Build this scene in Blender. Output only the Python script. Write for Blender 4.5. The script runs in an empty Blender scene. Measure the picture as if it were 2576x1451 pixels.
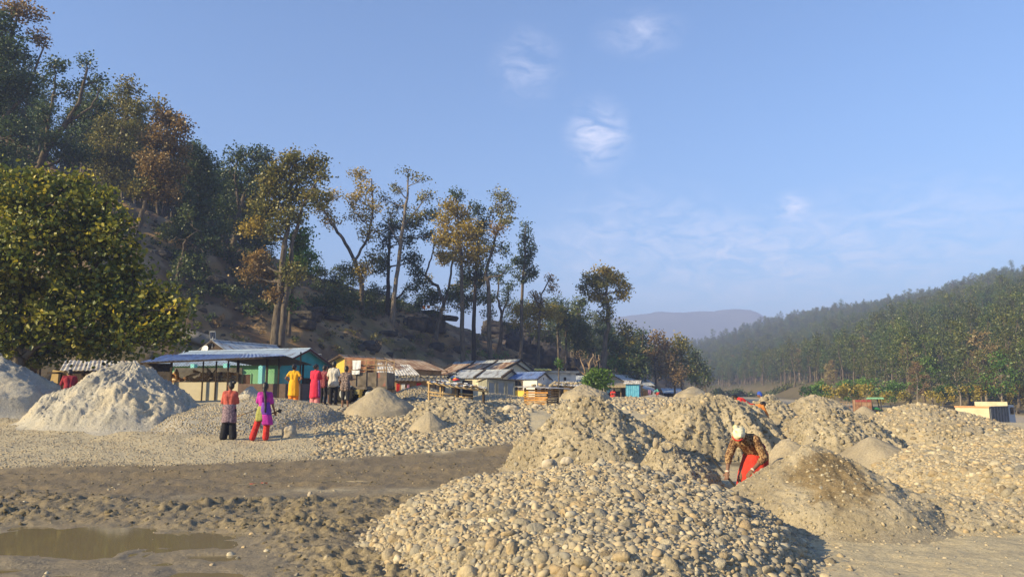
import bpy, math, random
import numpy as np
from mathutils import Vector, Matrix, Euler

# ------------------------------------------------------------------ camera, sky, sun, exposure
S = bpy.context.scene
R = math.radians
FPX, HOR, CZ = 1946.0, 995.0, 1.6          # focal length in pixels of a 2576 wide view, horizon row, eye height
PITCH = math.atan((HOR - 725.5) / FPX)
cam_d = bpy.data.cameras.new('camera'); cam = bpy.data.objects.new('camera', cam_d)
S.collection.objects.link(cam); S.camera = cam
cam.location = (0, 0, CZ); cam.rotation_euler = (math.pi / 2 + PITCH, 0, 0)
cam_d.sensor_width = 36; cam_d.lens = 36 * FPX / 2576; cam_d.clip_end = 12000; cam_d.clip_start = .1

SUN_EL, SUN_AZ = 24.0, -118.0                # azimuth clockwise from +Y: the sun stands left and behind the camera
sd = Vector((math.sin(R(SUN_AZ)) * math.cos(R(SUN_EL)), math.cos(R(SUN_AZ)) * math.cos(R(SUN_EL)), math.sin(R(SUN_EL))))
world = bpy.data.worlds.new('World'); S.world = world; world.use_nodes = True
wn, wl = world.node_tree.nodes, world.node_tree.links
wn.clear()
w_out = wn.new('ShaderNodeOutputWorld'); w_bg = wn.new('ShaderNodeBackground'); w_bg.inputs[1].default_value = .09
sky = wn.new('ShaderNodeTexSky'); sky.sky_type = 'NISHITA'; sky.sun_disc = False
sky.sun_elevation = R(SUN_EL); sky.sun_rotation = R(SUN_AZ); sky.air_density = 1.15; sky.dust_density = .2; sky.ozone_density = 6.5
sun_d = bpy.data.lights.new('sun', 'SUN'); sun_d.energy = 5.0; sun_d.angle = R(.53); sun_d.color = (1, .82, .49)
sun = bpy.data.objects.new('sun', sun_d); S.collection.objects.link(sun)
sun.rotation_euler = (-sd).to_track_quat('-Z', 'Y').to_euler()
S.view_settings.view_transform = 'Standard'; S.view_settings.look = 'None'
S.view_settings.exposure = 1.34; S.view_settings.gamma = 1.0; S.view_settings.use_curve_mapping = False
S.render.engine = 'CYCLES'
S.cycles.use_denoising = True
S.cycles.max_bounces = 5; S.cycles.diffuse_bounces = 2; S.cycles.glossy_bounces = 2
S.cycles.transmission_bounces = 2; S.cycles.volume_bounces = 0; S.cycles.transparent_max_bounces = 4
S.cycles.sample_clamp_indirect = 6

rng = np.random.default_rng(7); random.seed(7)

def P(x, y, d):
    """world point seen at column x, row y of the 2576x1451 view, standing d metres in front of the camera"""
    u, w = (x - 1288.0) / FPX, (725.5 - y) / FPX
    c, s = math.cos(PITCH), math.sin(PITCH)
    Y, Z = c - w * s, s + w * c
    k = d / Y
    return Vector((u * k, d, CZ + Z * k))
def px(d): return d / FPX                    # metres per pixel at distance d
def ray(x, y):
    u, w = (x - 1288.0) / FPX, (725.5 - y) / FPX
    c, s = math.cos(PITCH), math.sin(PITCH)
    return Vector((u, c - w * s, s + w * c)).normalized()

# wispy clouds in the sky
def sky_clouds():
    tc = wn.new('ShaderNodeTexCoord'); nrm = wn.new('ShaderNodeVectorMath'); nrm.operation = 'NORMALIZE'
    wl.new(tc.outputs['Generated'], nrm.inputs[0])
    acc = None
    for (x, y, rad, amp, ax) in ((1505, 345, .040, .62, 1.2), (1325, 165, .042, .34, 1.1), (1610, 85, .052, .32, .5), (1850, 620, .11, .36, .42),
                                 (1600, 565, .12, .30, .42), (1995, 520, .022, .55, .9), (2300, 600, .18, .35, .4), (1420, 660, .12, .25, .4), (2000, 700, .16, .22, .35), (1700, 700, .16, .22, .35)):
        c = ray(x, y)
        sub = wn.new('ShaderNodeVectorMath'); sub.operation = 'SUBTRACT'; wl.new(nrm.outputs[0], sub.inputs[0]); sub.inputs[1].default_value = c
        sc = wn.new('ShaderNodeVectorMath'); sc.operation = 'MULTIPLY'; wl.new(sub.outputs[0], sc.inputs[0]); sc.inputs[1].default_value = (1 / rad, 1 / rad, 1 / (rad * ax))
        ln = wn.new('ShaderNodeVectorMath'); ln.operation = 'LENGTH'; wl.new(sc.outputs[0], ln.inputs[0])
        mr = wn.new('ShaderNodeMapRange'); mr.interpolation_type = 'SMOOTHSTEP'
        mr.inputs['From Min'].default_value = 1.35; mr.inputs['From Max'].default_value = 0; mr.inputs['To Min'].default_value = 0; mr.inputs['To Max'].default_value = amp
        wl.new(ln.outputs['Value'], mr.inputs['Value'])
        if acc is None: acc = mr.outputs[0]
        else:
            a = wn.new('ShaderNodeMath'); a.operation = 'ADD'; wl.new(acc, a.inputs[0]); wl.new(mr.outputs[0], a.inputs[1]); acc = a.outputs[0]
    mp = wn.new('ShaderNodeMapping'); mp.inputs['Scale'].default_value = (9, 9, 22); mp.inputs['Rotation'].default_value = (.25, .2, 0)
    wl.new(nrm.outputs[0], mp.inputs[0])
    n1 = wn.new('ShaderNodeTexNoise'); n1.inputs['Scale'].default_value = 2.6; n1.inputs['Detail'].default_value = 7; n1.inputs['Roughness'].default_value = .6; n1.inputs['Distortion'].default_value = .9
    wl.new(mp.outputs[0], n1.inputs['Vector'])
    r1 = wn.new('ShaderNodeMapRange'); r1.inputs['From Min'].default_value = .38; r1.inputs['From Max'].default_value = .72
    wl.new(n1.outputs['Fac'], r1.inputs['Value'])
    m = wn.new('ShaderNodeMath'); m.operation = 'MULTIPLY'; m.use_clamp = True; wl.new(acc, m.inputs[0]); wl.new(r1.outputs[0], m.inputs[1])
    mix = wn.new('ShaderNodeMixRGB'); wl.new(m.outputs[0], mix.inputs[0]); wl.new(sky.outputs[0], mix.inputs[1]); mix.inputs[2].default_value = (7.0, 6.6, 7.0, 1)
    wl.new(mix.outputs[0], w_bg.inputs[0]); wl.new(w_bg.outputs[0], w_out.inputs[0])
sky_clouds()

# ------------------------------------------------------------------ helpers
C = S.collection
def tag(o, label=None, cat=None, group=None, kind=None):
    if label: o['label'] = label
    if cat: o['category'] = cat
    if group: o['group'] = group
    if kind: o['kind'] = kind
    return o
def thing(name, label, cat, loc=(0, 0, 0), rotz=0, group=None):
    o = bpy.data.objects.new(name, None); C.objects.link(o); o.empty_display_size = .2
    o.location = loc; o.rotation_euler = (0, 0, rotz)
    return tag(o, label, cat, group)
def link(name, me, parent=None):
    o = bpy.data.objects.new(name, me); C.objects.link(o)
    if parent is not None: o.parent = parent
    return o
def mesh_np(name, V, Fc, mat=None, smooth=False, attrs=None, col=None):
    """V (n,3) array, Fc (m,k) array of equal sized faces"""
    V = np.ascontiguousarray(V, dtype=np.float32); Fc = np.ascontiguousarray(Fc, dtype=np.int32)
    me = bpy.data.meshes.new(name); m, k = Fc.shape
    me.vertices.add(len(V)); me.vertices.foreach_set('co', V.ravel())
    me.loops.add(m * k); me.loops.foreach_set('vertex_index', Fc.ravel())
    me.polygons.add(m); me.polygons.foreach_set('loop_start', np.arange(0, m * k, k, dtype=np.int32))
    if smooth: me.polygons.foreach_set('use_smooth', np.ones(m, dtype=bool))
    me.update(calc_edges=True)
    for nm, (dom, a) in (attrs or {}).items():
        a = np.asarray(a, dtype=np.float32)
        if a.ndim == 1:
            at = me.attributes.new(nm, 'FLOAT', dom); at.data.foreach_set('value', a)
        else:
            at = me.attributes.new(nm, 'FLOAT_COLOR', dom)
            c4 = np.ones((len(a), 4), np.float32); c4[:, :3] = a; at.data.foreach_set('color', c4.ravel())
    if mat: me.materials.append(mat)
    return me

class MB:
    """collects simple shapes into one mesh"""
    def __init__(s): s.v = []; s.f = []
    def add(s, vs, fs):
        n = len(s.v); s.v += [tuple(p) for p in vs]; s.f += [tuple(i + n for i in f) for f in fs]; return s
    def box(s, c, size, rot=None, taper=1.0):
        hx, hy, hz = size[0] / 2, size[1] / 2, size[2] / 2
        vs = [Vector((x * (taper if z > 0 else 1), y * (taper if z > 0 else 1), z)) for z in (-hz, hz) for y in (-hy, hy) for x in (-hx, hx)]
        if rot is not None:
            m = Euler(rot).to_matrix() if not isinstance(rot, Matrix) else rot
            vs = [m @ p for p in vs]
        c = Vector(c)
        return s.add([p + c for p in vs], [(0, 2, 3, 1), (4, 5, 7, 6), (0, 1, 5, 4), (2, 6, 7, 3), (0, 4, 6, 2), (1, 3, 7, 5)])
    def bar(s, a, b, w, t, up=(0, 0, 1)):
        a, b = Vector(a), Vector(b); d = b - a; L = d.length
        if L < 1e-6: return s
        d.normalize(); up = Vector(up)
        if abs(d.dot(up)) > .98: up = Vector((0, 1, 0))
        sx = d.cross(up).normalized(); sy = sx.cross(d).normalized()
        m = Matrix((sx, d, sy)).transposed()
        return s.box((a + b) / 2, (w, L, t), m)
    def tube(s, pts, rad, n=8, cap=True):
        pts = [Vector(p) for p in pts]
        if not isinstance(rad, (list, tuple)): rad = [rad] * len(pts)
        rings = []; ref = Vector((0, 0, 1))
        d0 = (pts[1] - pts[0]).normalized()
        if abs(d0.dot(ref)) > .95: ref = Vector((1, 0, 0))
        X = d0.cross(ref).normalized()
        for i, p in enumerate(pts):
            d = (pts[min(i + 1, len(pts) - 1)] - pts[max(i - 1, 0)]).normalized()
            X = (X - d * X.dot(d)).normalized(); Y = d.cross(X)
            rings.append([p + (X * math.cos(2 * math.pi * k / n) + Y * math.sin(2 * math.pi * k / n)) * rad[i] for k in range(n)])
        vs = [q for r in rings for q in r]; fs = []
        for i in range(len(pts) - 1):
            for k in range(n):
                a, b = i * n + k, i * n + (k + 1) % n
                fs.append((a, b, b + n, a + n))
        if cap: fs.append(tuple(range(n - 1, -1, -1))); fs.append(tuple((len(pts) - 1) * n + k for k in range(n)))
        return s.add(vs, fs)
    def cyl(s, a, b, r, n=12): return s.tube([a, b], [r, r], n)
    def ellipsoid(s, c, r, rot=None, nu=12, nv=8):
        c = Vector(c); m = Euler(rot).to_matrix() if rot is not None else Matrix.Identity(3)
        vs = []; fs = []
        for j in range(1, nv):
            t = math.pi * j / nv
            for i in range(nu):
                a = 2 * math.pi * i / nu
                vs.append(c + m @ Vector((r[0] * math.sin(t) * math.cos(a), r[1] * math.sin(t) * math.sin(a), r[2] * math.cos(t))))
        top = len(vs); vs.append(c + m @ Vector((0, 0, r[2]))); bot = len(vs); vs.append(c + m @ Vector((0, 0, -r[2])))
        for j in range(nv - 2):
            for i in range(nu):
                a, b = j * nu + i, j * nu + (i + 1) % nu
                fs.append((a, a + nu, b + nu, b))
        for i in range(nu):
            fs.append((top, i, (i + 1) % nu)); k = (nv - 2) * nu; fs.append((bot, k + (i + 1) % nu, k + i))
        return s.add(vs, fs)
    def capsule(s, a, b, ra, rb, n=10):
        a, b = Vector(a), Vector(b); d = b - a; L = d.length
        if L < 1e-5: return s.ellipsoid(a, (ra, ra, ra))
        d.normalize(); pts = []; rr = []
        for t in (-.98, -.75, -.4, 0): pts.append(a + d * t * ra); rr.append(ra * math.sqrt(max(1 - t * t, .03)))
        for t in (0, .4, .75, .98): pts.append(b + d * t * rb); rr.append(rb * math.sqrt(max(1 - t * t, .03)))
        return s.tube(pts, rr, n)
    def sheet(s, a, b, c, d_, t=.02, wave=0, nw=1):
        """corrugated sheet with corners a,b (eave) and c,d (ridge side; c above b, d above a), waves counted along a-b"""
        a, b, c, d_ = map(Vector, (a, b, c, d_)); nrm = (b - a).cross(d_ - a).normalized()
        n = max(1, nw * 4) if wave else 1
        vs = []
        for off in (t / 2, -t / 2):
            for i in range(n + 1):
                q = i / n; o = nrm * (off + wave * math.sin(q * nw * 2 * math.pi))
                vs += [a.lerp(b, q) + o, d_.lerp(c, q) + o]
        m = 2 * (n + 1); fs = []
        for i in range(n):
            k = 2 * i; fs += [(k, k + 2, k + 3, k + 1), (m + k, m + k + 1, m + k + 3, m + k + 2), (k, m + k, m + k + 2, k + 2), (k + 1, k + 3, m + k + 3, m + k + 1)]
        fs += [(0, 1, m + 1, m), (m - 2, 2 * m - 2, 2 * m - 1, m - 1)]
        return s.add(vs, fs)
    def mesh(s, name, mat, smooth=False):
        me = bpy.data.meshes.new(name); me.from_pydata([tuple(p) for p in s.v], [], s.f); me.update()
        if smooth: me.polygons.foreach_set('use_smooth', [True] * len(me.polygons))
        if mat: me.materials.append(mat)
        return me
    def build(s, name, mat, parent=None, smooth=False): return link(name, s.mesh(name, mat, smooth), parent)

_GN = {}
def instancer(name, key, protos, pts, attrs, parent=None):
    """points carrying kind / turn / size; the prototypes (never linked to the scene) are drawn there by geometry nodes"""
    me = bpy.data.meshes.new(name); n = len(pts); me.vertices.add(n); me.vertices.foreach_set('co', np.asarray(pts, np.float32).ravel())
    for nm, dt_, v in attrs:
        at = me.attributes.new(nm, dt_, 'POINT'); at.data.foreach_set('vector' if dt_ == 'FLOAT_VECTOR' else 'value', np.ascontiguousarray(v, np.int32 if dt_ == 'INT' else np.float32).ravel())
    o = tag(link(name, me, parent), kind='stuff')
    if key not in _GN:
        g = bpy.data.node_groups.new(key, 'GeometryNodeTree'); N, Lk = g.nodes, g.links
        g.interface.new_socket('Geometry', in_out='INPUT', socket_type='NodeSocketGeometry'); g.interface.new_socket('Geometry', in_out='OUTPUT', socket_type='NodeSocketGeometry')
        gi, go, jn = N.new('NodeGroupInput'), N.new('NodeGroupOutput'), N.new('GeometryNodeJoinGeometry'); Lk.new(jn.outputs[0], go.inputs[0])
        def attr(nm, t):
            a = N.new('GeometryNodeInputNamedAttribute'); a.data_type = t; a.inputs['Name'].default_value = nm; return a.outputs['Attribute']
        for k, obs in enumerate(protos):
            cmp_ = N.new('FunctionNodeCompare'); cmp_.data_type = 'INT'; cmp_.operation = 'EQUAL'; Lk.new(attr('kind', 'INT'), cmp_.inputs[2]); cmp_.inputs[3].default_value = k
            for ob in obs:
                oi = N.new('GeometryNodeObjectInfo'); oi.inputs['Object'].default_value = ob; oi.inputs['As Instance'].default_value = True
                ip = N.new('GeometryNodeInstanceOnPoints'); Lk.new(gi.outputs[0], ip.inputs['Points']); Lk.new(cmp_.outputs[0], ip.inputs['Selection']); Lk.new(oi.outputs['Geometry'], ip.inputs['Instance'])
                Lk.new(attr('turn', 'FLOAT_VECTOR'), ip.inputs['Rotation']); Lk.new(attr('size', 'FLOAT'), ip.inputs['Scale']); Lk.new(ip.outputs[0], jn.inputs[0])
        _GN[key] = g
    o.modifiers.new('scatter', 'NODES').node_group = _GN[key]
    return o

# lattice noise in numpy
_T2 = np.random.default_rng(99).random((512, 512)) * 2 - 1
_T3 = np.random.default_rng(98).random((128, 128, 128)) * 2 - 1
def vnoise(x, y, z=None):
    x = np.asarray(x, float); y = np.asarray(y, float)
    xf, yf = np.floor(x), np.floor(y); u, v = x - xf, y - yf
    u = u * u * u * (u * (u * 6 - 15) + 10); v = v * v * v * (v * (v * 6 - 15) + 10)
    xi, yi = xf.astype(np.int64), yf.astype(np.int64)
    if z is None:
        x0, x1, y0, y1 = xi & 511, (xi + 1) & 511, yi & 511, (yi + 1) & 511
        a = _T2[x0, y0]; b = _T2[x0, y1]
        a = a + (_T2[x1, y0] - a) * u; b = b + (_T2[x1, y1] - b) * u
        return a + (b - a) * v
    z = np.asarray(z, float); zf = np.floor(z); w = z - zf; w = w * w * w * (w * (w * 6 - 15) + 10); zi = zf.astype(np.int64)
    x0, x1, y0, y1 = xi & 127, (xi + 1) & 127, yi & 127, (yi + 1) & 127
    r = []
    for k in (zi & 127, (zi + 1) & 127):
        a = _T3[x0, y0, k]; b = _T3[x0, y1, k]; a = a + (_T3[x1, y0, k] - a) * u; b = b + (_T3[x1, y1, k] - b) * u; r.append(a + (b - a) * v)
    return r[0] + (r[1] - r[0]) * w
def fbm(x, y, z=None, oc=4, gain=.5):
    a, s, t = 1.0, 0, 0; f = 1.0
    for i in range(oc):
        s = s + a * vnoise(x * f + 17.3 * i, y * f - 9.1 * i, None if z is None else z * f + 5.7 * i); t += a; a *= gain; f *= 2.03
    return s / t
def ridged(x, y, z=None, oc=4):
    a, s, t, f = 1.0, 0, 0, 1.0
    for i in range(oc):
        s = s + a * (1 - np.abs(vnoise(x * f + 3.3 * i, y * f + 8.1 * i, None if z is None else z * f))); t += a; a *= .5; f *= 2.1
    return s / t
def sstep(a, b, x):
    t = np.clip((np.asarray(x, float) - a) / (b - a), 0, 1); return t * t * (3 - 2 * t)

# ------------------------------------------------------------------ materials
def newmat(name):
    m = bpy.data.materials.new(name); m.use_nodes = True
    n, l = m.node_tree.nodes, m.node_tree.links; b = n['Principled BSDF']; b.inputs['Specular IOR Level'].default_value = .25
    return m, n, l, b
def ramp(n, cols, pos=None):
    r = n.new('ShaderNodeValToRGB'); e = r.color_ramp.elements; k = len(cols)
    while len(e) < k: e.new(.5)
    for i, c in enumerate(cols):
        e[i].position = pos[i] if pos else i / max(1, k - 1); e[i].color = (*c, 1)
    return r
def add_bump(n, l, b, sc, strength, dist=.02, coords=None, detail=6, kind='noise'):
    tc = n.new('ShaderNodeTexCoord')
    tx = n.new('ShaderNodeTexNoise' if kind == 'noise' else 'ShaderNodeTexVoronoi'); tx.inputs['Scale'].default_value = sc
    if kind == 'noise': tx.inputs['Detail'].default_value = detail; tx.inputs['Roughness'].default_value = .65
    l.new(tc.outputs['Object'], tx.inputs['Vector'])
    bp = n.new('ShaderNodeBump'); bp.inputs['Strength'].default_value = strength; bp.inputs['Distance'].default_value = dist
    l.new(tx.outputs[0], bp.inputs['Height'])
    if b.inputs['Normal'].links: l.new(b.inputs['Normal'].links[0].from_socket, bp.inputs['Normal'])
    l.new(bp.outputs[0], b.inputs['Normal'])
def M(name, cols, sc=3.0, rough=.85, bump=None, stretch=(1, 1, 1), pos=None, spec=.25, metal=0, rand=0, detail=6):
    """noise-mixed colours on object coordinates, optional bump (scale, strength, distance)"""
    if name in bpy.data.materials: return bpy.data.materials[name]
    m, n, l, b = newmat(name)
    if isinstance(cols[0], (int, float)): cols = [tuple(c * .82 for c in cols), tuple(cols)]
    tc = n.new('ShaderNodeTexCoord'); mp = n.new('ShaderNodeMapping'); mp.inputs['Scale'].default_value = stretch
    l.new(tc.outputs['Object'], mp.inputs[0])
    if rand:
        oi = n.new('ShaderNodeObjectInfo'); l.new(oi.outputs['Random'], mp.inputs['Location'])
    t = n.new('ShaderNodeTexNoise'); t.inputs['Scale'].default_value = sc; t.inputs['Detail'].default_value = detail; t.inputs['Roughness'].default_value = .62
    l.new(mp.outputs[0], t.inputs['Vector'])
    r = ramp(n, cols, pos or ([.36 + .28 * i / max(1, len(cols) - 1) for i in range(len(cols))])); l.new(t.outputs['Fac'], r.inputs[0])
    l.new(r.outputs[0], b.inputs['Base Color'])
    b.inputs['Roughness'].default_value = rough; b.inputs['Specular IOR Level'].default_value = spec; b.inputs['Metallic'].default_value = metal
    if bump: add_bump(n, l, b, *bump)
    return m
def flat(name, c, rough=.8, **k):
    if 'cloth' in name or 'trousers' in name: k.setdefault('bump', (11, .55, .035))
    return M(name, [tuple(x * .85 for x in c), tuple(c), tuple(min(1, x * 1.1) for x in c)], 6, rough, **k)

def earth_mat(name, bumps, tint_sc=.8, cols=None, rough=.92):
    """ground-like: colour from the vertex colour 'col' (kind of soil) broken up by noise at two scales"""
    m, n, l, b = newmat(name); tc = n.new('ShaderNodeTexCoord')
    if cols is None:
        at = n.new('ShaderNodeAttribute'); at.attribute_name = 'col'; base = at.outputs['Color']
    else:
        t0 = n.new('ShaderNodeTexNoise'); t0.inputs['Scale'].default_value = .9; t0.inputs['Detail'].default_value = 5; l.new(tc.outputs['Object'], t0.inputs['Vector'])
        r0 = ramp(n, cols, [.36 + .28 * i / max(1, len(cols) - 1) for i in range(len(cols))]); l.new(t0.outputs['Fac'], r0.inputs[0]); base = r0.outputs[0]
    t = n.new('ShaderNodeTexNoise'); t.inputs['Scale'].default_value = 28; t.inputs['Detail'].default_value = 8; t.inputs['Roughness'].default_value = .75
    l.new(tc.outputs['Object'], t.inputs['Vector'])
    r = ramp(n, [(.55, .53, .50), (1, 1, 1), (1.35, 1.34, 1.30)], [.32, .5, .70]); l.new(t.outputs['Fac'], r.inputs[0])
    mx = n.new('ShaderNodeMixRGB'); mx.blend_type = 'MULTIPLY'; mx.inputs[0].default_value = .8
    l.new(base, mx.inputs[1]); l.new(r.outputs[0], mx.inputs[2])
    t2 = n.new('ShaderNodeTexNoise'); t2.inputs['Scale'].default_value = tint_sc; t2.inputs['Detail'].default_value = 4; l.new(tc.outputs['Object'], t2.inputs['Vector'])
    r2 = ramp(n, [(.86, .86, .88), (1, 1, 1), (1.10, 1.05, .96)], [.35, .5, .65]); l.new(t2.outputs['Fac'], r2.inputs[0])
    m2 = n.new('ShaderNodeMixRGB'); m2.blend_type = 'MULTIPLY'; m2.inputs[0].default_value = .8; l.new(mx.outputs[0], m2.inputs[1]); l.new(r2.outputs[0], m2.inputs[2])
    l.new(m2.outputs[0], b.inputs['Base Color']); b.inputs['Roughness'].default_value = rough; b.inputs['Specular IOR Level'].default_value = .12
    if cols is None:
        wt = n.new('ShaderNodeAttribute'); wt.attribute_name = 'wet'
        for sock, lo_, hi_ in (('Roughness', rough, .5), ('Specular IOR Level', .12, .3)):
            mr = n.new('ShaderNodeMapRange'); mr.inputs['To Min'].default_value = lo_; mr.inputs['To Max'].default_value = hi_; l.new(wt.outputs['Fac'], mr.inputs['Value']); l.new(mr.outputs[0], b.inputs[sock])
    for bb in bumps: add_bump(n, l, b, *bb)
    return m, n, l, b

STONE = [(.21, .165, .105), (.33, .275, .185), (.39, .32, .21), (.26, .23, .175), (.43, .355, .235), (.38, .285, .165), (.21, .195, .165), (.50, .43, .30)]
def stone_mat(name, single, scale=1.0, spread=1.0):
    m, n, l, b = newmat(name)
    o = n.new('ShaderNodeObjectInfo'); fac = o.outputs['Random']
    mid = np.mean(STONE, axis=0)
    r = ramp(n, [tuple((mid + (np.array(c) - mid) * spread) * scale) for c in STONE]); l.new(fac, r.inputs[0])
    tc = n.new('ShaderNodeTexCoord'); t = n.new('ShaderNodeTexNoise'); t.inputs['Scale'].default_value = 1.6; t.inputs['Detail'].default_value = 6; l.new(tc.outputs['Object'], t.inputs['Vector'])
    r2 = ramp(n, [(.7, .69, .66), (1, 1, 1), (1.18, 1.16, 1.1)], [.3, .5, .72]); l.new(t.outputs['Fac'], r2.inputs[0])
    mx = n.new('ShaderNodeMixRGB'); mx.blend_type = 'MULTIPLY'; mx.inputs[0].default_value = .8; l.new(r.outputs[0], mx.inputs[1]); l.new(r2.outputs[0], mx.inputs[2])
    l.new(mx.outputs[0], b.inputs['Base Color']); b.inputs['Roughness'].default_value = .82; b.inputs['Specular IOR Level'].default_value = .2
    add_bump(n, l, b, 3.2, .5, .12) if single else None
    return m
# ------------------------------------------------------------------ terrain
FOOT_L = np.array([(-80, 22), (-36, 44), (-22, 56), (-14, 67), (-8, 76), (.4, 88), (8.9, 100), (15, 114), (32, 160), (60, 235), (62, 330), (20, 480)], float)
HM_L = np.array([56, 54, 48, 42, 36, 28, 22, 17, 12, 8, 8, 8], float)
FOOT_R = np.array([(20, 620), (58, 420), (74, 310), (66, 195), (60, 128), (70, 102), (95, 60), (140, 0)], float)
def footdist(x, y, pts, vals=None):
    """signed distance to a polyline (positive on its left hand side walking along it) and interpolated values"""
    best = np.full(x.shape, 1e18); sg = np.ones(x.shape); val = np.zeros(x.shape)
    for i in range(len(pts) - 1):
        a, b = pts[i], pts[i + 1]; d = b - a; L2 = d @ d
        t = np.clip(((x - a[0]) * d[0] + (y - a[1]) * d[1]) / L2, 0, 1)
        dx, dy = x - (a[0] + t * d[0]), y - (a[1] + t * d[1]); q = dx * dx + dy * dy
        m = q < best; best = np.where(m, q, best)
        sg = np.where(m, np.sign(d[0] * dy - d[1] * dx), sg)
        if vals is not None: val = np.where(m, vals[i] + (vals[i + 1] - vals[i]) * t, val)
    return np.sqrt(best) * sg, val
TRACK = np.array([(-14, 15.2), (-9, 15.4), (-6, 15.9), (-3.5, 16.6), (-1.5, 17.6), (.2, 18.8), (2.5, 20.2)], float)   # muddy cart track
def trackdist(x, y): return footdist(x, y, TRACK)[0]
def H0(x, y):
    """smooth ground level"""
    x = np.asarray(x, float); y = np.asarray(y, float)
    zl = np.interp(y, [0, 16, 19, 21.5, 24, 27, 30, 34, 45, 60, 200, 600], [0, .03, .16, .38, .66, 1.0, 1.25, 1.33, 1.40, 1.42, 1.3, 1.3])
    zr = np.interp(y, [0, 18, 25, 32, 40, 54, 63, 71, 95, 120, 200], [0, .0, .28, .5, 0, -1.7, -1.7, -.9, -.8, .4, 1.3])
    u = x / np.maximum(y, 4.0)
    w = sstep(.22, .42, u)
    z = zl * (1 - w) + zr * w
    dl, hm = footdist(x, y, FOOT_L, HM_L)
    s = np.maximum(dl, 0) ; z = z + np.where(dl > 0, hm * (1 - np.exp(-s * (.44 + .010 * hm) / np.maximum(hm, 1))), 0)
    dr, _ = footdist(x, y, FOOT_R)
    s = np.maximum(dr, 0)
    z = z + np.where(dr > 0, (1.2 * sstep(0, 5, s) + (.285 * np.minimum(s, 210)) - .16 * np.clip(s - 210, 0, 380)) * (1 - sstep(650, 1000, np.hypot(x, y))), 0)
    return z
def clods(x, y):
    """churned mud between the puddles and the cobble heap"""
    a = sstep(9.3, 10.4, y + .25 * np.sin(x * 1.3)) * (1 - sstep(11.5, 13.0, y + .1 * (x + 4) + .3 * np.sin(x * .9))) * (1 - sstep(-.9, .2, x))
    b = sstep(-2.9, -1.5, x + .5 * (y - 8)) * (1 - sstep(-.2, 1.4, x + .0 * y)) * (1 - sstep(11.5, 13, y)) * sstep(5.0, 5.6, y)
    return np.clip(a + b, 0, 1) * (.45 + .55 * sstep(-.25, .35, fbm(x / 1.3 + 4, y / .9, oc=2)))
def H(x, y, detail=True):
    x = np.asarray(x, float); y = np.asarray(y, float); shp = x.shape; x = x.ravel(); y = y.ravel()
    z = H0(x, y)
    if detail:
        dl, _ = footdist(x, y, FOOT_L); hill = sstep(1, 10, dl)
        z = z + hill * (1.5 * fbm(x / 9, y / 9, oc=3) + .9 * (ridged(x / 5, y / 5, oc=3) - .55) + .35 * fbm(x / 1.3, y / 1.3, oc=3))
        dr, _ = footdist(x, y, FOOT_R); z = z + sstep(0, 30, dr) * 4 * fbm(x / 60, y / 60, oc=3)
        near = (y < 60) & (np.abs(x) < 40) & (y > 2)
        xn, yn, zn = x[near], y[near], z[near]
        fl = 1 - hill[near]
        zn = zn + fl * (.035 * fbm(xn / .9, yn / .9, oc=3) + .012 * fbm(xn / .16, yn / .16, oc=2) + .10 * sstep(18, 24, yn) * fbm(xn / 1.7, yn / 1.7, oc=3))
        ck = clods(xn, yn)
        zn = zn + ck * (.15 * (ridged(xn / .55, yn / .42, oc=4) - .60) + .12 * (ridged(xn / .19 + 5, yn / .14, oc=3) - .6) + .05 * vnoise(xn / .07, yn / .06) + .03)
        # wheel ruts along the track
        t = trackdist(xn, yn); tr = 1 - sstep(1.9, 3.2, np.abs(t + .7))
        zn = zn + tr * (.045 * np.sin(t * 4.6 + .8 * fbm(xn / 2, yn / 2)) * sstep(-1, 1, fbm(xn * .3, t * 2)) + .07 * (ridged(xn / .6, yn / .2, oc=4) - .6) - .01)
        # wet hollows
        p1 = np.exp(-(((xn + 5.0) / 3.7) ** 2 + ((yn - 8.1) / 2.4) ** 2) ** 2)
        zn = zn * (1 - .8 * p1 * (1 - ck)) + p1 * (1 - ck) * (-.028 + .085 * fbm(xn / 1.7 + 3 + .9 * fbm(xn / 1.1, yn / .8, oc=2), yn / .75 + .5 * xn / 3 + .8 * fbm(xn / .9 + 7, yn / .9, oc=2), oc=4) + .005 * fbm(xn / .2, yn / .2, oc=2))
        p2 = np.exp(-(((xn + 3.9) / 2.0) ** 2 + ((yn - 15.0 - .1 * (xn + 4)) / .5) ** 2) ** 2)
        zn = zn * (1 - .8 * p2) + p2 * (-.028 + .03 * fbm(xn / .8 + 9, yn / .3, oc=2))
        z[near] = zn
    return z.reshape(shp)
def Hs(x, y): return float(H(np.array([x]), np.array([y]))[0])

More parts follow.
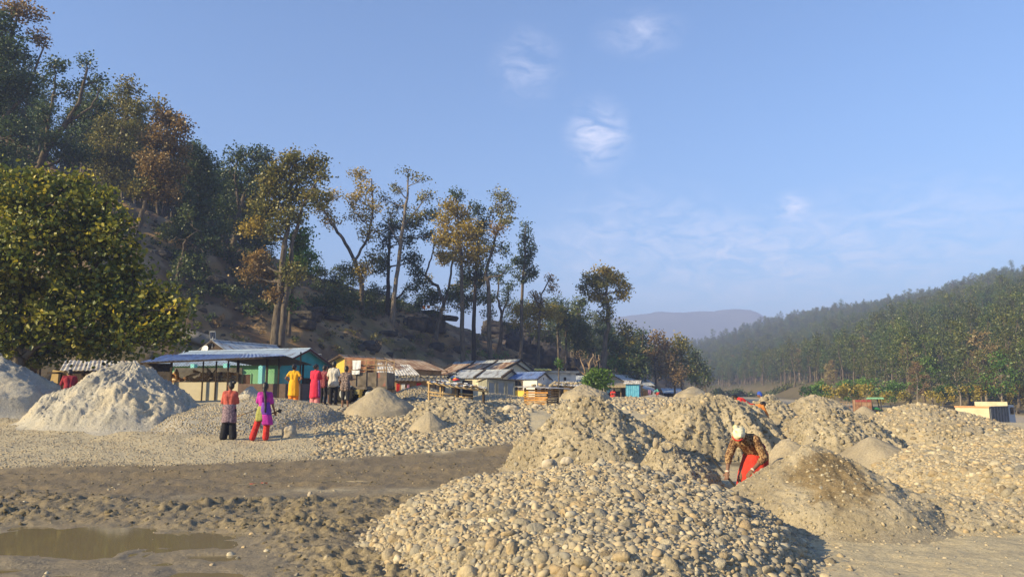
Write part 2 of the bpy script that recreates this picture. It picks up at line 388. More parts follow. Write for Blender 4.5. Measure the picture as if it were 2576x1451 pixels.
GRAVEL = np.array((.42, .36, .245)); SAND = np.array((.42, .355, .232)); MUD = np.array((.185, .148, .096)); CLOD = np.array((.235, .188, .112))
WET = np.array((.20, .168, .118)); FOREST = np.array((.165, .105, .06)); DRYGRASS = np.array((.34, .225, .112)); RIVER = np.array((.36, .31, .24))
def ground():
    thd = np.linspace(-40, 40, 500); th = np.concatenate([np.linspace(-180, -42, 30), thd, np.linspace(42, 180, 30)]); th = np.radians(th)
    yy = np.linspace(1500, 1040, 340); d1 = CZ * FPX / (yy - HOR)
    d2 = np.geomspace(d1[-1] * 1.01, 150, 150); d3 = np.geomspace(156, 2600, 46)
    rr = np.concatenate([[.6, 1.5, 2.5, 3.5, 4.4, 5.2], d1, d2, d3])
    A, B = np.meshgrid(th, rr); X, Y = np.sin(A) * B, np.cos(A) * B
    x, y = X.ravel(), Y.ravel(); z = H(x, y)
    n, k = len(rr), len(th)
    i, j = np.meshgrid(np.arange(n - 1), np.arange(k - 1), indexing='ij'); a = (i * k + j).ravel()
    Fc = np.stack([a, a + 1, a + k + 1, a + k], 1)
    # kinds of soil
    c = np.tile(GRAVEL, (len(x), 1))
    def put(w, colr):
        nonlocal c
        c = c * (1 - w[:, None]) + colr * w[:, None]
    near = np.hypot(x, y)
    put(sstep(2.2, 3.4, x + .3 * fbm(x, y)) * (1 - sstep(17, 20, y)), SAND)
    nz = fbm(x / 1.4, y / 1.4, oc=4)
    wm = (1 - sstep(2.3, 3.2, np.abs(trackdist(x, y) + .7) + 1.1 * nz + .35 * fbm(x / .3, y / .3, oc=2))) 
    front = (1 - sstep(12.5, 14.5, y + .5 * nz)) * (1 - sstep(-1.2, 1.8, x + .8 * nz))
    put(np.clip(front, 0, 1), WET * .95)
    put(wm, MUD)
    put(clods(x, y) * .9, CLOD)
    p1 = np.exp(-(((x + 5.0) / 3.7) ** 2 + ((y - 8.1) / 2.4) ** 2) ** 2); put(p1 * .8 * (1 - clods(x, y)), WET)
    wet = np.clip(wm * .55 + front * .45 + p1 * .5, 0, 1) * (.55 + .45 * fbm(x / .8, y / .8, oc=3))
    dl, _ = footdist(x, y, FOOT_L); hf = fbm(x / 5, y / 5, oc=4)
    put(sstep(-1.5, 1.5, dl), FOREST); put(sstep(0, 3, dl) * (1 - sstep(26, 36, dl)) * sstep(-.2, .25, hf) * .95, DRYGRASS); put(sstep(0, 3, dl) * sstep(.15, .5, fbm(x / 1.6, y / 1.6, oc=3)) * .6, np.array((.33, .25, .16)))
    put(sstep(0, 3, dl) * sstep(.1, .4, fbm(x / 3.5 + 8, y / 3.5, oc=3)) * .5, np.array((.075, .085, .035)))
    dr, _ = footdist(x, y, FOOT_R); put(sstep(-14, 0, dr), np.array((.085, .08, .042))); put(sstep(-14, -2, dr) * (1 - sstep(4, 10, dr)), np.array((.14, .115, .06)))
    put(sstep(.3, .4, x / np.maximum(y, 5)) * sstep(38, 50, y) * (1 - sstep(-20, -8, dr)), RIVER)
    m, nn, l, b = earth_mat('earth', [(1.3, .22, .3), (9, .5, .03), (45, .6, .012), (160, .5, .005)])
    o = link('ground', mesh_np('ground', np.stack([x, y, z], 1), Fc, m, True, {'col': ('POINT', c), 'wet': ('POINT', np.clip(wet, 0, 1))}))
    tag(o, kind='structure')
ground()

# water standing in the hollows
wm_, n_, l_, b_ = newmat('muddy_water'); b_.inputs['Base Color'].default_value = (.20, .158, .088, 1); b_.inputs['Roughness'].default_value = .05; b_.inputs['IOR'].default_value = 1.33; b_.inputs['Specular IOR Level'].default_value = .5
add_bump(n_, l_, b_, 5, .02, .01)
def puddle(x0, x1, y0, y1, z):
    n = 18; xs = np.linspace(0, 1, n); V = []; cx, cy = (x0 + x1) / 2, (y0 + y1) / 2
    for t in np.linspace(0, 2 * math.pi, 40, endpoint=False):
        k = 1 + .06 * math.sin(3 * t + x0); V.append((cx + (x1 - x0) / 2 * k * math.copysign(abs(math.cos(t)) ** .6, math.cos(t)), cy + (y1 - y0) / 2 * k * math.copysign(abs(math.sin(t)) ** .6, math.sin(t)), z))
    me = bpy.data.meshes.new('puddle'); me.from_pydata(V, [], [tuple(range(40))]); me.materials.append(wm_)
    return tag(link('puddle', me), kind='structure')
puddle(-9.2, -.9, 5.0, 11.0, -.012)
puddle(-6.2, -1.9, 14.3, 15.7, -.02)

# far blue mountain
def mountain():
    prof = [(700, 850), (1000, 845), (1300, 835), (1450, 815), (1560, 788), (1640, 779), (1720, 776), (1790, 777), (1850, 769), (1890, 773), (1940, 798), (1990, 836), (2060, 880), (2300, 935), (2800, 950)]
    D = 1900; nx, ny = 160, 40; xs = np.linspace(700, 2800, nx); ys = np.interp(xs, [p[0] for p in prof], [p[1] for p in prof])
    hh = (HOR - ys) / FPX * D; V = []
    T, Xg = np.meshgrid(np.linspace(-1, 1, ny), (xs - 1288) / FPX * D, indexing='ij')
    Hh = np.tile(hh, (ny, 1)); 
    X = Xg + 0 * T; Y = D + T * 420
    Z = (Hh + 1.6) * (1 - np.abs(T) ** 1.3) - 8 + 14 * (1 - np.abs(T)) * np.abs(T) * 3 * fbm(X.ravel() / 90, Y.ravel() / 90, oc=4).reshape(X.shape)
    Z += 3 * fbm(X.ravel() / 30, Y.ravel() / 30, oc=3).reshape(X.shape)
    a = (np.arange(ny - 1)[:, None] * nx + np.arange(nx - 1)[None]).ravel()
    m = M('mountain_wood', [(.07, .09, .06), (.11, .12, .08)], .02)
    tag(link('mountain', mesh_np('mountain', np.stack([X.ravel(), Y.ravel(), Z.ravel()], 1), np.stack([a, a + 1, a + nx + 1, a + nx], 1), m, True)), kind='structure')
mountain()

# hazy air
def haze():
    m = bpy.data.materials.new('haze'); m.use_nodes = True; n, l = m.node_tree.nodes, m.node_tree.links; n.clear()
    o = n.new('ShaderNodeOutputMaterial'); v = n.new('ShaderNodeVolumePrincipled'); v.inputs['Color'].default_value = (.45, .55, .95, 1)
    v.inputs['Density'].default_value = HAZE; v.inputs['Anisotropy'].default_value = 0
    l.new(v.outputs[0], o.inputs['Volume'])
    b = MB().box((150, 1080, 107), (3900, 2760, 228)); tag(b.build('haze', m), kind='stuff')
HAZE = .0009
haze()
# ------------------------------------------------------------------ stones
def ico(sub):
    t = (1 + 5 ** .5) / 2
    v = [(-1, t, 0), (1, t, 0), (-1, -t, 0), (1, -t, 0), (0, -1, t), (0, 1, t), (0, -1, -t), (0, 1, -t), (t, 0, -1), (t, 0, 1), (-t, 0, -1), (-t, 0, 1)]
    f = [(0, 11, 5), (0, 5, 1), (0, 1, 7), (0, 7, 10), (0, 10, 11), (1, 5, 9), (5, 11, 4), (11, 10, 2), (10, 7, 6), (7, 1, 8), (3, 9, 4), (3, 4, 2), (3, 2, 6), (3, 6, 8), (3, 8, 9), (4, 9, 5), (2, 4, 11), (6, 2, 10), (8, 6, 7), (9, 8, 1)]
    v = [np.array(p) / np.linalg.norm(p) for p in v]
    for _ in range(sub):
        c = {}; nf = []
        def mid(a, b):
            k = (min(a, b), max(a, b))
            if k not in c: p = v[a] + v[b]; v.append(p / np.linalg.norm(p)); c[k] = len(v) - 1
            return c[k]
        for a, b, d in f:
            x, y, z = mid(a, b), mid(b, d), mid(d, a); nf += [(a, x, z), (b, y, x), (d, z, y), (x, y, z)]
        f = nf
    return np.array(v), np.array(f)
def stone_shape(sub, seed, angular):
    r = np.random.default_rng(seed); v, f = ico(sub); v = v.copy()
    for _ in range(11 if angular else 8):                     # shear off faces, as broken river stone has
        n = r.normal(size=3); n /= np.linalg.norm(n); k = r.uniform(.45, .74) if angular else r.uniform(.58, .86)
        dd = v @ n; v -= np.outer(np.maximum(dd - k, 0), n) * .92
    v *= (1 + .13 * vnoise(v[:, 0] * 1.7 + seed, v[:, 1] * 1.7, v[:, 2] * 1.7))[:, None]
    v *= np.array([1, r.uniform(.66, .95), r.uniform(.45, .78)])
    return v / np.abs(v).max(), f
PROTO = [stone_shape(1, s, s % 2 == 0) for s in range(20)]
PROTO1 = [stone_shape(1, 50 + s, s % 2 == 0) for s in range(10)]
PROTO0 = [stone_shape(0, 90 + s, False) for s in range(5)]
def clod_mat(name, c):
    m, n, l, b = newmat(name); o = n.new('ShaderNodeObjectInfo')
    r = ramp(n, [tuple(q * .72 for q in c), tuple(c), tuple(q * 1.16 for q in c)]); l.new(o.outputs['Random'], r.inputs[0]); l.new(r.outputs[0], b.inputs['Base Color']); b.inputs['Roughness'].default_value = .95; b.inputs['Specular IOR Level'].default_value = .1
    add_bump(n, l, b, 3, .6, .2); return m
cl_soil = clod_mat('sand_clods', (.34, .29, .20)); cl_pale = clod_mat('pale_clods', (.43, .395, .33)); cl_mud = clod_mat('mud_clods', (.225, .182, .11))
st_single = stone_mat('river_stone', True); st_mass = stone_mat('river_stone_mass', False)
st_grey = stone_mat('grey_stone_mass', False, .82, .6); st_pale = stone_mat('pale_gravel_mass', False, 1.0, .9)
_stone_protos = {}
def stone_mass(name, pos, size, mat, protos, parent=None, seed=1, tilt=1.0, smooth=True, loc=None):
    r = np.random.default_rng(seed); N = len(pos); key = 'stones_%s_%d' % (mat.name, len(protos))
    if key not in _stone_protos:
        _stone_protos[key] = [(bpy.data.objects.new(key, mesh_np(key, v, f, mat, k % 2 == 1)),) for k, (v, f) in enumerate(protos)]
    pos = np.asarray(pos, float) - (np.array(loc) if loc is not None else 0)
    turn = np.stack([r.normal(0, .45 * tilt, N), r.normal(0, .45 * tilt, N), r.uniform(0, 6.28, N)], 1)
    return instancer(name, key, _stone_protos[key], pos, (('kind', 'INT', r.integers(0, len(protos), N)), ('turn', 'FLOAT_VECTOR', turn), ('size', 'FLOAT', size)), parent)
_stone_me = []
def stone_single(pos, size, parent, r, loc, label=None):
    if not _stone_me:
        for v, f in PROTO: _stone_me.append(mesh_np('stone', v, f, st_single, len(_stone_me) % 2 == 1))
    o = link('stone', _stone_me[r.integers(0, len(_stone_me))], parent)
    o.location = np.asarray(pos) - np.asarray(loc); o.rotation_euler = (r.normal(0, .4), r.normal(0, .4), r.uniform(0, 6.28)); o.scale = (size,) * 3
    return o
def spread(tri_v, n_try, radf, r, shrink=.62):
    """points on a triangulated surface, thinned so that stones of their radius hardly overlap; biggest first"""
    a, b, c = tri_v[:, 0], tri_v[:, 1], tri_v[:, 2]; ar = np.linalg.norm(np.cross(b - a, c - a), axis=1); ar /= ar.sum()
    t = r.choice(len(tri_v), n_try, p=ar); u, v = r.random(n_try), r.random(n_try); k = u + v > 1; u[k] = 1 - u[k]; v[k] = 1 - v[k]
    p = a[t] + (b[t] - a[t]) * u[:, None] + (c[t] - a[t]) * v[:, None]; s = radf(n_try, r, p)
    o = np.argsort(-s); cell = {}; keep = []; cs = float(s.max()) * 2
    for i in o:
        q = p[i]; g = (int(q[0] // cs), int(q[1] // cs)); ok = True
        for gx in (-1, 0, 1):
            for gy in (-1, 0, 1):
                for j in cell.get((g[0] + gx, g[1] + gy), ()):
                    e = p[j]; m = (s[i] + s[j]) * shrink
                    if (q[0]-e[0])**2 + (q[1]-e[1])**2 + (q[2]-e[2])**2 < m * m: ok = False; break
                if not ok: break
            if not ok: break
        if ok: keep.append(i); cell.setdefault(g, []).append(i)
    keep = np.array(keep); return p[keep], s[keep]

# ------------------------------------------------------------------ heaps
soil_m, *_ = earth_mat('dug_sand', [(7, .6, .05), (30, .7, .02), (120, .6, .006)], cols=[(.28, .235, .16), (.35, .298, .21), (.39, .335, .24)])
pale_m, *_ = earth_mat('pale_sand', [(7, .8, .07), (26, .9, .03), (120, .6, .008)], cols=[(.36, .335, .28), (.42, .39, .33), (.44, .395, .31)])
fine_m, *_ = earth_mat('sieved_sand', [(5, .3, .04), (60, .5, .01), (160, .5, .004)], cols=[(.29, .245, .17), (.325, .275, .195), (.35, .297, .21)])
grey_m, *_ = earth_mat('grey_gravel', [(20, .7, .03), (60, .7, .012)], cols=[(.25, .24, .215), (.31, .29, .255), (.36, .33, .275)])
damp_m, n_, l_, b_ = earth_mat('damp_capped_sand', [(7, .6, .05), (30, .7, .02), (120, .6, .006)], cols=[(.28, .235, .16), (.35, .298, .21), (.39, .335, .24)])
def damp_patch(n, l, b, c, r):
    tc = n.new('ShaderNodeTexCoord'); mp = n.new('ShaderNodeMapping'); mp.vector_type = 'POINT'; mp.inputs['Location'].default_value = tuple(-a / q for a, q in zip(c, r)); mp.inputs['Scale'].default_value = tuple(1 / q for q in r)
    l.new(tc.outputs['Object'], mp.inputs[0]); ln = n.new('ShaderNodeVectorMath'); ln.operation = 'LENGTH'; l.new(mp.outputs[0], ln.inputs[0])
    t = n.new('ShaderNodeTexNoise'); t.inputs['Scale'].default_value = 4; t.inputs['Detail'].default_value = 6; l.new(tc.outputs['Object'], t.inputs['Vector'])
    ad = n.new('ShaderNodeMath'); ad.operation = 'MULTIPLY_ADD'; l.new(t.outputs['Fac'], ad.inputs[0]); ad.inputs[1].default_value = 1.6; l.new(ln.outputs['Value'], ad.inputs[2])
    mr = n.new('ShaderNodeMapRange'); mr.inputs['From Min'].default_value = 1.5; mr.inputs['From Max'].default_value = 1.95; mr.inputs['To Min'].default_value = .85; mr.inputs['To Max'].default_value = 0; l.new(ad.outputs[0], mr.inputs['Value'])
    src = b.inputs['Base Color'].links[0].from_socket; mx = n.new('ShaderNodeMixRGB'); mx.blend_type = 'MULTIPLY'; l.new(mr.outputs[0], mx.inputs[0]); l.new(src, mx.inputs[1]); mx.inputs[2].default_value = (.55, .47, .36, 1); l.new(mx.outputs[0], b.inputs['Base Color'])
damp_patch(n_, l_, b_, (-.2, -.6, .55), (.5, .75, .5))
HEAPS = {}
def heap(key, name, label, xl, xr, xt, yt, d, ry, mat, p=1.15, gully=.0, rough=.06, clod=.0, bank=0, nr=56, nt=150, seed=0, zbase=None, hand=None, edge=1.12):
    """a tipped heap: columns xl..xr wide, top at column xt row yt, standing d metres away and ry metres deep each way"""
    A, B, T = P(xl, HOR, d), P(xr, HOR, d), P(xt, yt, d)
    cx, rx = (A.x + B.x) / 2, (B.x - A.x) / 2; ox = T.x - cx
    zb = Hs(cx, d) if zbase is None else zbase
    h = T.z - float(H0(np.array([T.x]), np.array([d]))[0] if zbase is None else zbase)
    r = np.concatenate([np.linspace(0, 1, nr - 4) ** .9, [1.04, 1.1, 1.16, 1.22]]); t = np.linspace(0, 2 * math.pi, nt, endpoint=False)
    Rg, Tg = np.meshgrid(r, t, indexing='ij'); rf, tf = Rg.ravel(), Tg.ravel()
    wob = 1 + .10 * fbm(np.cos(tf) * 1.3 + seed * 7.7, np.sin(tf) * 1.3 + seed, oc=3)
    if bank: wob = wob + bank * (ridged(np.cos(tf) * 2.1 + seed * 3.1, np.sin(tf) * 2.1, rf * .6, oc=4) - .6) * sstep(.15, .6, rf)
    x = cx + ox * np.clip(1 - rf, 0, 1) + rx * rf * wob * np.cos(tf); y = d + ry * rf * wob * np.sin(tf)
    q = np.clip(rf, 0, 1); qs = np.sqrt(q * q + .012) - .11
    f = np.clip(1 - qs, 0, 1) ** p * sstep(1.02, .8, q) if not bank else (1 - q ** 2.3) ** .9 * (.82 + .18 * (1 - q))
    f = f / f.max()
    prof = h * f
    body = np.clip(prof / max(h, .01), 0, 1); body2 = sstep(0, .25, body)
    dz = rough * h * (fbm(x / (.30 * rx) + seed, y / (.30 * rx), oc=4)) * body2
    if gully:
        wx, wy = x + .35 * fbm(x * 1.7, y * 1.7, oc=2), y + .35 * fbm(x * 1.7 + 9, y * 1.7, oc=2)
        g = ridged(wx / .75 + seed, wy / .75, oc=3) - .58; g2 = ridged(np.cos(tf) * 5 + seed + wx, np.sin(tf) * 5, q * .9, oc=3) - .58
        dz = dz + gully * h * (g * .55 + g2 * .22) * sstep(.0, .2, body) * (1 - .7 * sstep(.8, 1, body))
    if clod:
        dz = dz + clod * (ridged(x / .26 + seed, y / .26, (prof + dz) / .26, oc=3) - .55) * sstep(.03, .2, body) + clod * .55 * vnoise(x / .075, y / .075, (prof + dz) / .075) * sstep(.03, .2, body)
    z = H0(x, y) if zbase is None else np.full(x.shape, zbase)
    z = z + prof + dz - .10 * sstep(.97, 1.2, rf)
    if hand: z = hand(x, y, z)
    V = np.stack([x, y, z], 1); base = np.array((cx, d, zb))
    i, j = np.meshgrid(np.arange(nr - 1), np.arange(nt), indexing='ij'); a = (i * nt + j).ravel(); b = (i * nt + (j + 1) % nt).ravel()
    Fc = np.stack([a, a + nt, b + nt, b], 1)
    o = link(name, mesh_np(name, V - base, Fc, mat, True)); o.location = base; tag(o, label, 'heap')
    tri = np.concatenate([V[Fc[:, [0, 1, 2]]], V[Fc[:, [0, 2, 3]]]])
    HEAPS[key] = dict(o=o, V=V, tri=tri, base=base, h=h, rx=rx, ry=ry, c=(cx, d))
    return o
def stones_on(key, n_try, lo, hi, mat, protos, seed=3, sink=.25, singles=0, sel=None, shrink=.62, power=2.2, tilt=1.0, mix=None):
    hp = HEAPS[key]; r = np.random.default_rng(seed); tri = hp['tri']
    if sel is not None: tri = tri[sel(tri.mean(axis=1))]
    def sizes(n, r, q):
        if mix is None: return lo + (hi - lo) * r.random(n) ** power
        k = np.searchsorted(np.cumsum([m[0] for m in mix]), r.random(n) * sum(m[0] for m in mix)); a = np.array([m[1] for m in mix])[k]; b = np.array([m[2] for m in mix])[k]; return a + (b - a) * r.random(n)
    p, s = spread(tri, n_try, sizes, r, shrink)
    p = p.copy(); p[:, 2] -= s * sink * .6
    if singles:
        show = s / np.linalg.norm(p - np.array((0, 0, CZ)), axis=1); vis = (np.abs(p[:, 0] / p[:, 1]) < .68)
        k = np.argsort(-(show * vis))[:singles]; m = np.zeros(len(s), bool); m[k] = True
        for i in k: stone_single(p[i], s[i], hp['o'], r, hp['base'])
        p, s = p[~m], s[~m]
    stone_mass('loose_stones' if mat not in (cl_soil, cl_pale) else 'clods', p, s, mat, protos, hp['o'], seed, tilt, loc=hp['base'])

# --- nearest heap of river cobbles
heap('Z', 'cobble_heap', 'broad low heap of rounded river cobbles spilling across the foreground', 930, 1915, 1540, 1170, 9.7, 3.9, soil_m, p=.72, rough=.10, seed=1, nr=64, nt=170)
stones_on('Z', 80000, .013, .108, st_mass, PROTO, seed=5, singles=300, shrink=.52, sink=.3, tilt=1.2, mix=((.009, .07, .108), (.055, .047, .07), (.19, .03, .047), (.746, .013, .03)))
# --- heap of cobbles at the right edge
heap('R', 'cobble_heap', 'heap of pale cobbles rising to the right edge behind the dug sand', 2160, 3050, 2640, 1072, 14.6, 4.2, soil_m, p=.85, rough=.08, seed=2)
stones_on('R', 40000, .028, .105, st_mass, PROTO1, seed=6, singles=260, shrink=.55, sink=.3, tilt=.7, mix=((.01, .09, .14), (.05, .06, .09), (.2, .04, .06), (.74, .02, .04)))
# --- dug sand heaps around the track
heap('A', 'sand_heap', 'tall clod-covered sand heap right behind the foreground cobbles', 1255, 1725, 1492, 996, 16.8, 2.0, soil_m, p=.86, gully=.16, rough=.10, clod=.11, seed=3, nr=90, nt=260)
heap('A2', 'sand_heap', 'small gravelly spur of sand between the tall heap and the digging woman', 1575, 1815, 1672, 1112, 13.8, 1.0, soil_m, p=.9, rough=.1, clod=.09, seed=4, nr=60, nt=170)
heap('B', 'sand_heap', 'steep dug-away sand bank with shadowed gullies behind the digging woman', 1580, 1985, 1790, 996, 20.0, 1.9, soil_m, p=.55, bank=.55, gully=.35, rough=.08, clod=.11, seed=5, nr=90, nt=260)
heap('C', 'sand_heap', 'smooth grey-brown sand heap with a damp dark cap in front of the digging woman', 1800, 2350, 2040, 1128, 10.6, 1.75, damp_m, p=1.02, gully=.06, rough=.07, clod=.045, seed=6, nr=90, nt=240)
heap('C2', 'sand_heap', 'rounded sand heap just behind the damp-capped one', 1850, 2150, 1985, 1106, 13.4, 1.3, fine_m, p=1.0, rough=.06, clod=.03, seed=7)
heap('E', 'sand_heap', 'rugged sand bank with a steep eroded face right of the digging woman', 1930, 2275, 2070, 1030, 19.5, 1.9, soil_m, p=.62, bank=.4, gully=.3, rough=.08, clod=.10, seed=8, nr=80, nt=230)
heap('E2', 'sand_heap', 'low smooth grey sand slope between the rugged bank and the right cobbles', 2060, 2360, 2190, 1098, 16.3, 1.3, fine_m, p=1.0, rough=.05, seed=9)
heap('Fh', 'gravel_heap', 'wide pale gravel heap hiding the dump truck\'s wheels', 2130, 2560, 2310, 1015, 25, 3.0, soil_m, p=.85, rough=.06, clod=.06, seed=10)
heap('O', 'sand_heap', 'pointed brown sand heap beside the bending workers in red', 1880, 2010, 1940, 992, 29, 1.5, soil_m, p=.85, gully=.2, clod=.1, seed=11)
heap('Pm', 'sand_heap', 'ochre sand heap with dark shaded side near the far trailer', 1975, 2155, 2055, 996, 32, 2.0, soil_m, p=.6, bank=.3, gully=.25, clod=.1, seed=12)
heap('Q', 'sand_heap', 'small smooth sand cone in front of the green tractor', 2110, 2245, 2172, 1021, 28, 1.2, fine_m, p=.95, rough=.03, seed=13)
heap('Sl', 'gravel_heap', 'knee-high scrap of gravelly sand below the right cobbles', 2200, 2620, 2380, 1252, 10.2, .9, soil_m, p=.8, clod=.05, seed=14)
# --- left and middle
heap('G', 'sand_heap', 'large whitish sand heap with fluted sunlit face left of the two women', 60, 535, 335, 920, 25.2, 2.3, pale_m, p=1.0, gully=.42, rough=.12, clod=.10, seed=15, nr=90, nt=240)
heap('Hh', 'sand_heap', 'shaded whitish sand heap cut by the left edge', -340, 185, -60, 880, 27.5, 2.8, pale_m, p=.95, gully=.10, rough=.08, clod=.1, seed=16)
heap('I', 'gravel_heap', 'low spread of fine gravel behind the two women', 380, 862, 660, 1000, 25.2, 2.7, grey_m, p=.7, rough=.07, clod=.03, seed=17)
heap('w', 'sand_heap', 'little grey sand heap against the brick wall', 588, 668, 632, 970, 32.6, .8, pale_m, p=1, clod=.05, seed=18)
heap('J', 'sand_heap', 'sharp smooth sand cone in front of the trailer', 862, 1055, 955, 974, 27, 1.5, fine_m, p=1.05, rough=.03, clod=.02, seed=19)
heap('K', 'sand_heap', 'rough crumbling sand bank under the pole-roofed stall', 1020, 1275, 1125, 1002, 25.6, 1.6, soil_m, bank=.35, gully=.3, clod=.10, seed=20)
heap('K2', 'sand_heap', 'small smooth sand cone leaning on the crumbling bank', 1028, 1130, 1080, 1034, 23.6, .8, fine_m, p=1.05, seed=21)
heap('L', 'gravel_heap', 'blue-grey gravel heap behind the sand cone', 970, 1150, 1060, 971, 37, 3.0, grey_m, p=.75, seed=22)
heap('L2', 'gravel_heap', 'pale gravel heap beside the three grey doors', 1170, 1330, 1240, 990, 42, 2.0, grey_m, p=.8, seed=23)
heap('Mh', 'sand_heap', 'rounded sand heap right of the slatted crate hut', 1405, 1545, 1465, 968, 38, 2.2, fine_m, p=.75, clod=.06, seed=24)
heap('N', 'sand_heap', 'far sand heap at the end of the row of huts', 1690, 1800, 1745, 972, 62, 2.5, soil_m, p=.9, seed=25)
heap('N2', 'gravel_heap', 'far low pale gravel heap near the clothes line', 1610, 1680, 1650, 991, 66, 2.0, grey_m, p=.8, seed=26)
stones_on('A', 2200, .012, .075, st_mass, PROTO1, seed=30, power=4, shrink=.9)
stones_on('A2', 1500, .012, .06, st_mass, PROTO1, seed=31, power=3, shrink=.9)
stones_on('B', 1500, .012, .09, st_mass, PROTO1, seed=32, power=4, shrink=.9)
stones_on('C', 6000, .005, .034, st_mass, PROTO1, seed=33, power=5, shrink=.9)
stones_on('C2', 1200, .006, .04, st_mass, PROTO1, seed=34, power=4, shrink=.9)
stones_on('E', 1800, .015, .09, st_mass, PROTO1, seed=35, power=4, shrink=.9)
stones_on('Fh', 6500, .025, .11, st_mass, PROTO1, seed=36, power=3, shrink=.8)
stones_on('Sl', 2500, .008, .05, st_mass, PROTO1, seed=37, power=4, shrink=.9)
stones_on('K', 800, .02, .11, st_mass, PROTO1, seed=38, power=3, shrink=.9)
stones_on('I', 16000, .020, .050, st_pale, PROTO0, seed=39, power=1.6, shrink=.55)
stones_on('L', 7000, .035, .09, st_grey, PROTO0, seed=40, power=1.5, shrink=.6)
stones_on('L2', 3000, .035, .09, st_pale, PROTO0, seed=41, power=1.5, shrink=.6)
stones_on('O', 500, .02, .1, st_mass, PROTO1, seed=42, power=3, shrink=.9)

for key, n, lo, hi, mt in (('A', 7000, .012, .07, cl_soil), ('A2', 2200, .01, .05, cl_soil), ('B', 6000, .015, .08, cl_soil), ('C', 2200, .01, .045, cl_soil), ('E', 5000, .015, .08, cl_soil), ('K', 3000, .015, .09, cl_soil), ('G', 2500, .01, .045, cl_pale), ('Hh', 1500, .01, .045, cl_pale), ('O', 900, .03, .13, cl_soil), ('Pm', 900, .03, .14, cl_soil), ('Fh', 2500, .02, .1, cl_soil), ('Sl', 1500, .01, .05, cl_soil), ('Z', 2500, .02, .06, cl_soil)):
    stones_on(key, n, lo, hi, mt, PROTO1, seed=hash(key) % 97 if False else 80 + len(key) + n % 13, power=4.0, shrink=.75, sink=.7)
# --- stones lying on open ground
def field(name, label, cat, region, n_try, lo, hi, mat, protos, seed, singles=0, shrink=.6, power=2, sink=.25, structure=False):
    """region(x, y) -> keep; scattered over the bounding box given in region.box"""
    x0, x1, y0, y1 = region['box']; r = np.random.default_rng(seed); x = r.uniform(x0, x1, n_try); y = r.uniform(y0, y1, n_try); k = region['f'](x, y); x, y = x[k], y[k]
    z = H(x, y); s = lo + (hi - lo) * r.random(len(x)) ** power; o = np.argsort(-s); cell = {}; keep = []; cs = hi * 2
    for i in o:
        g = (int(x[i] // cs), int(y[i] // cs)); ok = True
        for gx in (-1, 0, 1):
            for gy in (-1, 0, 1):
                for j in cell.get((g[0] + gx, g[1] + gy), ()):
                    if (x[i]-x[j])**2 + (y[i]-y[j])**2 < ((s[i]+s[j]) * shrink) ** 2: ok = False; break
                if not ok: break
            if not ok: break
        if ok: keep.append(i); cell.setdefault(g, []).append(i)
    keep = np.array(keep); p = np.stack([x, y, z - s * sink * .6], 1)[keep]; s = s[keep]
    if singles:
        t = thing(name, label, cat, tuple(p.mean(axis=0)))
        k = np.argsort(-s / p[:, 1])[:singles]; m = np.zeros(len(s), bool); m[k] = True
        for i in k: stone_single(p[i], s[i], t, r, t.location)
        stone_mass('loose_stones', p[~m], s[~m], mat, protos, t, seed, loc=t.location)
    else:
        tag(stone_mass(name, p, s, mat, protos, None, seed), label, cat, kind='stuff')
def up(x, y): return x / y
field('cobble_spread', 'broken spread of pale cobbles between the mud track and the sand cone', 'stones',
      dict(box=(-6.2, .9, 18.6, 29), f=lambda x, y: (1288 + x / y * FPX > 800 + 40 * fbm(x, y)) & (trackdist(x, y) > 2.0) & (1288 + x / y * FPX < 1330)), 12000, .03, .125, st_mass, PROTO1, 61, singles=200, shrink=.55, power=2.4)
field('gravel', 'fine pale gravel lying over the flat around the two women', 'gravel',
      dict(box=(-17, -2.8, 17.0, 28), f=lambda x, y: (trackdist(x, y) > 1.7 + .5 * fbm(x / .7, y / .7)) & (up(x, y) < -.17)), 26000, .014, .038, st_pale, PROTO0, 62, shrink=.5, power=1.5)
field('gravel', 'pale rubble covering the rise between the crate hut and the huts behind', 'gravel',
      dict(box=(-9, 17, 27, 62), f=lambda x, y: (up(x, y) > -.14) & (up(x, y) < .26)), 22000, .05, .16, st_pale, PROTO0, 63, shrink=.55, power=2.0)
field('gravel', 'scattered pebbles on the bare sand at the lower right', 'gravel',
      dict(box=(2.4, 8, 6, 15), f=lambda x, y: up(x, y) > .25), 2600, .006, .035, st_mass, PROTO1, 64, shrink=1, power=4)
field('gravel', 'few pebbles trodden into the mud beside the puddles', 'gravel',
      dict(box=(-9, .5, 6, 17), f=lambda x, y: up(x, y) < .1), 700, .008, .045, st_mass, PROTO1, 65, shrink=1, power=5)

field('mud_clods', 'churned clods of wet mud between the puddle and the cobble heap', 'mud', dict(box=(-8.5, .8, 5.8, 14), f=lambda x, y: clods(x, y) > .3 + .25 * fbm(x, y)), 14000, .008, .06, cl_mud, PROTO1, 66, shrink=.62, power=4.5, sink=.8)
field('mud_clods', 'crumbs of drying mud along the cart track', 'mud', dict(box=(-13, 2, 12.5, 21), f=lambda x, y: np.abs(trackdist(x, y)) < 2.6), 5000, .008, .045, cl_mud, PROTO1, 67, shrink=.7, power=2.4, sink=.6)

field('hill_litter', 'stones and broken rock strewn over the bare hillside behind the huts', 'stones', dict(box=(-45, 18, 46, 120), f=lambda x, y: (footdist(x, y, FOOT_L)[0] > .5) & (footdist(x, y, FOOT_L)[0] < 30) & (np.abs(up(x, y) + .2) < .42)), 9000, .06, .55, clod_mat('hill_stones', (.085, .072, .055)), PROTO1, 68, shrink=.8, power=5, sink=.5)
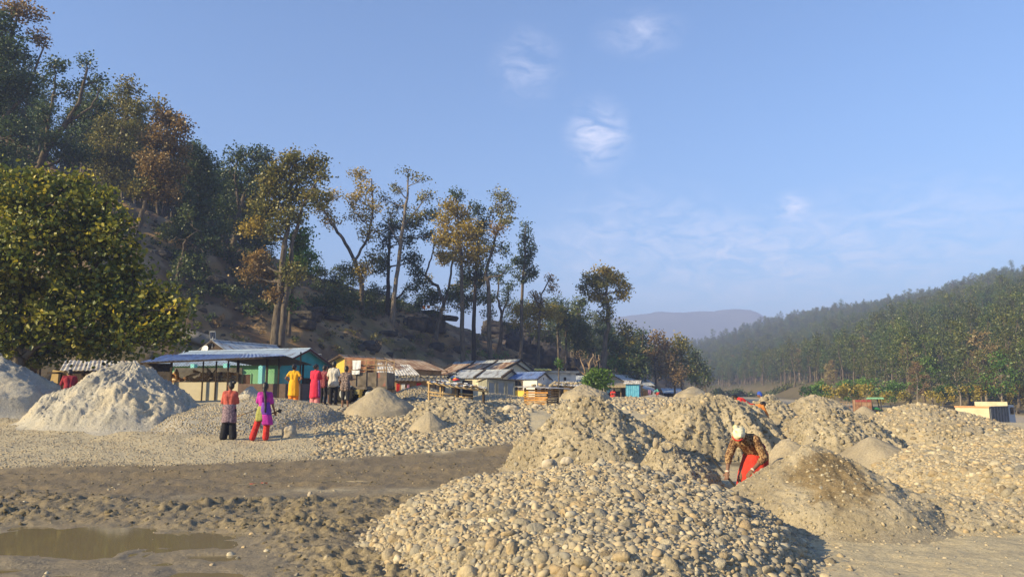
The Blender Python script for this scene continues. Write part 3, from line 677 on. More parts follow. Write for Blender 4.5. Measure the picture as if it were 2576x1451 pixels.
# ------------------------------------------------------------------ trees and rocks
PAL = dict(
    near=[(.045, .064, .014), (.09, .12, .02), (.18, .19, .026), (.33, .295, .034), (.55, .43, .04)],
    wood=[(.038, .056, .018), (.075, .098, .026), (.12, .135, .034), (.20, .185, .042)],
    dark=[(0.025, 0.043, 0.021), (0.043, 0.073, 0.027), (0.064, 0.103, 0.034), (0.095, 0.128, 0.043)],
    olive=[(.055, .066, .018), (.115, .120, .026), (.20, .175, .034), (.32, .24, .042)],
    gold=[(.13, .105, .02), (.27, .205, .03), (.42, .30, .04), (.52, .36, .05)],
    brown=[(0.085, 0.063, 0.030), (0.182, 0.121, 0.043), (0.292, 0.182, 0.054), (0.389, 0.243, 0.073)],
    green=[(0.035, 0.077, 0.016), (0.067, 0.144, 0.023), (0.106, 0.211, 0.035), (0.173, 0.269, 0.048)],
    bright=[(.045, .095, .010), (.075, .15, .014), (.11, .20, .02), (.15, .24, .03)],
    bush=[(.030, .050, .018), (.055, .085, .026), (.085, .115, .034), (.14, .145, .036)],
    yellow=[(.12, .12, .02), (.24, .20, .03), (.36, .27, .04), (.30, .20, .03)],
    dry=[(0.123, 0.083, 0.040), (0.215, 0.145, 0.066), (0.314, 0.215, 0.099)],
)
def leaf_mat(pal, rand=False):
    nm = 'leaves_' + pal + ('_varied' if rand else '')
    if nm in bpy.data.materials: return bpy.data.materials[nm]
    m = bpy.data.materials.new(nm); m.use_nodes = True; n, l = m.node_tree.nodes, m.node_tree.links; n.clear()
    o = n.new('ShaderNodeOutputMaterial'); at = n.new('ShaderNodeAttribute'); at.attribute_name = 'tone'
    r = ramp(n, PAL[pal]); l.new(at.outputs['Fac'], r.inputs[0]); col = r.outputs[0]
    if rand:
        oi = n.new('ShaderNodeObjectInfo'); h = n.new('ShaderNodeHueSaturation'); l.new(col, h.inputs['Color'])
        mr = n.new('ShaderNodeMapRange'); mr.inputs['To Min'].default_value = .485; mr.inputs['To Max'].default_value = .535; l.new(oi.outputs['Random'], mr.inputs['Value']); l.new(mr.outputs[0], h.inputs['Hue'])
        mv = n.new('ShaderNodeMapRange'); mv.inputs['To Min'].default_value = .75; mv.inputs['To Max'].default_value = 1.25; l.new(oi.outputs['Random'], mv.inputs['Value']); l.new(mv.outputs[0], h.inputs['Value']); col = h.outputs[0]
    d = n.new('ShaderNodeBsdfDiffuse'); t = n.new('ShaderNodeBsdfTranslucent'); g = n.new('ShaderNodeBsdfGlossy'); g.inputs['Roughness'].default_value = .45
    l.new(col, d.inputs[0]); l.new(col, t.inputs[0]); g.inputs[0].default_value = (.9, .9, .85, 1)
    m1 = n.new('ShaderNodeMixShader'); m1.inputs[0].default_value = .35; l.new(d.outputs[0], m1.inputs[1]); l.new(t.outputs[0], m1.inputs[2])
    m2 = n.new('ShaderNodeMixShader'); m2.inputs[0].default_value = .03; l.new(m1.outputs[0], m2.inputs[1]); l.new(g.outputs[0], m2.inputs[2])
    l.new(m2.outputs[0], o.inputs[0]); return m
def hit(x, y, d0, lo=40, hi=170):
    """distance at which the line of sight meets the hillside, else d0"""
    k = ray(x, y); ds = np.arange(lo, hi, .3); f = ds / k.y; X, Y, Z = k.x * f, ds, CZ + k.z * f
    z = H(X, Y); w = np.where(z > Z)[0]
    return float(ds[w[0]]) if len(w) else d0
bark = M('bark_grey_brown', [(.05, .04, .03), (.11, .088, .065), (.16, .13, .10)], 5, .95, (18, .8, .04), stretch=(1, 1, .25))
bark_pale = M('bark_pale', [(.13, .105, .08), (.24, .20, .15)], 5, .95, (18, .6, .03), stretch=(1, 1, .25))
bark_dark = M('bark_dark', [(.025, .02, .016), (.06, .048, .038)], 5, .95, (18, .8, .04), stretch=(1, 1, .25))

def leaves(centres, nper, spread_r, L, r, tones, shape='rhomb', flat_=.0, out=None):
    """leaf faces in clumps; returns V, F, tone per face"""
    n = len(centres); c = np.repeat(centres, nper, axis=0) + r.normal(0, 1, (n * nper, 3)) * np.repeat(np.broadcast_to(np.asarray(spread_r, float).reshape(-1, 1), (n, 1)), nper, axis=0) * np.array([.6, .6, .5])
    N = len(c); a = r.normal(size=(N, 3)); a[:, 2] = a[:, 2] * .7 - .25; a /= np.linalg.norm(a, axis=1)[:, None]
    w = r.normal(size=(N, 3)); w[:, 2] *= .6; b = np.cross(a, w); b /= np.linalg.norm(b, axis=1)[:, None]
    ln = (L * r.uniform(.6, 1.25, N))[:, None]; wd = ln * .34
    tn = np.clip(np.repeat(tones, nper) + r.normal(0, .11, N), 0, 1)
    if shape == 'rhomb':
        V = np.stack([c - a * ln * .5, c + b * wd - a * ln * .05, c + a * ln * .5, c - b * wd - a * ln * .05], 1)
        return V.reshape(-1, 3), np.arange(N * 4).reshape(N, 4), tn
    nn = np.cross(a, b)
    V = np.stack([c - a * ln * .5, c + b * wd * 1.15 - a * ln * .18, c + b * wd * .8 + a * ln * .2, c + a * ln * .55 - nn * ln * .12, c - b * wd * .8 + a * ln * .2, c - b * wd * 1.15 - a * ln * .18], 1)
    V[:, [1, 2, 4, 5]] += (nn * ln * .10)[:, None]
    k = np.arange(N)[:, None] * 6
    F = np.concatenate([k + np.array([0, 1, 2, 3]), k + np.array([0, 3, 4, 5])]); return V.reshape(-1, 3), F, np.concatenate([tn, tn])
def cluster_points(c, rad, n, r):
    d = r.normal(size=(n, 3)); d /= np.linalg.norm(d, axis=1)[:, None]; q = r.random(n) ** .45
    p = d * q[:, None]
    return np.asarray(c) + p * np.asarray(rad)
def limb(mb, a, b, r0, r1, r, sag=.12, n=6, sides=6, tw=.05):
    a, b = Vector(a), Vector(b); L = (b - a).length; pts = []; rr = []; k = Vector(r.normal(0, 1, 3)) * L * tw
    for i in range(n):
        t = i / (n - 1); p = a.lerp(b, t) + Vector((0, 0, -sag * L * math.sin(math.pi * t))) + k * math.sin(2 * math.pi * t)
        pts.append(p); rr.append(r0 + (r1 - r0) * t ** .8)
    mb.tube(pts, rr, sides, cap=False); return pts
def tree(name, label, d, trunks, clusters, pal='olive', dens=1.0, leaf=.27, clump=.52, per=17, bk=bark, seed=0, thick=.8, group=None, shape='rhomb', twig=7, on_hill=False, sparse=1.0):
    """trunks: lists of (column, row, width in px); clusters: (column, row, half width, half height[, palette]) of foliage masses"""
    r = np.random.default_rng(1000 + seed); b0 = trunks[0][0]
    if on_hill: d = hit(b0[0], b0[1], d + 12)
    k = px(d); base = P(b0[0], b0[1], d); base.z = min(base.z, Hs(base.x, base.y))
    t = thing(name, label, 'tree', base, group=group); mb = MB(); ends = []
    def W(x, y, dd=0): return P(x, y, d + dd) - base
    allp = []
    for tr in trunks:
        pts = []; rr = []
        for i, (x, y, w) in enumerate(tr): pts.append(W(x, y, (r.normal(0, .3) if i else 0))); rr.append(w * k / 2)
        if tr is trunks[0]: pts[0].z = min(pts[0].z, Hs(base.x, base.y) - base.z) - .6; rr[0] *= 1.25
        P2 = []; R2 = []
        for i in range(len(pts) - 1):
            for s_ in range(4):
                q = s_ / 4; P2.append(pts[i].lerp(pts[i + 1], q) + Vector(r.normal(0, .05, 3)) * (1 if i + s_ else 0)); R2.append(rr[i] + (rr[i + 1] - rr[i]) * q)
        P2.append(pts[-1]); R2.append(rr[-1]); mb.tube(P2, R2, 8, cap=False); allp += list(zip(P2, R2))
    VV, FF, TT = {}, {}, {}
    for ci, cl in enumerate(clusters):
        x, y, rx, ry = cl[:4]; pl = cl[4] if len(cl) > 4 else pal
        dd = r.normal(0, .5) * rx * k * thick; c = W(x, y, dd); rad = np.array((rx * k, rx * k * thick, ry * k))
        # limb from the trunk point below and near
        cand = [(p, q) for p, q in allp if p.z < c.z + .1] or allp
        p0, q0 = min(cand, key=lambda pq: (pq[0] - c).length + .6 * max(0, (pq[0].z - c.z + rad[2])))
        r0 = min(q0 * .7, .02 + .05 * (c - p0).length)
        lp = limb(mb, p0, c, max(r0, .03), .03, r, .06)
        for _ in range(twig):
            e = Vector(cluster_points(c, rad * .95, 1, r)[0]); s0 = lp[r.integers(2, len(lp))]; limb(mb, s0, e, .035, .012, r, .03, 5, 4)
        n = max(4, int(1.75 * dens * (rad[0] * rad[2] + rad[0] * rad[1]) / (clump * clump) * 2.2)); pts = cluster_points(c, rad, n, r)
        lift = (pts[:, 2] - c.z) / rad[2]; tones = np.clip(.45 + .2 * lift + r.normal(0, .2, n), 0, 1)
        v, f, tn = leaves(pts, per, np.full(n, clump), leaf, r, tones, shape)
        o = sum(len(q) for q in VV.get(pl, [])); VV.setdefault(pl, []).append(v); FF.setdefault(pl, []).append(f + o); TT.setdefault(pl, []).append(tn)
    mb.build('trunk', bk, t, True)
    for pl in VV:
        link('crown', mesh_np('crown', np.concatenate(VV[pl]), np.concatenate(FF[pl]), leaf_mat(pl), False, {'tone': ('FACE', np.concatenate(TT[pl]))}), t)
    return t
G1 = 'tall trees on the left hill'
# the big leafy tree at the left edge
tree('broadleaf_tree', 'large near tree with big yellow-green leaves filling the left edge', 31,
     [[(60, 905, 30), (40, 780, 24), (60, 640, 18), (90, 520, 10)], [(60, 900, 16), (180, 780, 12), (260, 640, 8)], [(60, 890, 14), (-60, 700, 12), (-40, 560, 8)], [(60, 880, 12), (280, 840, 9), (380, 780, 6)]],
     [(40, 500, 90, 65), (140, 495, 95, 65), (-60, 520, 100, 80), (225, 530, 75, 65), (60, 600, 110, 85), (180, 610, 110, 80), (280, 600, 65, 70), (-50, 680, 110, 110), (90, 720, 120, 85), (230, 700, 105, 85),
      (325, 690, 60, 70), (0, 820, 110, 75), (150, 810, 115, 70), (290, 790, 100, 75), (385, 760, 65, 55), (420, 800, 45, 50), (370, 840, 75, 45), (250, 865, 110, 35), (100, 870, 110, 40), (200, 455, 32, 26), (95, 440, 36, 22), (5, 432, 42, 24), (268, 500, 28, 30), (335, 630, 32, 36), (452, 772, 24, 26), (440, 850, 34, 26), (310, 560, 24, 26)],
     'near', dens=1.0, leaf=.195, clump=.44, per=18, seed=1, shape='ovate', thick=.75, twig=9)
# skyline trees, left to right
tree('tall_tree', 'very tall dark tree at the top left corner', 62, [[(-30, 470, 26), (-20, 320, 20), (0, 180, 14), (40, 60, 7)], [(-20, 330, 12), (70, 230, 7), (110, 120, 4)]],
     [(55, 25, 60, 25, 'brown'), (-10, 70, 70, 45), (100, 95, 30, 25, 'brown'), (20, 130, 70, 40), (-40, 190, 80, 60), (50, 215, 60, 40), (-20, 290, 80, 55), (40, 330, 55, 40), (-30, 400, 90, 55), (30, 440, 70, 40)], 'dark', on_hill=True, seed=2, dens=.9, group=G1)
tree('tall_tree', 'slender leaning tree with open forked limbs near the top left', 66, [[(70, 470, 20), (110, 390, 17), (160, 320, 13), (200, 260, 9), (220, 170, 5)], [(110, 390, 10), (130, 260, 7), (140, 190, 4)], [(170, 310, 8), (230, 270, 5), (255, 220, 3)]],
     [(218, 152, 24, 20), (240, 205, 34, 28), (140, 165, 38, 22), (175, 225, 40, 28), (115, 200, 28, 25), (195, 290, 34, 24), (110, 290, 36, 30), (130, 350, 48, 30), (250, 265, 30, 24), (60, 400, 70, 45), (190, 385, 60, 35)], 'dark', on_hill=True, seed=3, dens=.65, group=G1)
tree('tall_tree', 'tall olive tree with a pointed crown between the leaning tree and the brown one', 68, [[(250, 500, 18), (280, 420, 15), (310, 330, 10), (325, 230, 5)], [(275, 440, 8), (240, 360, 5)]],
     [(325, 222, 32, 28), (300, 265, 40, 34), (345, 275, 36, 34), (275, 320, 48, 38), (335, 335, 55, 42), (250, 380, 50, 40), (320, 400, 62, 42), (280, 445, 60, 40)], 'olive', on_hill=True, seed=4, group=G1)
tree('tall_tree', 'broad brownish tree with a bare curved trunk on the upper slope', 66, [[(343, 612, 15), (352, 560, 13), (365, 510, 12), (400, 430, 9), (420, 330, 5)], [(366, 505, 8), (440, 440, 5)]],
     [(395, 262, 22, 14, 'gold'), (420, 300, 48, 30), (455, 320, 28, 34), (395, 350, 50, 40), (440, 375, 42, 42), (385, 415, 52, 40), (445, 435, 32, 40), (370, 470, 46, 34, 'olive'), (410, 480, 50, 34), (340, 480, 30, 24, 'gold')], 'brown', on_hill=True, seed=5, dens=1.1, group=G1)
tree('tall_tree', 'dense dark green tree standing right of the brownish one', 72, [[(490, 640, 16), (500, 540, 12), (505, 420, 6)]],
     [(485, 385, 30, 26), (510, 415, 38, 34), (480, 450, 40, 40), (530, 470, 34, 40), (500, 520, 52, 46), (470, 580, 46, 40), (530, 590, 48, 45)], 'dark', on_hill=True, seed=6, dens=1.1, group=G1)
tree('tall_tree', 'dark spreading tree with forked pale trunk in the middle of the left slope', 70, [[(578, 640, 15), (592, 590, 13), (602, 530, 11), (625, 470, 8), (655, 410, 4)], [(602, 530, 8), (590, 450, 5), (600, 400, 3)], [(604, 525, 6), (665, 480, 4)]],
     [(598, 392, 38, 24), (650, 388, 40, 22), (575, 430, 28, 30), (625, 430, 40, 30), (670, 420, 34, 28), (590, 470, 34, 26), (645, 480, 40, 28), (690, 465, 34, 34), (615, 525, 34, 22), (665, 540, 36, 30), (560, 520, 30, 40)], 'dark', on_hill=True, seed=7, dens=.85, group=G1)
tree('tall_tree', 'largest olive tree with twin bare trunks rising above the tin-roofed house', 58,
     [[(690, 868, 22), (705, 740, 17), (716, 620, 14), (728, 540, 11), (735, 440, 5)], [(706, 868, 19), (720, 740, 14), (735, 620, 11), (760, 520, 8), (800, 450, 4)], [(730, 540, 8), (680, 490, 6), (650, 450, 3)]],
     [(742, 398, 40, 22), (795, 408, 34, 26), (700, 430, 46, 30), (760, 445, 48, 32), (812, 440, 20, 26), (675, 470, 42, 32), (735, 490, 56, 36), (795, 500, 34, 34), (670, 525, 50, 34), (730, 545, 46, 26), (640, 575, 36, 26, 'gold'), (690, 580, 30, 24),
      (645, 655, 34, 26, 'brown'), (625, 690, 26, 24, 'brown'), (670, 690, 40, 26, 'brown'), (690, 740, 30, 22, 'brown'), (735, 690, 34, 30, 'olive')], 'olive', on_hill=True, seed=8, dens=1.15, group=G1)
tree('vine_column', 'tall leaf-smothered stem of fresh green creeper beside the twin trunks', 57, [[(722, 850, 9), (735, 740, 8), (752, 640, 7), (758, 575, 4)]],
     [(756, 590, 26, 26), (748, 625, 34, 30), (765, 655, 30, 30), (742, 670, 30, 24), (700, 742, 14, 14), (735, 765, 14, 18)], 'green', on_hill=True, seed=9, dens=2.0, leaf=.26, group=G1)
tree('tall_tree', 'golden-leaved tree forking into two curved limbs', 70, [[(914, 785, 13), (908, 700, 11), (890, 650, 9), (862, 600, 8), (838, 565, 7), (815, 530, 4)], [(893, 655, 7), (925, 600, 6), (938, 540, 5), (935, 450, 3)]],
     [(900, 440, 24, 20), (920, 475, 30, 26), (893, 500, 26, 24), (940, 520, 24, 28), (905, 545, 34, 26), (835, 490, 26, 16), (815, 530, 30, 24), (838, 560, 24, 20), (925, 590, 30, 30), (940, 650, 22, 34, 'olive'), (905, 670, 26, 14), (910, 690, 30, 16)], 'gold', on_hill=True, seed=10, dens=.62, sparse=.8, group=G1)
tree('tall_tree', 'thin-crowned tree with a long pale leaning trunk and bare upper twigs', 71, [[(985, 812, 12), (992, 740, 11), (1003, 660, 10), (1012, 580, 9), (1024, 500, 6), (1028, 440, 3)], [(1014, 570, 5), (1060, 510, 3), (1085, 480, 2)], [(1008, 620, 5), (975, 560, 3)]],
     [(1022, 430, 22, 12), (1055, 452, 24, 16), (1085, 490, 16, 18), (1000, 475, 26, 18), (965, 500, 24, 16), (1060, 500, 24, 20), (1015, 520, 28, 22), (985, 540, 26, 24), (1050, 540, 28, 24)], 'olive', on_hill=True, seed=11, dens=.34, bk=bark_pale, twig=8, group=G1)
tree('tall_tree', 'dark green tree with straight black trunk behind the pale leaning one', 74, [[(975, 790, 11), (977, 700, 9), (980, 600, 6), (985, 560, 3)]],
     [(985, 570, 30, 22), (1040, 560, 34, 24), (970, 605, 22, 26), (1025, 600, 24, 26), (1090, 540, 24, 22), (960, 660, 24, 34), (1040, 650, 26, 40), (1050, 710, 30, 40), (1075, 590, 22, 14)], 'dark', on_hill=True, seed=12, dens=.9, bk=bark_dark, group=G1)
tree('forked_tree', 'nearly bare Y-shaped tree in front of the rock outcrop', 68, [[(1095, 852, 11), (1105, 800, 10), (1117, 765, 9), (1100, 720, 8), (1065, 690, 6), (1040, 665, 5), (1020, 650, 3)], [(1117, 765, 8), (1130, 720, 6), (1138, 660, 5), (1140, 620, 3)], [(1070, 694, 5), (1085, 650, 4), (1092, 610, 2)]],
     [(1095, 610, 10, 12, 'olive'), (1020, 650, 14, 10), (1130, 640, 12, 12, 'olive')], 'dark', on_hill=True, seed=13, dens=.5, group=G1)
tree('tall_tree', 'full golden-olive tree above the rocks in the middle of the ridge', 75, [[(1165, 790, 11), (1162, 720, 9), (1160, 640, 8), (1150, 520, 4)]],
     [(1148, 490, 20, 16, 'dark'), (1135, 520, 30, 22), (1160, 545, 34, 26), (1120, 560, 30, 26), (1180, 580, 38, 28), (1115, 600, 32, 26), (1155, 610, 38, 28), (1200, 630, 36, 28), (1130, 645, 38, 22), (1180, 655, 40, 20)], 'gold', on_hill=True, seed=14, dens=1.0, group=G1)
tree('tall_tree', 'dark narrow tree half hidden behind the golden-olive one', 78, [[(1192, 790, 10), (1195, 700, 8), (1205, 560, 4)]],
     [(1200, 525, 20, 22), (1215, 560, 22, 26), (1195, 590, 26, 30), (1175, 700, 30, 30), (1205, 690, 24, 34), (1150, 730, 22, 26)], 'dark', on_hill=True, seed=15, dens=1.0, bk=bark_dark, group=G1)
tree('tall_tree', 'tall tree with thin brownish crown leaning right of the golden one', 75, [[(1237, 775, 11), (1228, 720, 10), (1222, 690, 8), (1240, 620, 7), (1262, 540, 4)], [(1224, 700, 5), (1265, 690, 3)]],
     [(1258, 492, 28, 16), (1285, 520, 22, 22), (1250, 530, 26, 22), (1275, 555, 24, 22), (1250, 580, 28, 26, 'brown'), (1230, 620, 22, 26), (1265, 625, 22, 24, 'dark'), (1265, 680, 26, 14, 'dark'), (1225, 670, 18, 20, 'dark')], 'olive', on_hill=True, seed=16, dens=.62, group=G1)
tree('columnar_tree', 'narrow dark columnar tree standing alone against the sky', 82, [[(1310, 800, 8), (1314, 720, 7), (1320, 640, 5), (1322, 570, 2)]],
     [(1323, 572, 12, 16), (1322, 600, 18, 20), (1328, 630, 22, 22), (1320, 660, 28, 18), (1300, 655, 14, 8), (1328, 685, 24, 18), (1342, 690, 10, 10), (1302, 695, 12, 7), (1320, 705, 16, 8)], 'dark', on_hill=True, seed=17, dens=1.05, group=G1)
tree('small_tree', 'small crooked tree with tufted crown in front of the dark cliff', 66, [[(1253, 885, 10), (1262, 830, 9), (1262, 790, 7), (1252, 750, 5), (1255, 700, 3)], [(1262, 795, 5), (1278, 745, 4), (1280, 710, 2)]],
     [(1258, 700, 16, 14), (1280, 725, 16, 22), (1238, 690, 12, 8), (1275, 755, 14, 14)], 'dark', on_hill=True, seed=18, dens=.9)
tree('small_tree', 'thin half-bare tree with yellowing lower leaves right of the columnar tree', 88, [[(1352, 850, 8), (1358, 790, 6), (1362, 740, 4), (1385, 695, 2)], [(1358, 780, 4), (1338, 730, 2)]],
     [(1382, 698, 14, 12, 'brown'), (1392, 730, 14, 14, 'brown'), (1345, 745, 16, 12, 'brown'), (1340, 790, 24, 26, 'gold'), (1375, 785, 26, 24, 'gold'), (1360, 760, 20, 16)], 'brown', on_hill=True, seed=19, dens=.7, twig=8)
tree('lone_tree', 'round-crowned golden tree with thick bare trunk alone at the end of the ridge', 84, [[(1516, 905, 13), (1520, 860, 12), (1530, 822, 11), (1528, 770, 8), (1526, 710, 4)], [(1530, 815, 5), (1500, 780, 3)]],
     [(1517, 680, 26, 14), (1490, 700, 28, 14, 'olive'), (1545, 700, 28, 18), (1565, 725, 22, 20), (1470, 725, 18, 14, 'olive'), (1510, 715, 36, 18, 'olive'), (1570, 745, 16, 10, 'gold'), (1500, 745, 30, 12, 'gold'), (1525, 760, 20, 18, 'olive'), (1528, 790, 16, 20, 'olive'), (1515, 805, 12, 10, 'olive')], 'gold', on_hill=True, seed=20, dens=1.15, leaf=.28)
tree('dead_tree', 'vine-hung broken tree with drooping bare twigs on the dark slope', 56, [[(440, 745, 11), (450, 680, 9), (462, 630, 8), (468, 600, 5)], [(466, 605, 3), (490, 620, 2), (512, 635, 1)], [(466, 603, 3), (440, 598, 2), (425, 606, 1)], [(467, 602, 3), (480, 590, 2), (505, 580, 1)]],
     [(460, 660, 14, 26), (470, 540, 16, 40), (446, 700, 10, 20)], 'bush', on_hill=True, seed=21, dens=.9)
tree('pollarded_tree', 'cut-back bare tree with stubby upright limbs behind the bright shrub', 74, [[(1480, 955, 9), (1481, 935, 7), (1484, 915, 5), (1492, 890, 3)], [(1479, 950, 6), (1468, 925, 4), (1460, 900, 3), (1458, 893, 2)], [(1482, 945, 5), (1497, 925, 4), (1508, 905, 3), (1505, 893, 2)], [(1480, 948, 5), (1462, 935, 3), (1449, 922, 2)], [(1483, 930, 4), (1478, 908, 3), (1480, 893, 2)], [(1497, 922, 3), (1492, 900, 2)]],
     [(1459, 893, 3, 3, 'dry')], 'dry', seed=22, dens=.2, leaf=.15, bk=M('bark_tan', [(.16, .11, .065), (.30, .21, .13)], 8, .95, (20, .6, .03)), twig=0)
tree('green_shrub', 'bright fresh green shrub between the white house and the thatched stall', 66, [[(1500, 1000, 5), (1500, 975, 4), (1502, 950, 3)]],
     [(1504, 940, 18, 12), (1488, 955, 22, 14), (1518, 955, 22, 14), (1500, 970, 30, 14)], 'bright', seed=23, dens=1.6, leaf=.24, clump=.4)
tree('potted_tree', 'little tuft-headed plant standing on the flat white roof', 66, [[(1406, 934, 3), (1406, 920, 3), (1407, 910, 2)]], [(1406, 909, 5, 6), (1410, 918, 4, 4)], 'green', seed=24, dens=2, leaf=.16, clump=.25)
# hazy trees at the far end of the left hill
G2 = 'hazy trees past the end of the cliff'
r_ = random.Random(4)
for i, (x, y0, yt, w, dd, pl, lb) in enumerate((
        (1425, 850, 765, 22, 105, 'bush', 'bushy grey-green tree left of the lone golden tree'), (1455, 860, 745, 20, 110, 'bush', 'taller grey-green tree just left of the lone golden tree'),
        (1405, 840, 770, 18, 112, 'olive', 'small olive tree low on the ridge behind the half-bare one'), (1580, 945, 812, 30, 104, 'olive', 'first dark olive tree right of the lone golden tree'),
        (1618, 960, 830, 26, 112, 'dark', 'dark tree second right of the lone golden tree'), (1650, 975, 842, 30, 110, 'dry', 'pale brown thin-leaved tree above the grey roofs'),
        (1715, 975, 846, 34, 116, 'olive', 'large dark tree with sunlit olive top at the end of the wood'), (1697, 990, 888, 24, 98, 'dry', 'tan-headed slender tree in front of the dark wood'),
        (1755, 985, 880, 24, 130, 'dark', 'dark rounded tree at the right end of the left wood'), (1600, 985, 880, 26, 96, 'bush', 'low dark tree behind the grey tin roofs'),
        (1550, 960, 850, 24, 98, 'bush', 'dark leafy tree at the foot of the lone golden tree'), (1775, 992, 915, 18, 140, 'bush', 'small dark tree where the left wood meets the plain'))):
    hgt = y0 - yt; cl = []
    for j in range(7):
        q = j / 6; cl.append((x + r_.uniform(-.7, .7) * w, yt + hgt * (.08 + .62 * q), w * r_.uniform(.55, .8), hgt * .14))
    tree('hazy_tree', lb, dd, [[(x, y0, 5), (x + r_.uniform(-4, 4), (y0 + yt) / 2, 4), (x, yt + 8, 2)]], cl, pl, seed=40 + i, dens=1.0, leaf=.36, clump=.75, per=14, group=G2)

# generic trees for the woods
def wood_shape(h, w, seed, per=12, clump=.8, leaf=.42, n=60, bare=.35):
    r = np.random.default_rng(seed); mb = MB(); tp = Vector((r.normal(0, .3), r.normal(0, .3), h * .92)); limb(mb, (0, 0, -.5), tp, .022 * h, .04, r, 0, 7, 7, .02); pts = []
    nc = 9
    for i in range(nc):
        q = bare + (1 - bare) * (i + .5) / nc; a = i * 2.4 + r.random(); k = w * math.sin(math.pi * min(1, (q - bare) / (1 - bare) * .82 + .16)) * r.uniform(.5, .95)
        c = Vector((math.cos(a) * k, math.sin(a) * k, h * q)); limb(mb, (0, 0, h * (q - .14)), c, .05, .02, r, .03, 5, 4)
        pts.append(cluster_points(c, (w * .55, w * .55, h * .085), n // nc + 1, r))
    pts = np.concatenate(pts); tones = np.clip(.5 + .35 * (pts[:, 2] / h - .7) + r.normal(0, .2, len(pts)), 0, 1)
    return mb, leaves(pts, per, np.full(len(pts), clump), leaf, r, tones)
WOODP = []
for i, (pl, h, w) in enumerate((('wood', 14, 3.0), ('bush', 12, 2.8), ('wood', 16, 3.2), ('dry', 12, 2.2), ('dark', 13, 2.6), ('green', 10, 2.4), ('bush', 15, 2.6))):
    mb, (v, f, tn) = wood_shape(h, w, 300 + i, n=90, clump=.62, leaf=.36, per=15)
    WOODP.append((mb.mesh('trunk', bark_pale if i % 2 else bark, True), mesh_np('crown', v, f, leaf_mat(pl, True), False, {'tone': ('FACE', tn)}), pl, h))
def wood_tree(x, y, z, kind, s, rz, label, group, name='wood_tree'):
    t = thing(name, label, 'tree', (x, y, z), rz, group); t.scale = (s, s, s * random.uniform(.9, 1.1))
    link('trunk', WOODP[kind][0], t); link('crown', WOODP[kind][1], t)
WL = {'wood': 'olive-green tree at the edge of the wood on the right bank', 'bush': 'grey-green tree at the edge of the wood on the right bank', 'dry': 'thin tan-leaved tree at the edge of the wood on the right bank',
      'dark': 'dark evergreen tree at the edge of the wood on the right bank', 'green': 'fresh green tree at the edge of the wood on the right bank'}
rw = random.Random(11)
# big trees of the near right wood
ORD = 'first second third fourth fifth sixth seventh eighth ninth tenth eleventh twelfth thirteenth fourteenth fifteenth sixteenth seventeenth eighteenth nineteenth twentieth twenty-first twenty-second'.split()
for i, (xx, yt, dd, kd) in enumerate(sorted(((2290, 820, 112, 0), (2330, 800, 108, 2), (2375, 830, 116, 1), (2400, 770, 118, 2), (2440, 775, 110, 0), (2480, 790, 106, 3), (2505, 760, 116, 2), (2545, 742, 112, 0), (2580, 735, 108, 2), (2620, 720, 112, 0),
                                       (2555, 800, 98, 2), (2470, 860, 100, 0), (2410, 860, 104, 1), (2600, 830, 96, 0), (2250, 870, 122, 1), (2345, 870, 106, 5), (2520, 850, 98, 5), (2660, 720, 110, 2), (2310, 900, 104, 3), (2205, 880, 130, 0), (2170, 905, 138, 2), (2235, 850, 134, 0)), reverse=True)):
    p = P(xx, 1000, dd); z = Hs(p.x, p.y); hgt = (CZ + (HOR - yt) / FPX * dd - z) * .86
    wood_tree(p.x, p.y, z, kd, max(.5, hgt / WOODP[kd][3]), rw.uniform(0, 6.28), ORD[i] + ' tall tree from the right edge in the near right wood, ' + {'wood': 'olive green', 'bush': 'grey-green', 'dry': 'thin and tan', 'green': 'fresh green', 'dark': 'dark'}[WOODP[kd][2]], 'tall trees of the near right wood')
for i in range(75):
    s_ = rw.random(); k = rw.choice((0, 0, 1, 2, 3, 4, 6, 6)); xx = 1800 + 480 * s_ + rw.uniform(-20, 20); dd = np.interp(xx, [1800, 1950, 2100, 2280], [330, 215, 150, 128]) + rw.uniform(0, 40)
    p = P(xx, 1000, dd); wood_tree(p.x, p.y, Hs(p.x, p.y), k, rw.uniform(.5, .8), rw.uniform(0, 6.28), WL[WOODP[k][2]], 'trees along the right bank')

WOOD_OB = [tuple(bpy.data.objects.new('wood_%d_%d' % (i, j), me) for j, me in enumerate(w[:2])) for i, w in enumerate(WOODP)]
def wood_mass(name, label, pts, seed, scale=(.7, 1.1), kinds=(0, 1, 1, 2, 4, 4, 6, 6)):
    """a far-off wood that reads as one mass"""
    r = np.random.default_rng(seed); n = len(pts); patch = sstep(-.5, .5, fbm(pts[:, 0] / 45, pts[:, 1] / 45, oc=2))
    size = r.uniform(*scale, n) * (.72 + .4 * patch) * np.where(r.random(n) < .06, 1.25, 1)
    tag(instancer(name, 'woods', WOOD_OB, pts, (('kind', 'INT', r.choice(kinds, n)), ('turn', 'FLOAT_VECTOR', np.stack([np.zeros(n), np.zeros(n), r.uniform(0, 6.28, n)], 1)), ('size', 'FLOAT', size))), label, 'wood', kind='stuff')
rr_ = np.random.default_rng(21)
def wood_points(n, u0, u1, d0, d1, cond):
    u = rr_.uniform(u0, u1, n); d = np.sqrt(rr_.uniform(d0 ** 2, d1 ** 2, n)); x, y = u * d, d; k = cond(x, y); x, y = x[k], y[k]; return np.stack([x, y, H(x, y) - .3], 1)
wood_mass('wooded_slope', 'hazy wood covering the long right-hand hillside', wood_points(9000, .12, .78, 120, 640, lambda x, y: footdist(x, y, FOOT_R)[0] > 8), 31, (.36, .66))
wood_mass('wooded_slope', 'dim wood filling the far end of the valley behind the huts', wood_points(900, .05, .34, 118, 420, lambda x, y: footdist(x, y, FOOT_L)[0] > 4), 32, (.45, .8))
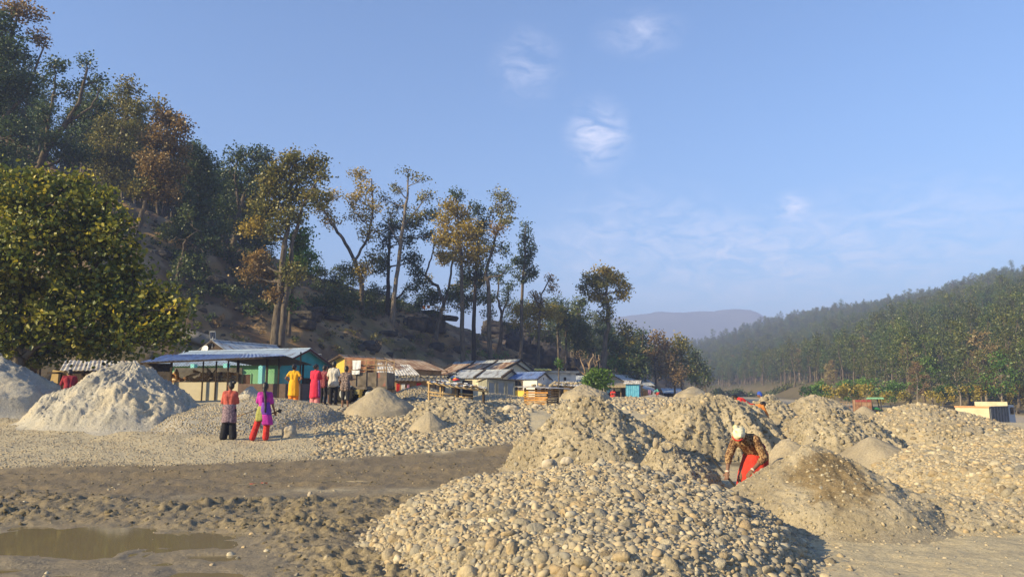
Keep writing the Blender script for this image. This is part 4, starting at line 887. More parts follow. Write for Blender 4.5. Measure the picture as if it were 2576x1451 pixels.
wood_mass('wooded_slope', 'dark wood filling the upper left hillside behind the tall trees', wood_points(420, -.75, -.33, 86, 150, lambda x, y: (footdist(x, y, FOOT_L)[0] > 32)), 33, (.5, .8), (1, 4, 6))

# bushes and undergrowth
def scrub(name, label, blobs, d, pal, seed, leaf=.24, clump=.4, per=14, dens=1.0):
    r = np.random.default_rng(seed); Vs, Fs, Ts = [], [], []; off = 0
    for (x, y, rx, ry) in blobs:
        dd = (hit(x, y + ry * .6, d + 14) if d < 105 and x < 1600 else d) + r.normal(0, 1.0); k = px(dd); c = P(x, y, dd); gz = Hs(c.x, c.y)
        n = int(dens * rx * ry * k * k / clump ** 2 * 3.2) + 3; pts = cluster_points((c.x, c.y, c.z), (rx * k, rx * k * .8, ry * k), n, r); pts[:, 2] = np.maximum(pts[:, 2], H(pts[:, 0], pts[:, 1]) + .05)
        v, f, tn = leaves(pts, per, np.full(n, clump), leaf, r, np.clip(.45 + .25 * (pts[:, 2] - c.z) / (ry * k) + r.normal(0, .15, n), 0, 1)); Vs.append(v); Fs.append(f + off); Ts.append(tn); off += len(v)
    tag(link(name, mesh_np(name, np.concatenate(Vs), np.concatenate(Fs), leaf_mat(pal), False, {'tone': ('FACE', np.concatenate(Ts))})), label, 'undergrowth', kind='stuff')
rb = random.Random(5)
def ring(x0, x1, y0, y1, n, s0, s1): return [(rb.uniform(x0, x1), rb.uniform(y0, y1), rb.uniform(s0, s1), rb.uniform(s0, s1) * .7) for _ in range(n)]
scrub('undergrowth', 'dark green undergrowth below the dense dark tree', ring(400, 690, 560, 660, 26, 22, 42), 66, 'bush', 1, dens=.8)
scrub('undergrowth', 'green thicket between the creeper and the golden-leaved tree', ring(790, 980, 660, 780, 30, 20, 38), 76, 'bush', 2, dens=.9)
scrub('undergrowth', 'low green thicket along the ridge above the rocks', ring(980, 1240, 730, 790, 26, 14, 30), 80, 'bush', 3, dens=.9)
scrub('undergrowth', 'yellow-green saplings on the ridge behind the rocks', ring(1060, 1230, 700, 760, 12, 12, 24), 90, 'yellow', 4, dens=.7)
scrub('undergrowth', 'yellowing scrub on the ridge above the cliff', ring(1290, 1420, 770, 830, 18, 12, 26), 90, 'yellow', 5, dens=.8)
scrub('undergrowth', 'hazy scrub behind the columnar tree', ring(1270, 1480, 760, 850, 22, 16, 28), 100, 'bush', 6, dens=.8)
scrub('undergrowth', 'dark thicket below the lone golden tree', ring(1420, 1560, 820, 890, 18, 14, 26), 92, 'bush', 7, dens=.9)
scrub('undergrowth', 'green weeds around the foot of the cliff', ring(1160, 1300, 880, 925, 8, 7, 14), 70, 'green', 8, dens=.7) 
scrub('undergrowth', 'green bushes beside the cliff behind the bright shrub', ring(1520, 1580, 905, 945, 8, 12, 20), 84, 'green', 9, dens=.9)
scrub('undergrowth', 'dry scrub dotted over the bare slope above the huts', ring(500, 1180, 740, 880, 40, 5, 11), 62, 'dry', 10, dens=.5, leaf=.16, clump=.25)
scrub('undergrowth', 'small green weeds on the bare slope', ring(480, 1150, 720, 890, 14, 6, 13), 61, 'bush', 11, dens=.6, leaf=.16, clump=.25)
scrub('undergrowth', 'sunlit yellow-green bushes along the right bank', [(rb.uniform(2080, 2600), rb.uniform(975, 1012), rb.uniform(7, 20), rb.uniform(4, 11)) for _ in range(34)], 100, 'yellow', 12, dens=.9, leaf=.3)
scrub('undergrowth', 'green bushes along the foot of the right bank wood', [(rb.uniform(1980, 2600), rb.uniform(965, 1005), rb.uniform(14, 28), rb.uniform(8, 18)) for _ in range(46)], 110, 'green', 13, dens=.9, leaf=.3)
scrub('undergrowth', 'low pale scrub where the plain meets the far wood', [(rb.uniform(1790, 2010), rb.uniform(985, 1002), rb.uniform(10, 18), rb.uniform(5, 9)) for _ in range(26)], 200, 'bush', 14, dens=1, leaf=.6, clump=.9)

scrub('undergrowth', 'dark green bushes scattered over the upper bare slope', ring(420, 1000, 640, 800, 46, 9, 24), 66, 'bush', 15, dens=.7, leaf=.2, clump=.35)
scrub('undergrowth', 'olive scrub above the rusty roofs', ring(700, 1240, 790, 890, 36, 6, 14), 66, 'olive', 16, dens=.6, leaf=.17, clump=.3)
scrub('undergrowth', 'low leafy scrub along the foot of the slope behind the huts', ring(560, 1240, 870, 915, 30, 6, 13), 64, 'bush', 17, dens=.7, leaf=.17, clump=.3)
scrub('undergrowth', 'dense dark thicket on the shaded slope left of the twin trunks', ring(430, 690, 640, 790, 34, 14, 30), 62, 'bush', 18, dens=.8, leaf=.22, clump=.38)
scrub('undergrowth', 'dark thicket between the golden-leaved tree and the flat-topped rock', ring(780, 1060, 740, 800, 26, 12, 26), 74, 'bush', 19, dens=.8, leaf=.22, clump=.38)
# rocks
rock_m = M('dark_sandstone', [(.018, .016, .015), (.045, .04, .036), (.08, .07, .06), (.14, .12, .10)], 1.2, .9, (5, .8, .12), pos=[.3, .48, .62, .78], rand=1)
rock_p = M('pale_slab_rock', [(.11, .10, .085), (.18, .165, .14)], 1.0, .9, (5, .6, .08))
def rock_mesh(size, seed, sub=3, sq=.55, amp=.13):
    v, f = ico(sub)
    if sq > .7: s_ = v.copy()
    else: s_ = np.sign(v) * np.abs(v) ** sq; s_ /= np.abs(s_).max(axis=1)[:, None] ** .6
    s_ = s_ / np.abs(s_).max()
    n = fbm(s_[:, 0] * 1.6 + seed * 3.7, s_[:, 1] * 1.6, s_[:, 2] * 1.6, oc=4); s_ = s_ * (1 + amp * 2 * n)[:, None]
    return s_ * np.asarray(size) / 2, f
def boulder(label, x, y, w, h, d, seed, mat=rock_m, rot=0, name='boulder', depth=None):
    if d > 40: d = hit(x, y + h * .3, d)
    k = px(d); c = P(x, y, d); v, f = rock_mesh((w * k, (depth or w * .8) * k, h * k * 1.25), seed, 3, .82, .16)
    o = link(name, mesh_np(name, v, f, mat, True)); o.location = (c.x, c.y, c.z - h * k * .12); o.rotation_euler = (0, R(rot), seed * 1.3 % .6 - .3); return tag(o, label, 'rock')
def outcrop(label, blocks, d, seed, foot_, mat=rock_m):
    d = hit(*foot_, d)
    c0 = P(blocks[0][0], blocks[0][1], d); t = thing('rock_outcrop', label, 'rock', (c0.x, c0.y, Hs(c0.x, c0.y)))
    for i, (x, y, w, h, off) in enumerate(blocks):
        k = px(d); c = P(x, y, hit(x, y + h * .2, d + off)) - t.location; v, f = rock_mesh((w * k * 1.08, max(w, 40) * k * 1.1, h * k * 1.15), seed + i, 3, .5, .10)
        o = link('rock', mesh_np('rock', v, f, mat, True), t); o.location = c; o.rotation_euler = (rw.uniform(-.04, .04), R(rw.uniform(2, 7)), rw.uniform(-.2, .2))
outcrop('dark layered sandstone cliff rising behind the huts', [(1250, 818, 62, 15, -1), (1248, 833, 66, 15, -1.5), (1245, 846, 60, 10, -1.4), (1300, 822, 60, 14, .5), (1340, 838, 70, 12, .5), (1290, 846, 30, 30, -.6), (1320, 856, 26, 34, -.8), (1345, 862, 24, 40, -.4), (1372, 858, 36, 34, -1), (1405, 862, 40, 30, -.6), (1440, 868, 46, 22, .2),
        (1300, 876, 40, 26, -1), (1335, 888, 42, 26, -1.2), (1378, 888, 46, 26, -1.4), (1425, 892, 52, 30, -1.2), (1468, 890, 42, 34, -.6), (1505, 898, 42, 34, -.3), (1350, 908, 60, 18, -1.8), (1410, 912, 64, 18, -2), (1470, 912, 54, 20, -1.6), (1400, 838, 50, 10, 1), (1425, 845, 46, 12, 1), (1460, 850, 40, 16, 1.5), (1540, 915, 30, 20, 0)], 80, 70, (1390, 885))
outcrop('flat-topped rock stack on the ridge with orange cloths on it', [(1085, 790, 46, 16, 0), (1080, 803, 44, 10, .2), (1090, 822, 52, 30, .3), (1048, 818, 46, 32, 0), (1030, 812, 30, 16, .3), (1130, 800, 40, 10, .6)], 68, 120, (1080, 815))
outcrop('dark ledges below the twin trunks', [(770, 795, 60, 22, 0), (795, 780, 60, 14, .4), (760, 815, 50, 20, -.3), (840, 800, 46, 10, .3), (730, 775, 40, 26, .5)], 62, 140, (770, 800))
for i, (x, y, w, h, d, lb) in enumerate(((935, 868, 50, 28, 60, 'largest round black boulder on the bare slope above the rusty roofs'), (908, 874, 24, 16, 60, 'smaller black boulder touching the largest one'), (975, 838, 50, 14, 62, 'flat dark boulder above the largest black one'),
        (1030, 850, 38, 16, 63, 'low dark boulder right of the flat one'), (545, 715, 60, 44, 58, 'big shadowed boulder on the dark slope left of the twin trunks'), (410, 640, 46, 24, 62, 'dark boulder beside the bare curved trunk'), (600, 668, 40, 18, 66, 'grey boulder under the dark spreading tree'),
        (870, 800, 24, 14, 64, 'small dark boulder on the open slope'), (1100, 872, 40, 24, 64, 'blocky dark boulder behind the long rusty roofs'), (1150, 880, 34, 20, 66, 'dark rock just left of the cliff foot'), (620, 775, 60, 18, 60, 'long dark rock ledge on the shaded slope'), (980, 890, 20, 10, 58, 'little rock behind the long rusty roof'))):
    boulder(lb, x, y, w, h, d, 200 + i)
boulder('large smooth grey slab lying against the slope behind the near tree', 492, 848, 110, 34, 50, 230, rock_p, 16, 'rock_slab')
for i, (x, y, w, h, d, lb) in enumerate(((1285, 1032, 40, 26, 27.5, 'big tan boulder left of the slatted crate hut'), (1383, 1168, 40, 26, 13.4, 'largest tan boulder resting at the top of the foreground cobbles'), (1425, 1160, 34, 22, 13.7, 'tan boulder right of the largest one on the cobbles'), (728, 1085, 36, 32, 22.3, 'pale boulder beside the woman in magenta'),
        (1350, 1022, 26, 14, 29, 'grey boulder at the foot of the crate hut'), (1650, 1112, 16, 22, 13.4, 'upright stone on the sand spur'), (780, 1241, 12, 12, 12.6, 'white cobble lying in the mud'))):
    boulder(lb, x, y, w, h, d, 260 + i, st_single if False else M('tan_boulder', [(.28, .23, .16), (.42, .355, .26), (.5, .43, .33)], 3, .9, (12, .5, .04), rand=1))
# ------------------------------------------------------------------ huts and houses
def sheet_mat(name, cols, rust=None, rough=.55):
    n_ = len(cols); m = M(name, [(.15, .085, .05)] + list(cols), 2.2, rough, (30, .25, .01), stretch=(1.3, .5, .5), spec=.4, pos=[.33] + [.42 + .22 * i / max(1, n_ - 1) for i in range(n_)]); return m
tin = sheet_mat('tin_grey', [(.30, .32, .33), (.42, .44, .45), (.50, .52, .52)])
tin_blue = sheet_mat('tin_blue', [(.10, .15, .30), (.15, .22, .42), (.22, .29, .47)])
tin_paleblue = sheet_mat('tin_pale_blue', [(.30, .37, .45), (.38, .46, .54)])
tin_rust = sheet_mat('tin_rusty', [(.19, .10, .055), (.30, .19, .12), (.40, .30, .21), (.45, .38, .30)], rough=.8)
tin_white = sheet_mat('tin_whitish', [(.30, .27, .23), (.50, .48, .45), (.62, .60, .57)])
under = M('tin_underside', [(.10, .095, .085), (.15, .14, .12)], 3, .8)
teal = M('teal_plaster', [(.045, .26, .29), (.06, .33, .36)], 2, .9); teal_l = M('pale_teal_plaster', [(.17, .48, .50), (.22, .56, .57)], 2, .9)
greenw = M('green_plaster', [(.13, .30, .17), (.18, .38, .22)], 2, .9)
yell = M('yellow_plaster', [(.62, .42, .07), (.72, .50, .10)], 2, .9); cream = M('cream_plaster', [(.56, .49, .34), (.66, .58, .42)], 1.5, .9); white = M('white_plaster', [(.60, .58, .54), (.72, .70, .66)], 1.2, .9)
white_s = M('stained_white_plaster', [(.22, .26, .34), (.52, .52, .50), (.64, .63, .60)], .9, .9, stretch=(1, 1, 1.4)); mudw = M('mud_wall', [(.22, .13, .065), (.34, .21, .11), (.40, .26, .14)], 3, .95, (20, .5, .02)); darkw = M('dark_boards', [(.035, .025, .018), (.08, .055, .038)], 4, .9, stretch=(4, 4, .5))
wood = M('weathered_wood', [(.16, .10, .055), (.30, .20, .11), (.38, .27, .16)], 5, .9, (25, .4, .01), stretch=(1, 1, 1)); wood_o = M('orange_planks', [(.26, .12, .035), (.40, .20, .06), (.46, .25, .09)], 4, .85, (25, .4, .01), rand=1); wood_d = M('dark_timber', [(.03, .022, .016), (.07, .05, .035)], 4, .9)
brickm = None
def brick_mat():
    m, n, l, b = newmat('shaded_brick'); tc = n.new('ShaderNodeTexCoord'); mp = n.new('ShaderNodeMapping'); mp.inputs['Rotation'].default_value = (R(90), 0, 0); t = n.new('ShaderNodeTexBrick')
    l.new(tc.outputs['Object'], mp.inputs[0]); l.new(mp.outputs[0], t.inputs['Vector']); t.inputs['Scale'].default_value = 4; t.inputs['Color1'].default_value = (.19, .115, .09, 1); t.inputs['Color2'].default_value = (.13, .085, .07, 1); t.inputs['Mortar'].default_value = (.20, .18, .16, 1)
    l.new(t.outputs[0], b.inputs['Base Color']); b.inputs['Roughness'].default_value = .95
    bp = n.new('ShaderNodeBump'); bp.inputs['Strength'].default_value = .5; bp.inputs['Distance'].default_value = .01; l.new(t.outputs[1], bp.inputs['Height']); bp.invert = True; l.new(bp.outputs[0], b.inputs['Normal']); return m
brickm = brick_mat()
black = M('dark_opening', [(.008, .008, .009), (.018, .017, .018)], 3, .5); doorg = M('grey_door', [(.16, .19, .22), (.22, .25, .28)], 2, .6); olive_w = M('olive_grey_plaster', [(.20, .20, .16), (.28, .27, .22)], 2, .9)
def glassm():
    m, n, l, b = newmat('window_glass'); b.inputs['Base Color'].default_value = (.015, .017, .02, 1); b.inputs['Roughness'].default_value = .12; b.inputs['Specular IOR Level'].default_value = .5; return m
glass = glassm(); solar_m = M('solar_cells', [(.02, .03, .06), (.03, .045, .09)], 8, .2, spec=.5); alu = flat('pale_metal', (.55, .55, .53), .5); kiosk_m = M('blue_painted_tin', [(.07, .28, .42), (.10, .36, .52), (.14, .42, .58)], 3, .6)
thatch = M('straw_thatch', [(.20, .15, .09), (.34, .27, .17), (.42, .34, .22)], 9, .95, (40, .8, .02)); bamboo = M('bamboo_mat', [(.34, .22, .09), (.50, .35, .16)], 20, .85, (60, .5, .01), stretch=(1, 1, .15))
def gx(x, d): return P(x, HOR, d).x

def opening(parent, name, c, w, h, axis, frame_m, pane_m, bars=1, t=.05, sill=False):
    """a window or door on a wall; axis is the outward direction in the house's own frame ('-y', '+x', '-x'), c the centre on the wall face"""
    fx = axis[1] == 'x'; sg = -1 if axis[0] == '-' else 1
    def bx(mb, u, z, du, dz, dep, thick): 
        q = (c[0] + sg * dep, c[1] + u, c[2] + z) if fx else (c[0] + u, c[1] + sg * dep, c[2] + z); mb.box(q, (thick, du, dz) if fx else (du, thick, dz))
    f = MB(); fw = .05
    for s_ in (-1, 1): bx(f, s_ * (w / 2 + fw / 2), 0, fw, h + 2 * fw, .015, .05 + t); 
    for s_ in (-1, 1): bx(f, 0, s_ * (h / 2 + fw / 2), w - .002, fw, .014, .05 + t)
    fo = f.build(name, frame_m, parent)
    p = MB(); n = bars + 1
    for i in range(n): p = MB(); bx(p, -w / 2 + w * (i + .5) / n, 0, w / n - .02, h - .004, .004, .02); p.build('pane' if name == 'window' else 'leaf', pane_m, fo)
    if n > 1:
        b = MB()
        for i in range(1, n): bx(b, -w / 2 + w * i / n, 0, .03, h, .012, .03)
        b.build('mullion', frame_m, fo)
    if sill: b = MB(); bx(b, 0, -h / 2 - .08, w + .2, .05, .05, .14); b.build('sill', frame_m, fo)
    return fo
def gable_house(name, label, x, y, z, rotz, L, D, wh, rh, wallm, roofm, ns=4, over=.3, eave=.25, group=None, cat='house', gable_m=None, wave=.018, z_drop=0, rib=False, fascia=None):
    t = thing(name, label, cat, (x, y, z), rotz, group); a, b = L / 2, D / 2
    MB().add([(-a, -b, -1.0), (a, -b, -1.0), (a, b, -1.0), (-a, b, -1.0), (-a, -b, wh), (a, -b, wh), (a, b, wh), (-a, b, wh)], [(0, 1, 5, 4), (2, 3, 7, 6), (4, 5, 6, 7), (1, 2, 6, 5), (3, 0, 4, 7)]).build('wall', wallm, t)
    for sx in (-1, 1):
        g = MB(); th = .12
        g.add([(sx * a, -b, wh + .002), (sx * a, b, wh + .002), (sx * a, 0, wh + rh - .03), (sx * (a - th), -b, wh + .002), (sx * (a - th), b, wh + .002), (sx * (a - th), 0, wh + rh - .03)], [(0, 1, 2), (3, 5, 4), (0, 3, 4, 1), (1, 4, 5, 2), (2, 5, 3, 0)]).build('gable', gable_m or wallm, t)
    k = rh / b; xo = a + over; yo = b + eave; ze = wh - k * eave + .04
    for sy in (-1, 1):
        for i in range(ns):
            x0, x1 = -xo + 2 * xo * i / ns, -xo + 2 * xo * (i + 1) / ns + (.04 if i < ns - 1 else 0)
            if sy > 0: x0, x1 = -x1, -x0
            q = .008 * (i % 2); m = MB(); A, B_, C_, D_ = (x0, sy * yo, ze + q), (x1, sy * yo, ze + q), (x1, 0, wh + rh + .05 + q), (x0, 0, wh + rh + .05 + q)
            if sy > 0: A, B_, C_, D_ = B_, A, D_, C_
            m.sheet(A, B_, C_, D_, .012, wave, max(3, int((x1 - x0) / .19))).build('roof_sheet', roofm, t)
    MB().sheet((-xo, -.13, wh + rh + .03), (xo, -.13, wh + rh + .03), (xo, 0, wh + rh + .10), (-xo, 0, wh + rh + .10), .01).sheet((xo, .13, wh + rh + .03), (-xo, .13, wh + rh + .03), (-xo, 0, wh + rh + .10), (xo, 0, wh + rh + .10), .01).build('ridge_cap', roofm, t)
    for sx in (-1, 1):
        for sy in (-1, 1): MB().bar((sx * (xo - .02), sy * yo, ze - .05), (sx * (xo - .02), 0, wh + rh - .02), .03, .12).build('bargeboard', fascia or wood_d, t)
    if rib:
        for i in range(ns + 1):
            xx = -xo + 2 * xo * i / ns; MB().bar((xx, -yo - .05, ze + .04), (xx, .05, wh + rh + .10), .22, .14).build('party_ridge', wood_d, t)
    return t
def lean_roof(parent, pts, mat, n=4, wave=.018, under_m=None):
    """corrugated sheets between the eave a-b and the upper edge d-c"""
    a, b, c, d = [Vector(p) for p in pts]
    for i in range(n):
        q0, q1 = i / n, (i + 1) / n + (.01 if i < n - 1 else 0); o = Vector((0, 0, .006 * (i % 2)))
        MB().sheet(a.lerp(b, q0) + o, a.lerp(b, q1) + o, d.lerp(c, q1) + o, d.lerp(c, q0) + o, .012, wave, max(2, int((b - a).length / n / .2))).build('roof_sheet', mat, parent)
def stones_top(parent_loc, spots, label, group, r=random.Random(3)):
    rr = np.random.default_rng(len(spots))
    for (x, y, z, s) in spots:
        o = stone_single((x, y, z), s, None, rr, (0, 0, 0)); o.name = 'roof_stone'; tag(o, label, 'stone', group)
ZB = 1.42
# --- teal house with verandah and the blue-roofed shed in front of it
c = P(700, HOR, 46); ux, uy = Vector((math.cos(R(-20)), math.sin(R(-20)), 0)), Vector((-math.sin(R(-20)), math.cos(R(-20)), 0)); cc = c - ux * 4.6 + uy * 2.6
th_ = gable_house('village_house', 'teal house with brown-edged gable and pale blue tin roof', cc.x, cc.y, Hs(c.x, c.y), R(-20), 9.2, 5.2, 2.15, .95, greenw, tin_paleblue, 6, .35, .4, gable_m=teal, fascia=M('brown_fascia', [(.07, .025, .02), (.11, .04, .03)], 3))
MB().box((4.62, 0, .6), (.06, 5.2, 3.1)).build('gable_wall', teal, th_); MB().box((4.66, 0, -.35), (.05, 5.22, .5)).build('plinth', M('maroon_plinth', [(.10, .03, .03), (.15, .05, .045)], 3), th_)
opening(th_, 'window', (4.65, .15, .85), .75, .85, '+x', wood_d, black, 1)
for i, xx in enumerate((-.3, 2.3)): opening(th_, 'door', (xx, -2.6, .75), .62, 1.5, '-y', greenw, M('dark_red_door', [(.05, .022, .018), (.09, .04, .03)], 3), 0)
for xx in (-1.1, 1.35, 3.9): MB().box((xx, -3.3, .6), (.28, .28, 3.1)).build('pillar', teal_l, th_)
s = thing('blue_shed', 'open shed with sagging blue tin roof and wire mesh sides', 'shed', (gx(560, 39), 39, Hs(gx(560, 39), 39))); o_ = s.location
def L_(x, y, d): return P(x, y, d) - o_
lean_roof(s, (L_(352, 911, 38.5), L_(720, 895, 38), L_(700, 890, 41.5), L_(420, 892, 42)), tin_blue, 6)
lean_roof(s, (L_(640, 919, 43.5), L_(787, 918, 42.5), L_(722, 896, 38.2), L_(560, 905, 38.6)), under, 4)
MB().bar(L_(352, 913, 38.55), L_(720, 897, 38.05), .06, .10).build('eave_beam', wood_d, s)
gz = Hs(o_.x, 39) - o_.z
for (x, yt, d, w) in ((356, 912, 38.6, .10), (432, 911, 38.7, .09), (512, 909, 38.7, .06), (545, 908, 38.8, .06), (575, 907, 38.8, .06), (600, 906, 38.9, .11), (673, 903, 38.6, .09), (703, 900, 38.6, .07), (757, 885, 39.2, .06), (763, 916, 41.5, .09)):
    a = L_(x, yt, d); MB().box((a.x, a.y, (a.z - .6) / 2), (w, w, a.z + .6)).build('post', wood_d, s)
def wallpx(parent, name, x0, x1, y, d, mat, t=.15, zlow=-.8):
    a, b = L_(x0, y, d), L_(x1, y, d); MB().box(((a.x + b.x) / 2, a.y, (a.z + zlow) / 2), (abs(b.x - a.x), t, a.z - zlow)).build(name, mat, parent)
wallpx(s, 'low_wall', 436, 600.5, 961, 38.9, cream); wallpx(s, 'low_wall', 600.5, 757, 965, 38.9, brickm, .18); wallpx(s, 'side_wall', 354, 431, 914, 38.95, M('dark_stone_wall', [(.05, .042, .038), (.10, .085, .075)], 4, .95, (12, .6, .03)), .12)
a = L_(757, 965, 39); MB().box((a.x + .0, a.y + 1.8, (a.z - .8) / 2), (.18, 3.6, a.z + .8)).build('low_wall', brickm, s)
# chain-link mesh
wm2 = MB(); wire = flat('rusty_wire', (.16, .12, .08), .7)
for (x0, x1, yb, yt) in ((434, 600, 961, 909), (602, 757, 965, 905)):
    A, B_ = L_(x0, yb, 38.9), L_(x1, yb, 38.9); zt = L_(x0, yt, 38.9).z; Wd = B_.x - A.x; Hh = zt - A.z; st = .14
    k = -Hh
    while k < Wd:
        for sg in (1, -1):
            xa, xb = (k, k + Hh) if sg > 0 else (k + Hh, k); za, zb = 0, Hh
            p0, p1 = Vector((xa, 0, 0)), Vector((xb, 0, Hh)); dv = p1 - p0; t0, t1 = 0.0, 1.0
            lo_, hi_ = sorted(((0 - p0.x) / dv.x, (Wd - p0.x) / dv.x)); t0, t1 = max(t0, lo_), min(t1, hi_)
            if t1 - t0 > .02: wm2.tube([p0.lerp(p1, t0) + Vector((A.x, A.y, A.z)), p0.lerp(p1, t1) + Vector((A.x, A.y, A.z))], .005, 3, cap=False)
        k += st
tag(wm2.build('wire_mesh', wire, s), kind='stuff')
# dry husks and firewood kept in the shed
fw = thing('firewood_stack', 'jumbled stack of orange-brown firewood and husks behind the wire mesh', 'firewood', P(500, 985, 40.2)); rf = random.Random(8); husk = [M('husk_%s' % c_, [q, tuple(v * 1.4 for v in q)], 5, .95) for c_, q in (('orange', (.34, .16, .05)), ('brown', (.17, .09, .04)), ('pale', (.42, .32, .20)))]
for i in range(90):
    x = rf.uniform(430, 590); p = P(x, rf.uniform(935 + .0004 * (x - 500) ** 2, 990), 40.2 + rf.uniform(-.5, .6)) - fw.location; dv = Vector((rf.uniform(-1, 1), rf.uniform(-.7, .7), rf.uniform(-.35, .5))).normalized() * rf.uniform(.15, .45)
    MB().tube([p - dv, p + dv * .2, p + dv], [rf.uniform(.03, .09), rf.uniform(.05, .11), rf.uniform(.02, .07)], 6).build('log', husk[i % 3], fw, True)
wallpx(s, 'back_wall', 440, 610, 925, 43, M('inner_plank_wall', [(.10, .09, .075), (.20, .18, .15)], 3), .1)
# --- tin house with wooden gable
pa, pb = P(533, 853, 54), P(694, 868, 60); mid = (pa + pb) / 2; dv = pb - pa; rz = math.atan2(dv.y, dv.x); Ln = math.hypot(dv.x, dv.y); zg = mid.z - 2.7
tn = gable_house('village_house', 'grey tin-roofed house with dark plank gable beside the slope', mid.x, mid.y, zg, rz, Ln - .5, 3.6, 1.6, 1.0, darkw, tin, 7, .3, .3, gable_m=darkw)
opening(tn, 'window', (-Ln / 2 + .25, -.35, 1.25), .35, .5, '-x', wood_d, black, 0)
def solar(label, x, y, d, w, h, tilt=35, pole=1.0, rz=0):
    p = P(x, y, d); t = thing('solar_panel', label, 'solar panel', (p.x, p.y, p.z - pole), rz); k = px(d); Rm = Euler((R(tilt), 0, 0)).to_matrix(); ww, hh = w * k, h * k
    MB().box((0, 0, pole), (ww, .03, hh), Rm.to_euler()).build('frame', alu, t)
    for i in (-1, 0, 1): MB().box(Vector((i * ww * .31, 0, pole)) + Rm @ Vector((0, -.018, 0)), (ww * .28, .012, hh * .88), Rm.to_euler()).build('cell', solar_m, t)
    MB().cyl((0, .03, -.1), (0, .03, pole), .025, 8).build('pole', alu, t)
solar('upright solar panel on the ridge of the grey tin roof', 535, 843, 54.2, 14, 20, 15, .8)
solar('little solar panel on a pole between the teal and yellow houses', 801, 896, 57, 13, 14, 40, 2.4, .5)
solar('small solar panel at the left corner of the white house\'s blue roof', 1286, 931, 74, 9, 11, 35, 1.1, .5)
solar('small solar panel on a post before the long grey roofs', 1145, 940, 66, 11, 10, 50, 2.2, -.6)
solar('little solar panel on the flat roof beside the potted plant', 1414, 928, 80, 6, 7, 40, .6, .4)
solar('solar panel leaning beside the stone-weighted roof', 999, 948, 52, 10, 10, 20, 1.6, -.5)
d_ = thing('satellite_dish', 'white satellite dish beside the tin house gable', 'satellite dish', P(514, 890, 52)); m = MB(); Rm = Euler((R(72), 0, R(-20))).to_matrix(); ring_ = []
vs = [Vector((0, 0, -.06))]; n_ = 20
for q in (.5, 1.0): vs += [Vector((.27 * q * math.cos(2 * math.pi * i / n_), .27 * q * math.sin(2 * math.pi * i / n_), -.06 * (1 - q * q))) for i in range(n_)]
off = Vector((0, 0, .32)); fs = [(0, 1 + i, 1 + (i + 1) % n_) for i in range(n_)] + [(1 + i, 1 + n_ + i, 1 + n_ + (i + 1) % n_, 1 + (i + 1) % n_) for i in range(n_)]
V1 = [Rm @ v + off for v in vs]; V2 = [Rm @ (v + Vector((0, 0, -.012))) + off for v in vs]; m.add(V1 + V2, fs + [tuple(i + len(V1) for i in reversed(f)) for f in fs]); m.build('dish', flat('dish_white', (.72, .70, .64), .5), d_, True)
MB().tube([Rm @ Vector((0, -.2, 0)) + off, Rm @ Vector((0, -.05, .28)) + off], .01, 6).build('feed_arm', alu, d_); MB().cyl((0, .03, -.6), (0, .05, .32), .025, 8).build('mast', alu, d_)
# --- yellow house and the long rusty roofs
for (A_, B2, da, wl_, lb, ro) in (((854, 894), (966, 903), 60, yell, 'yellow house with a rusty roof behind the loaded trailer', tin_rust), ((968, 902), (1064, 909), 66.5, mudw, 'long rusty-roofed house continuing behind the yellow one', tin_rust)):
    za = P(A_[0], A_[1], da).z; db = da * (HOR - A_[1]) / (HOR - B2[1]); pa, pb = P(A_[0], A_[1], da), P(B2[0], B2[1], db); mid = (pa + pb) / 2; dv = pb - pa; rz = math.atan2(dv.y, dv.x); Ln = math.hypot(dv.x, dv.y)
    yh = gable_house('village_house', lb, mid.x, mid.y, mid.z - 3.1, rz, Ln - .6, 3.4 if wl_ is yell else 4.4, 2.3, .8, wl_, ro, 5, .35, .45)
    if wl_ is yell: opening(yh, 'window', (-Ln / 2 + .3, 0, 1.2), .6, .7, '-x', wood_d, black, 1)
    opening(yh, 'door', (Ln * .2, -(3.4 if wl_ is yell else 4.4) / 2, .9), .8, 1.7, '-y', wood_d, black, 0)
lo = thing('lean_to', 'low lean-to with patched whitish roof below the rusty roofs', 'shed', (gx(1000, 58), 58, Hs(gx(1000, 58), 58))); o_ = lo.location
lean_roof(lo, (L_(946, 944, 56.5), L_(1056, 943, 56), L_(1030, 918, 60), L_(940, 913, 60.5)), tin_white, 5)
MB().bar(L_(990, 915, 59), L_(1012, 930, 58), .8, .03).build('rust_patch', tin_rust, lo)
for x in (948, 985, 1020, 1052): a = L_(x, 945, 56.6); MB().box((a.x, a.y, a.z / 2 - .2), (.09, .09, a.z + .3)).build('post', wood_d, lo)
a, b = L_(944, 946, 60), L_(1040, 946, 60); MB().box(((a.x + b.x) / 2, 60.2 - o_.y, .8), (b.x - a.x, .12, 2.4)).build('wall', darkw, lo)
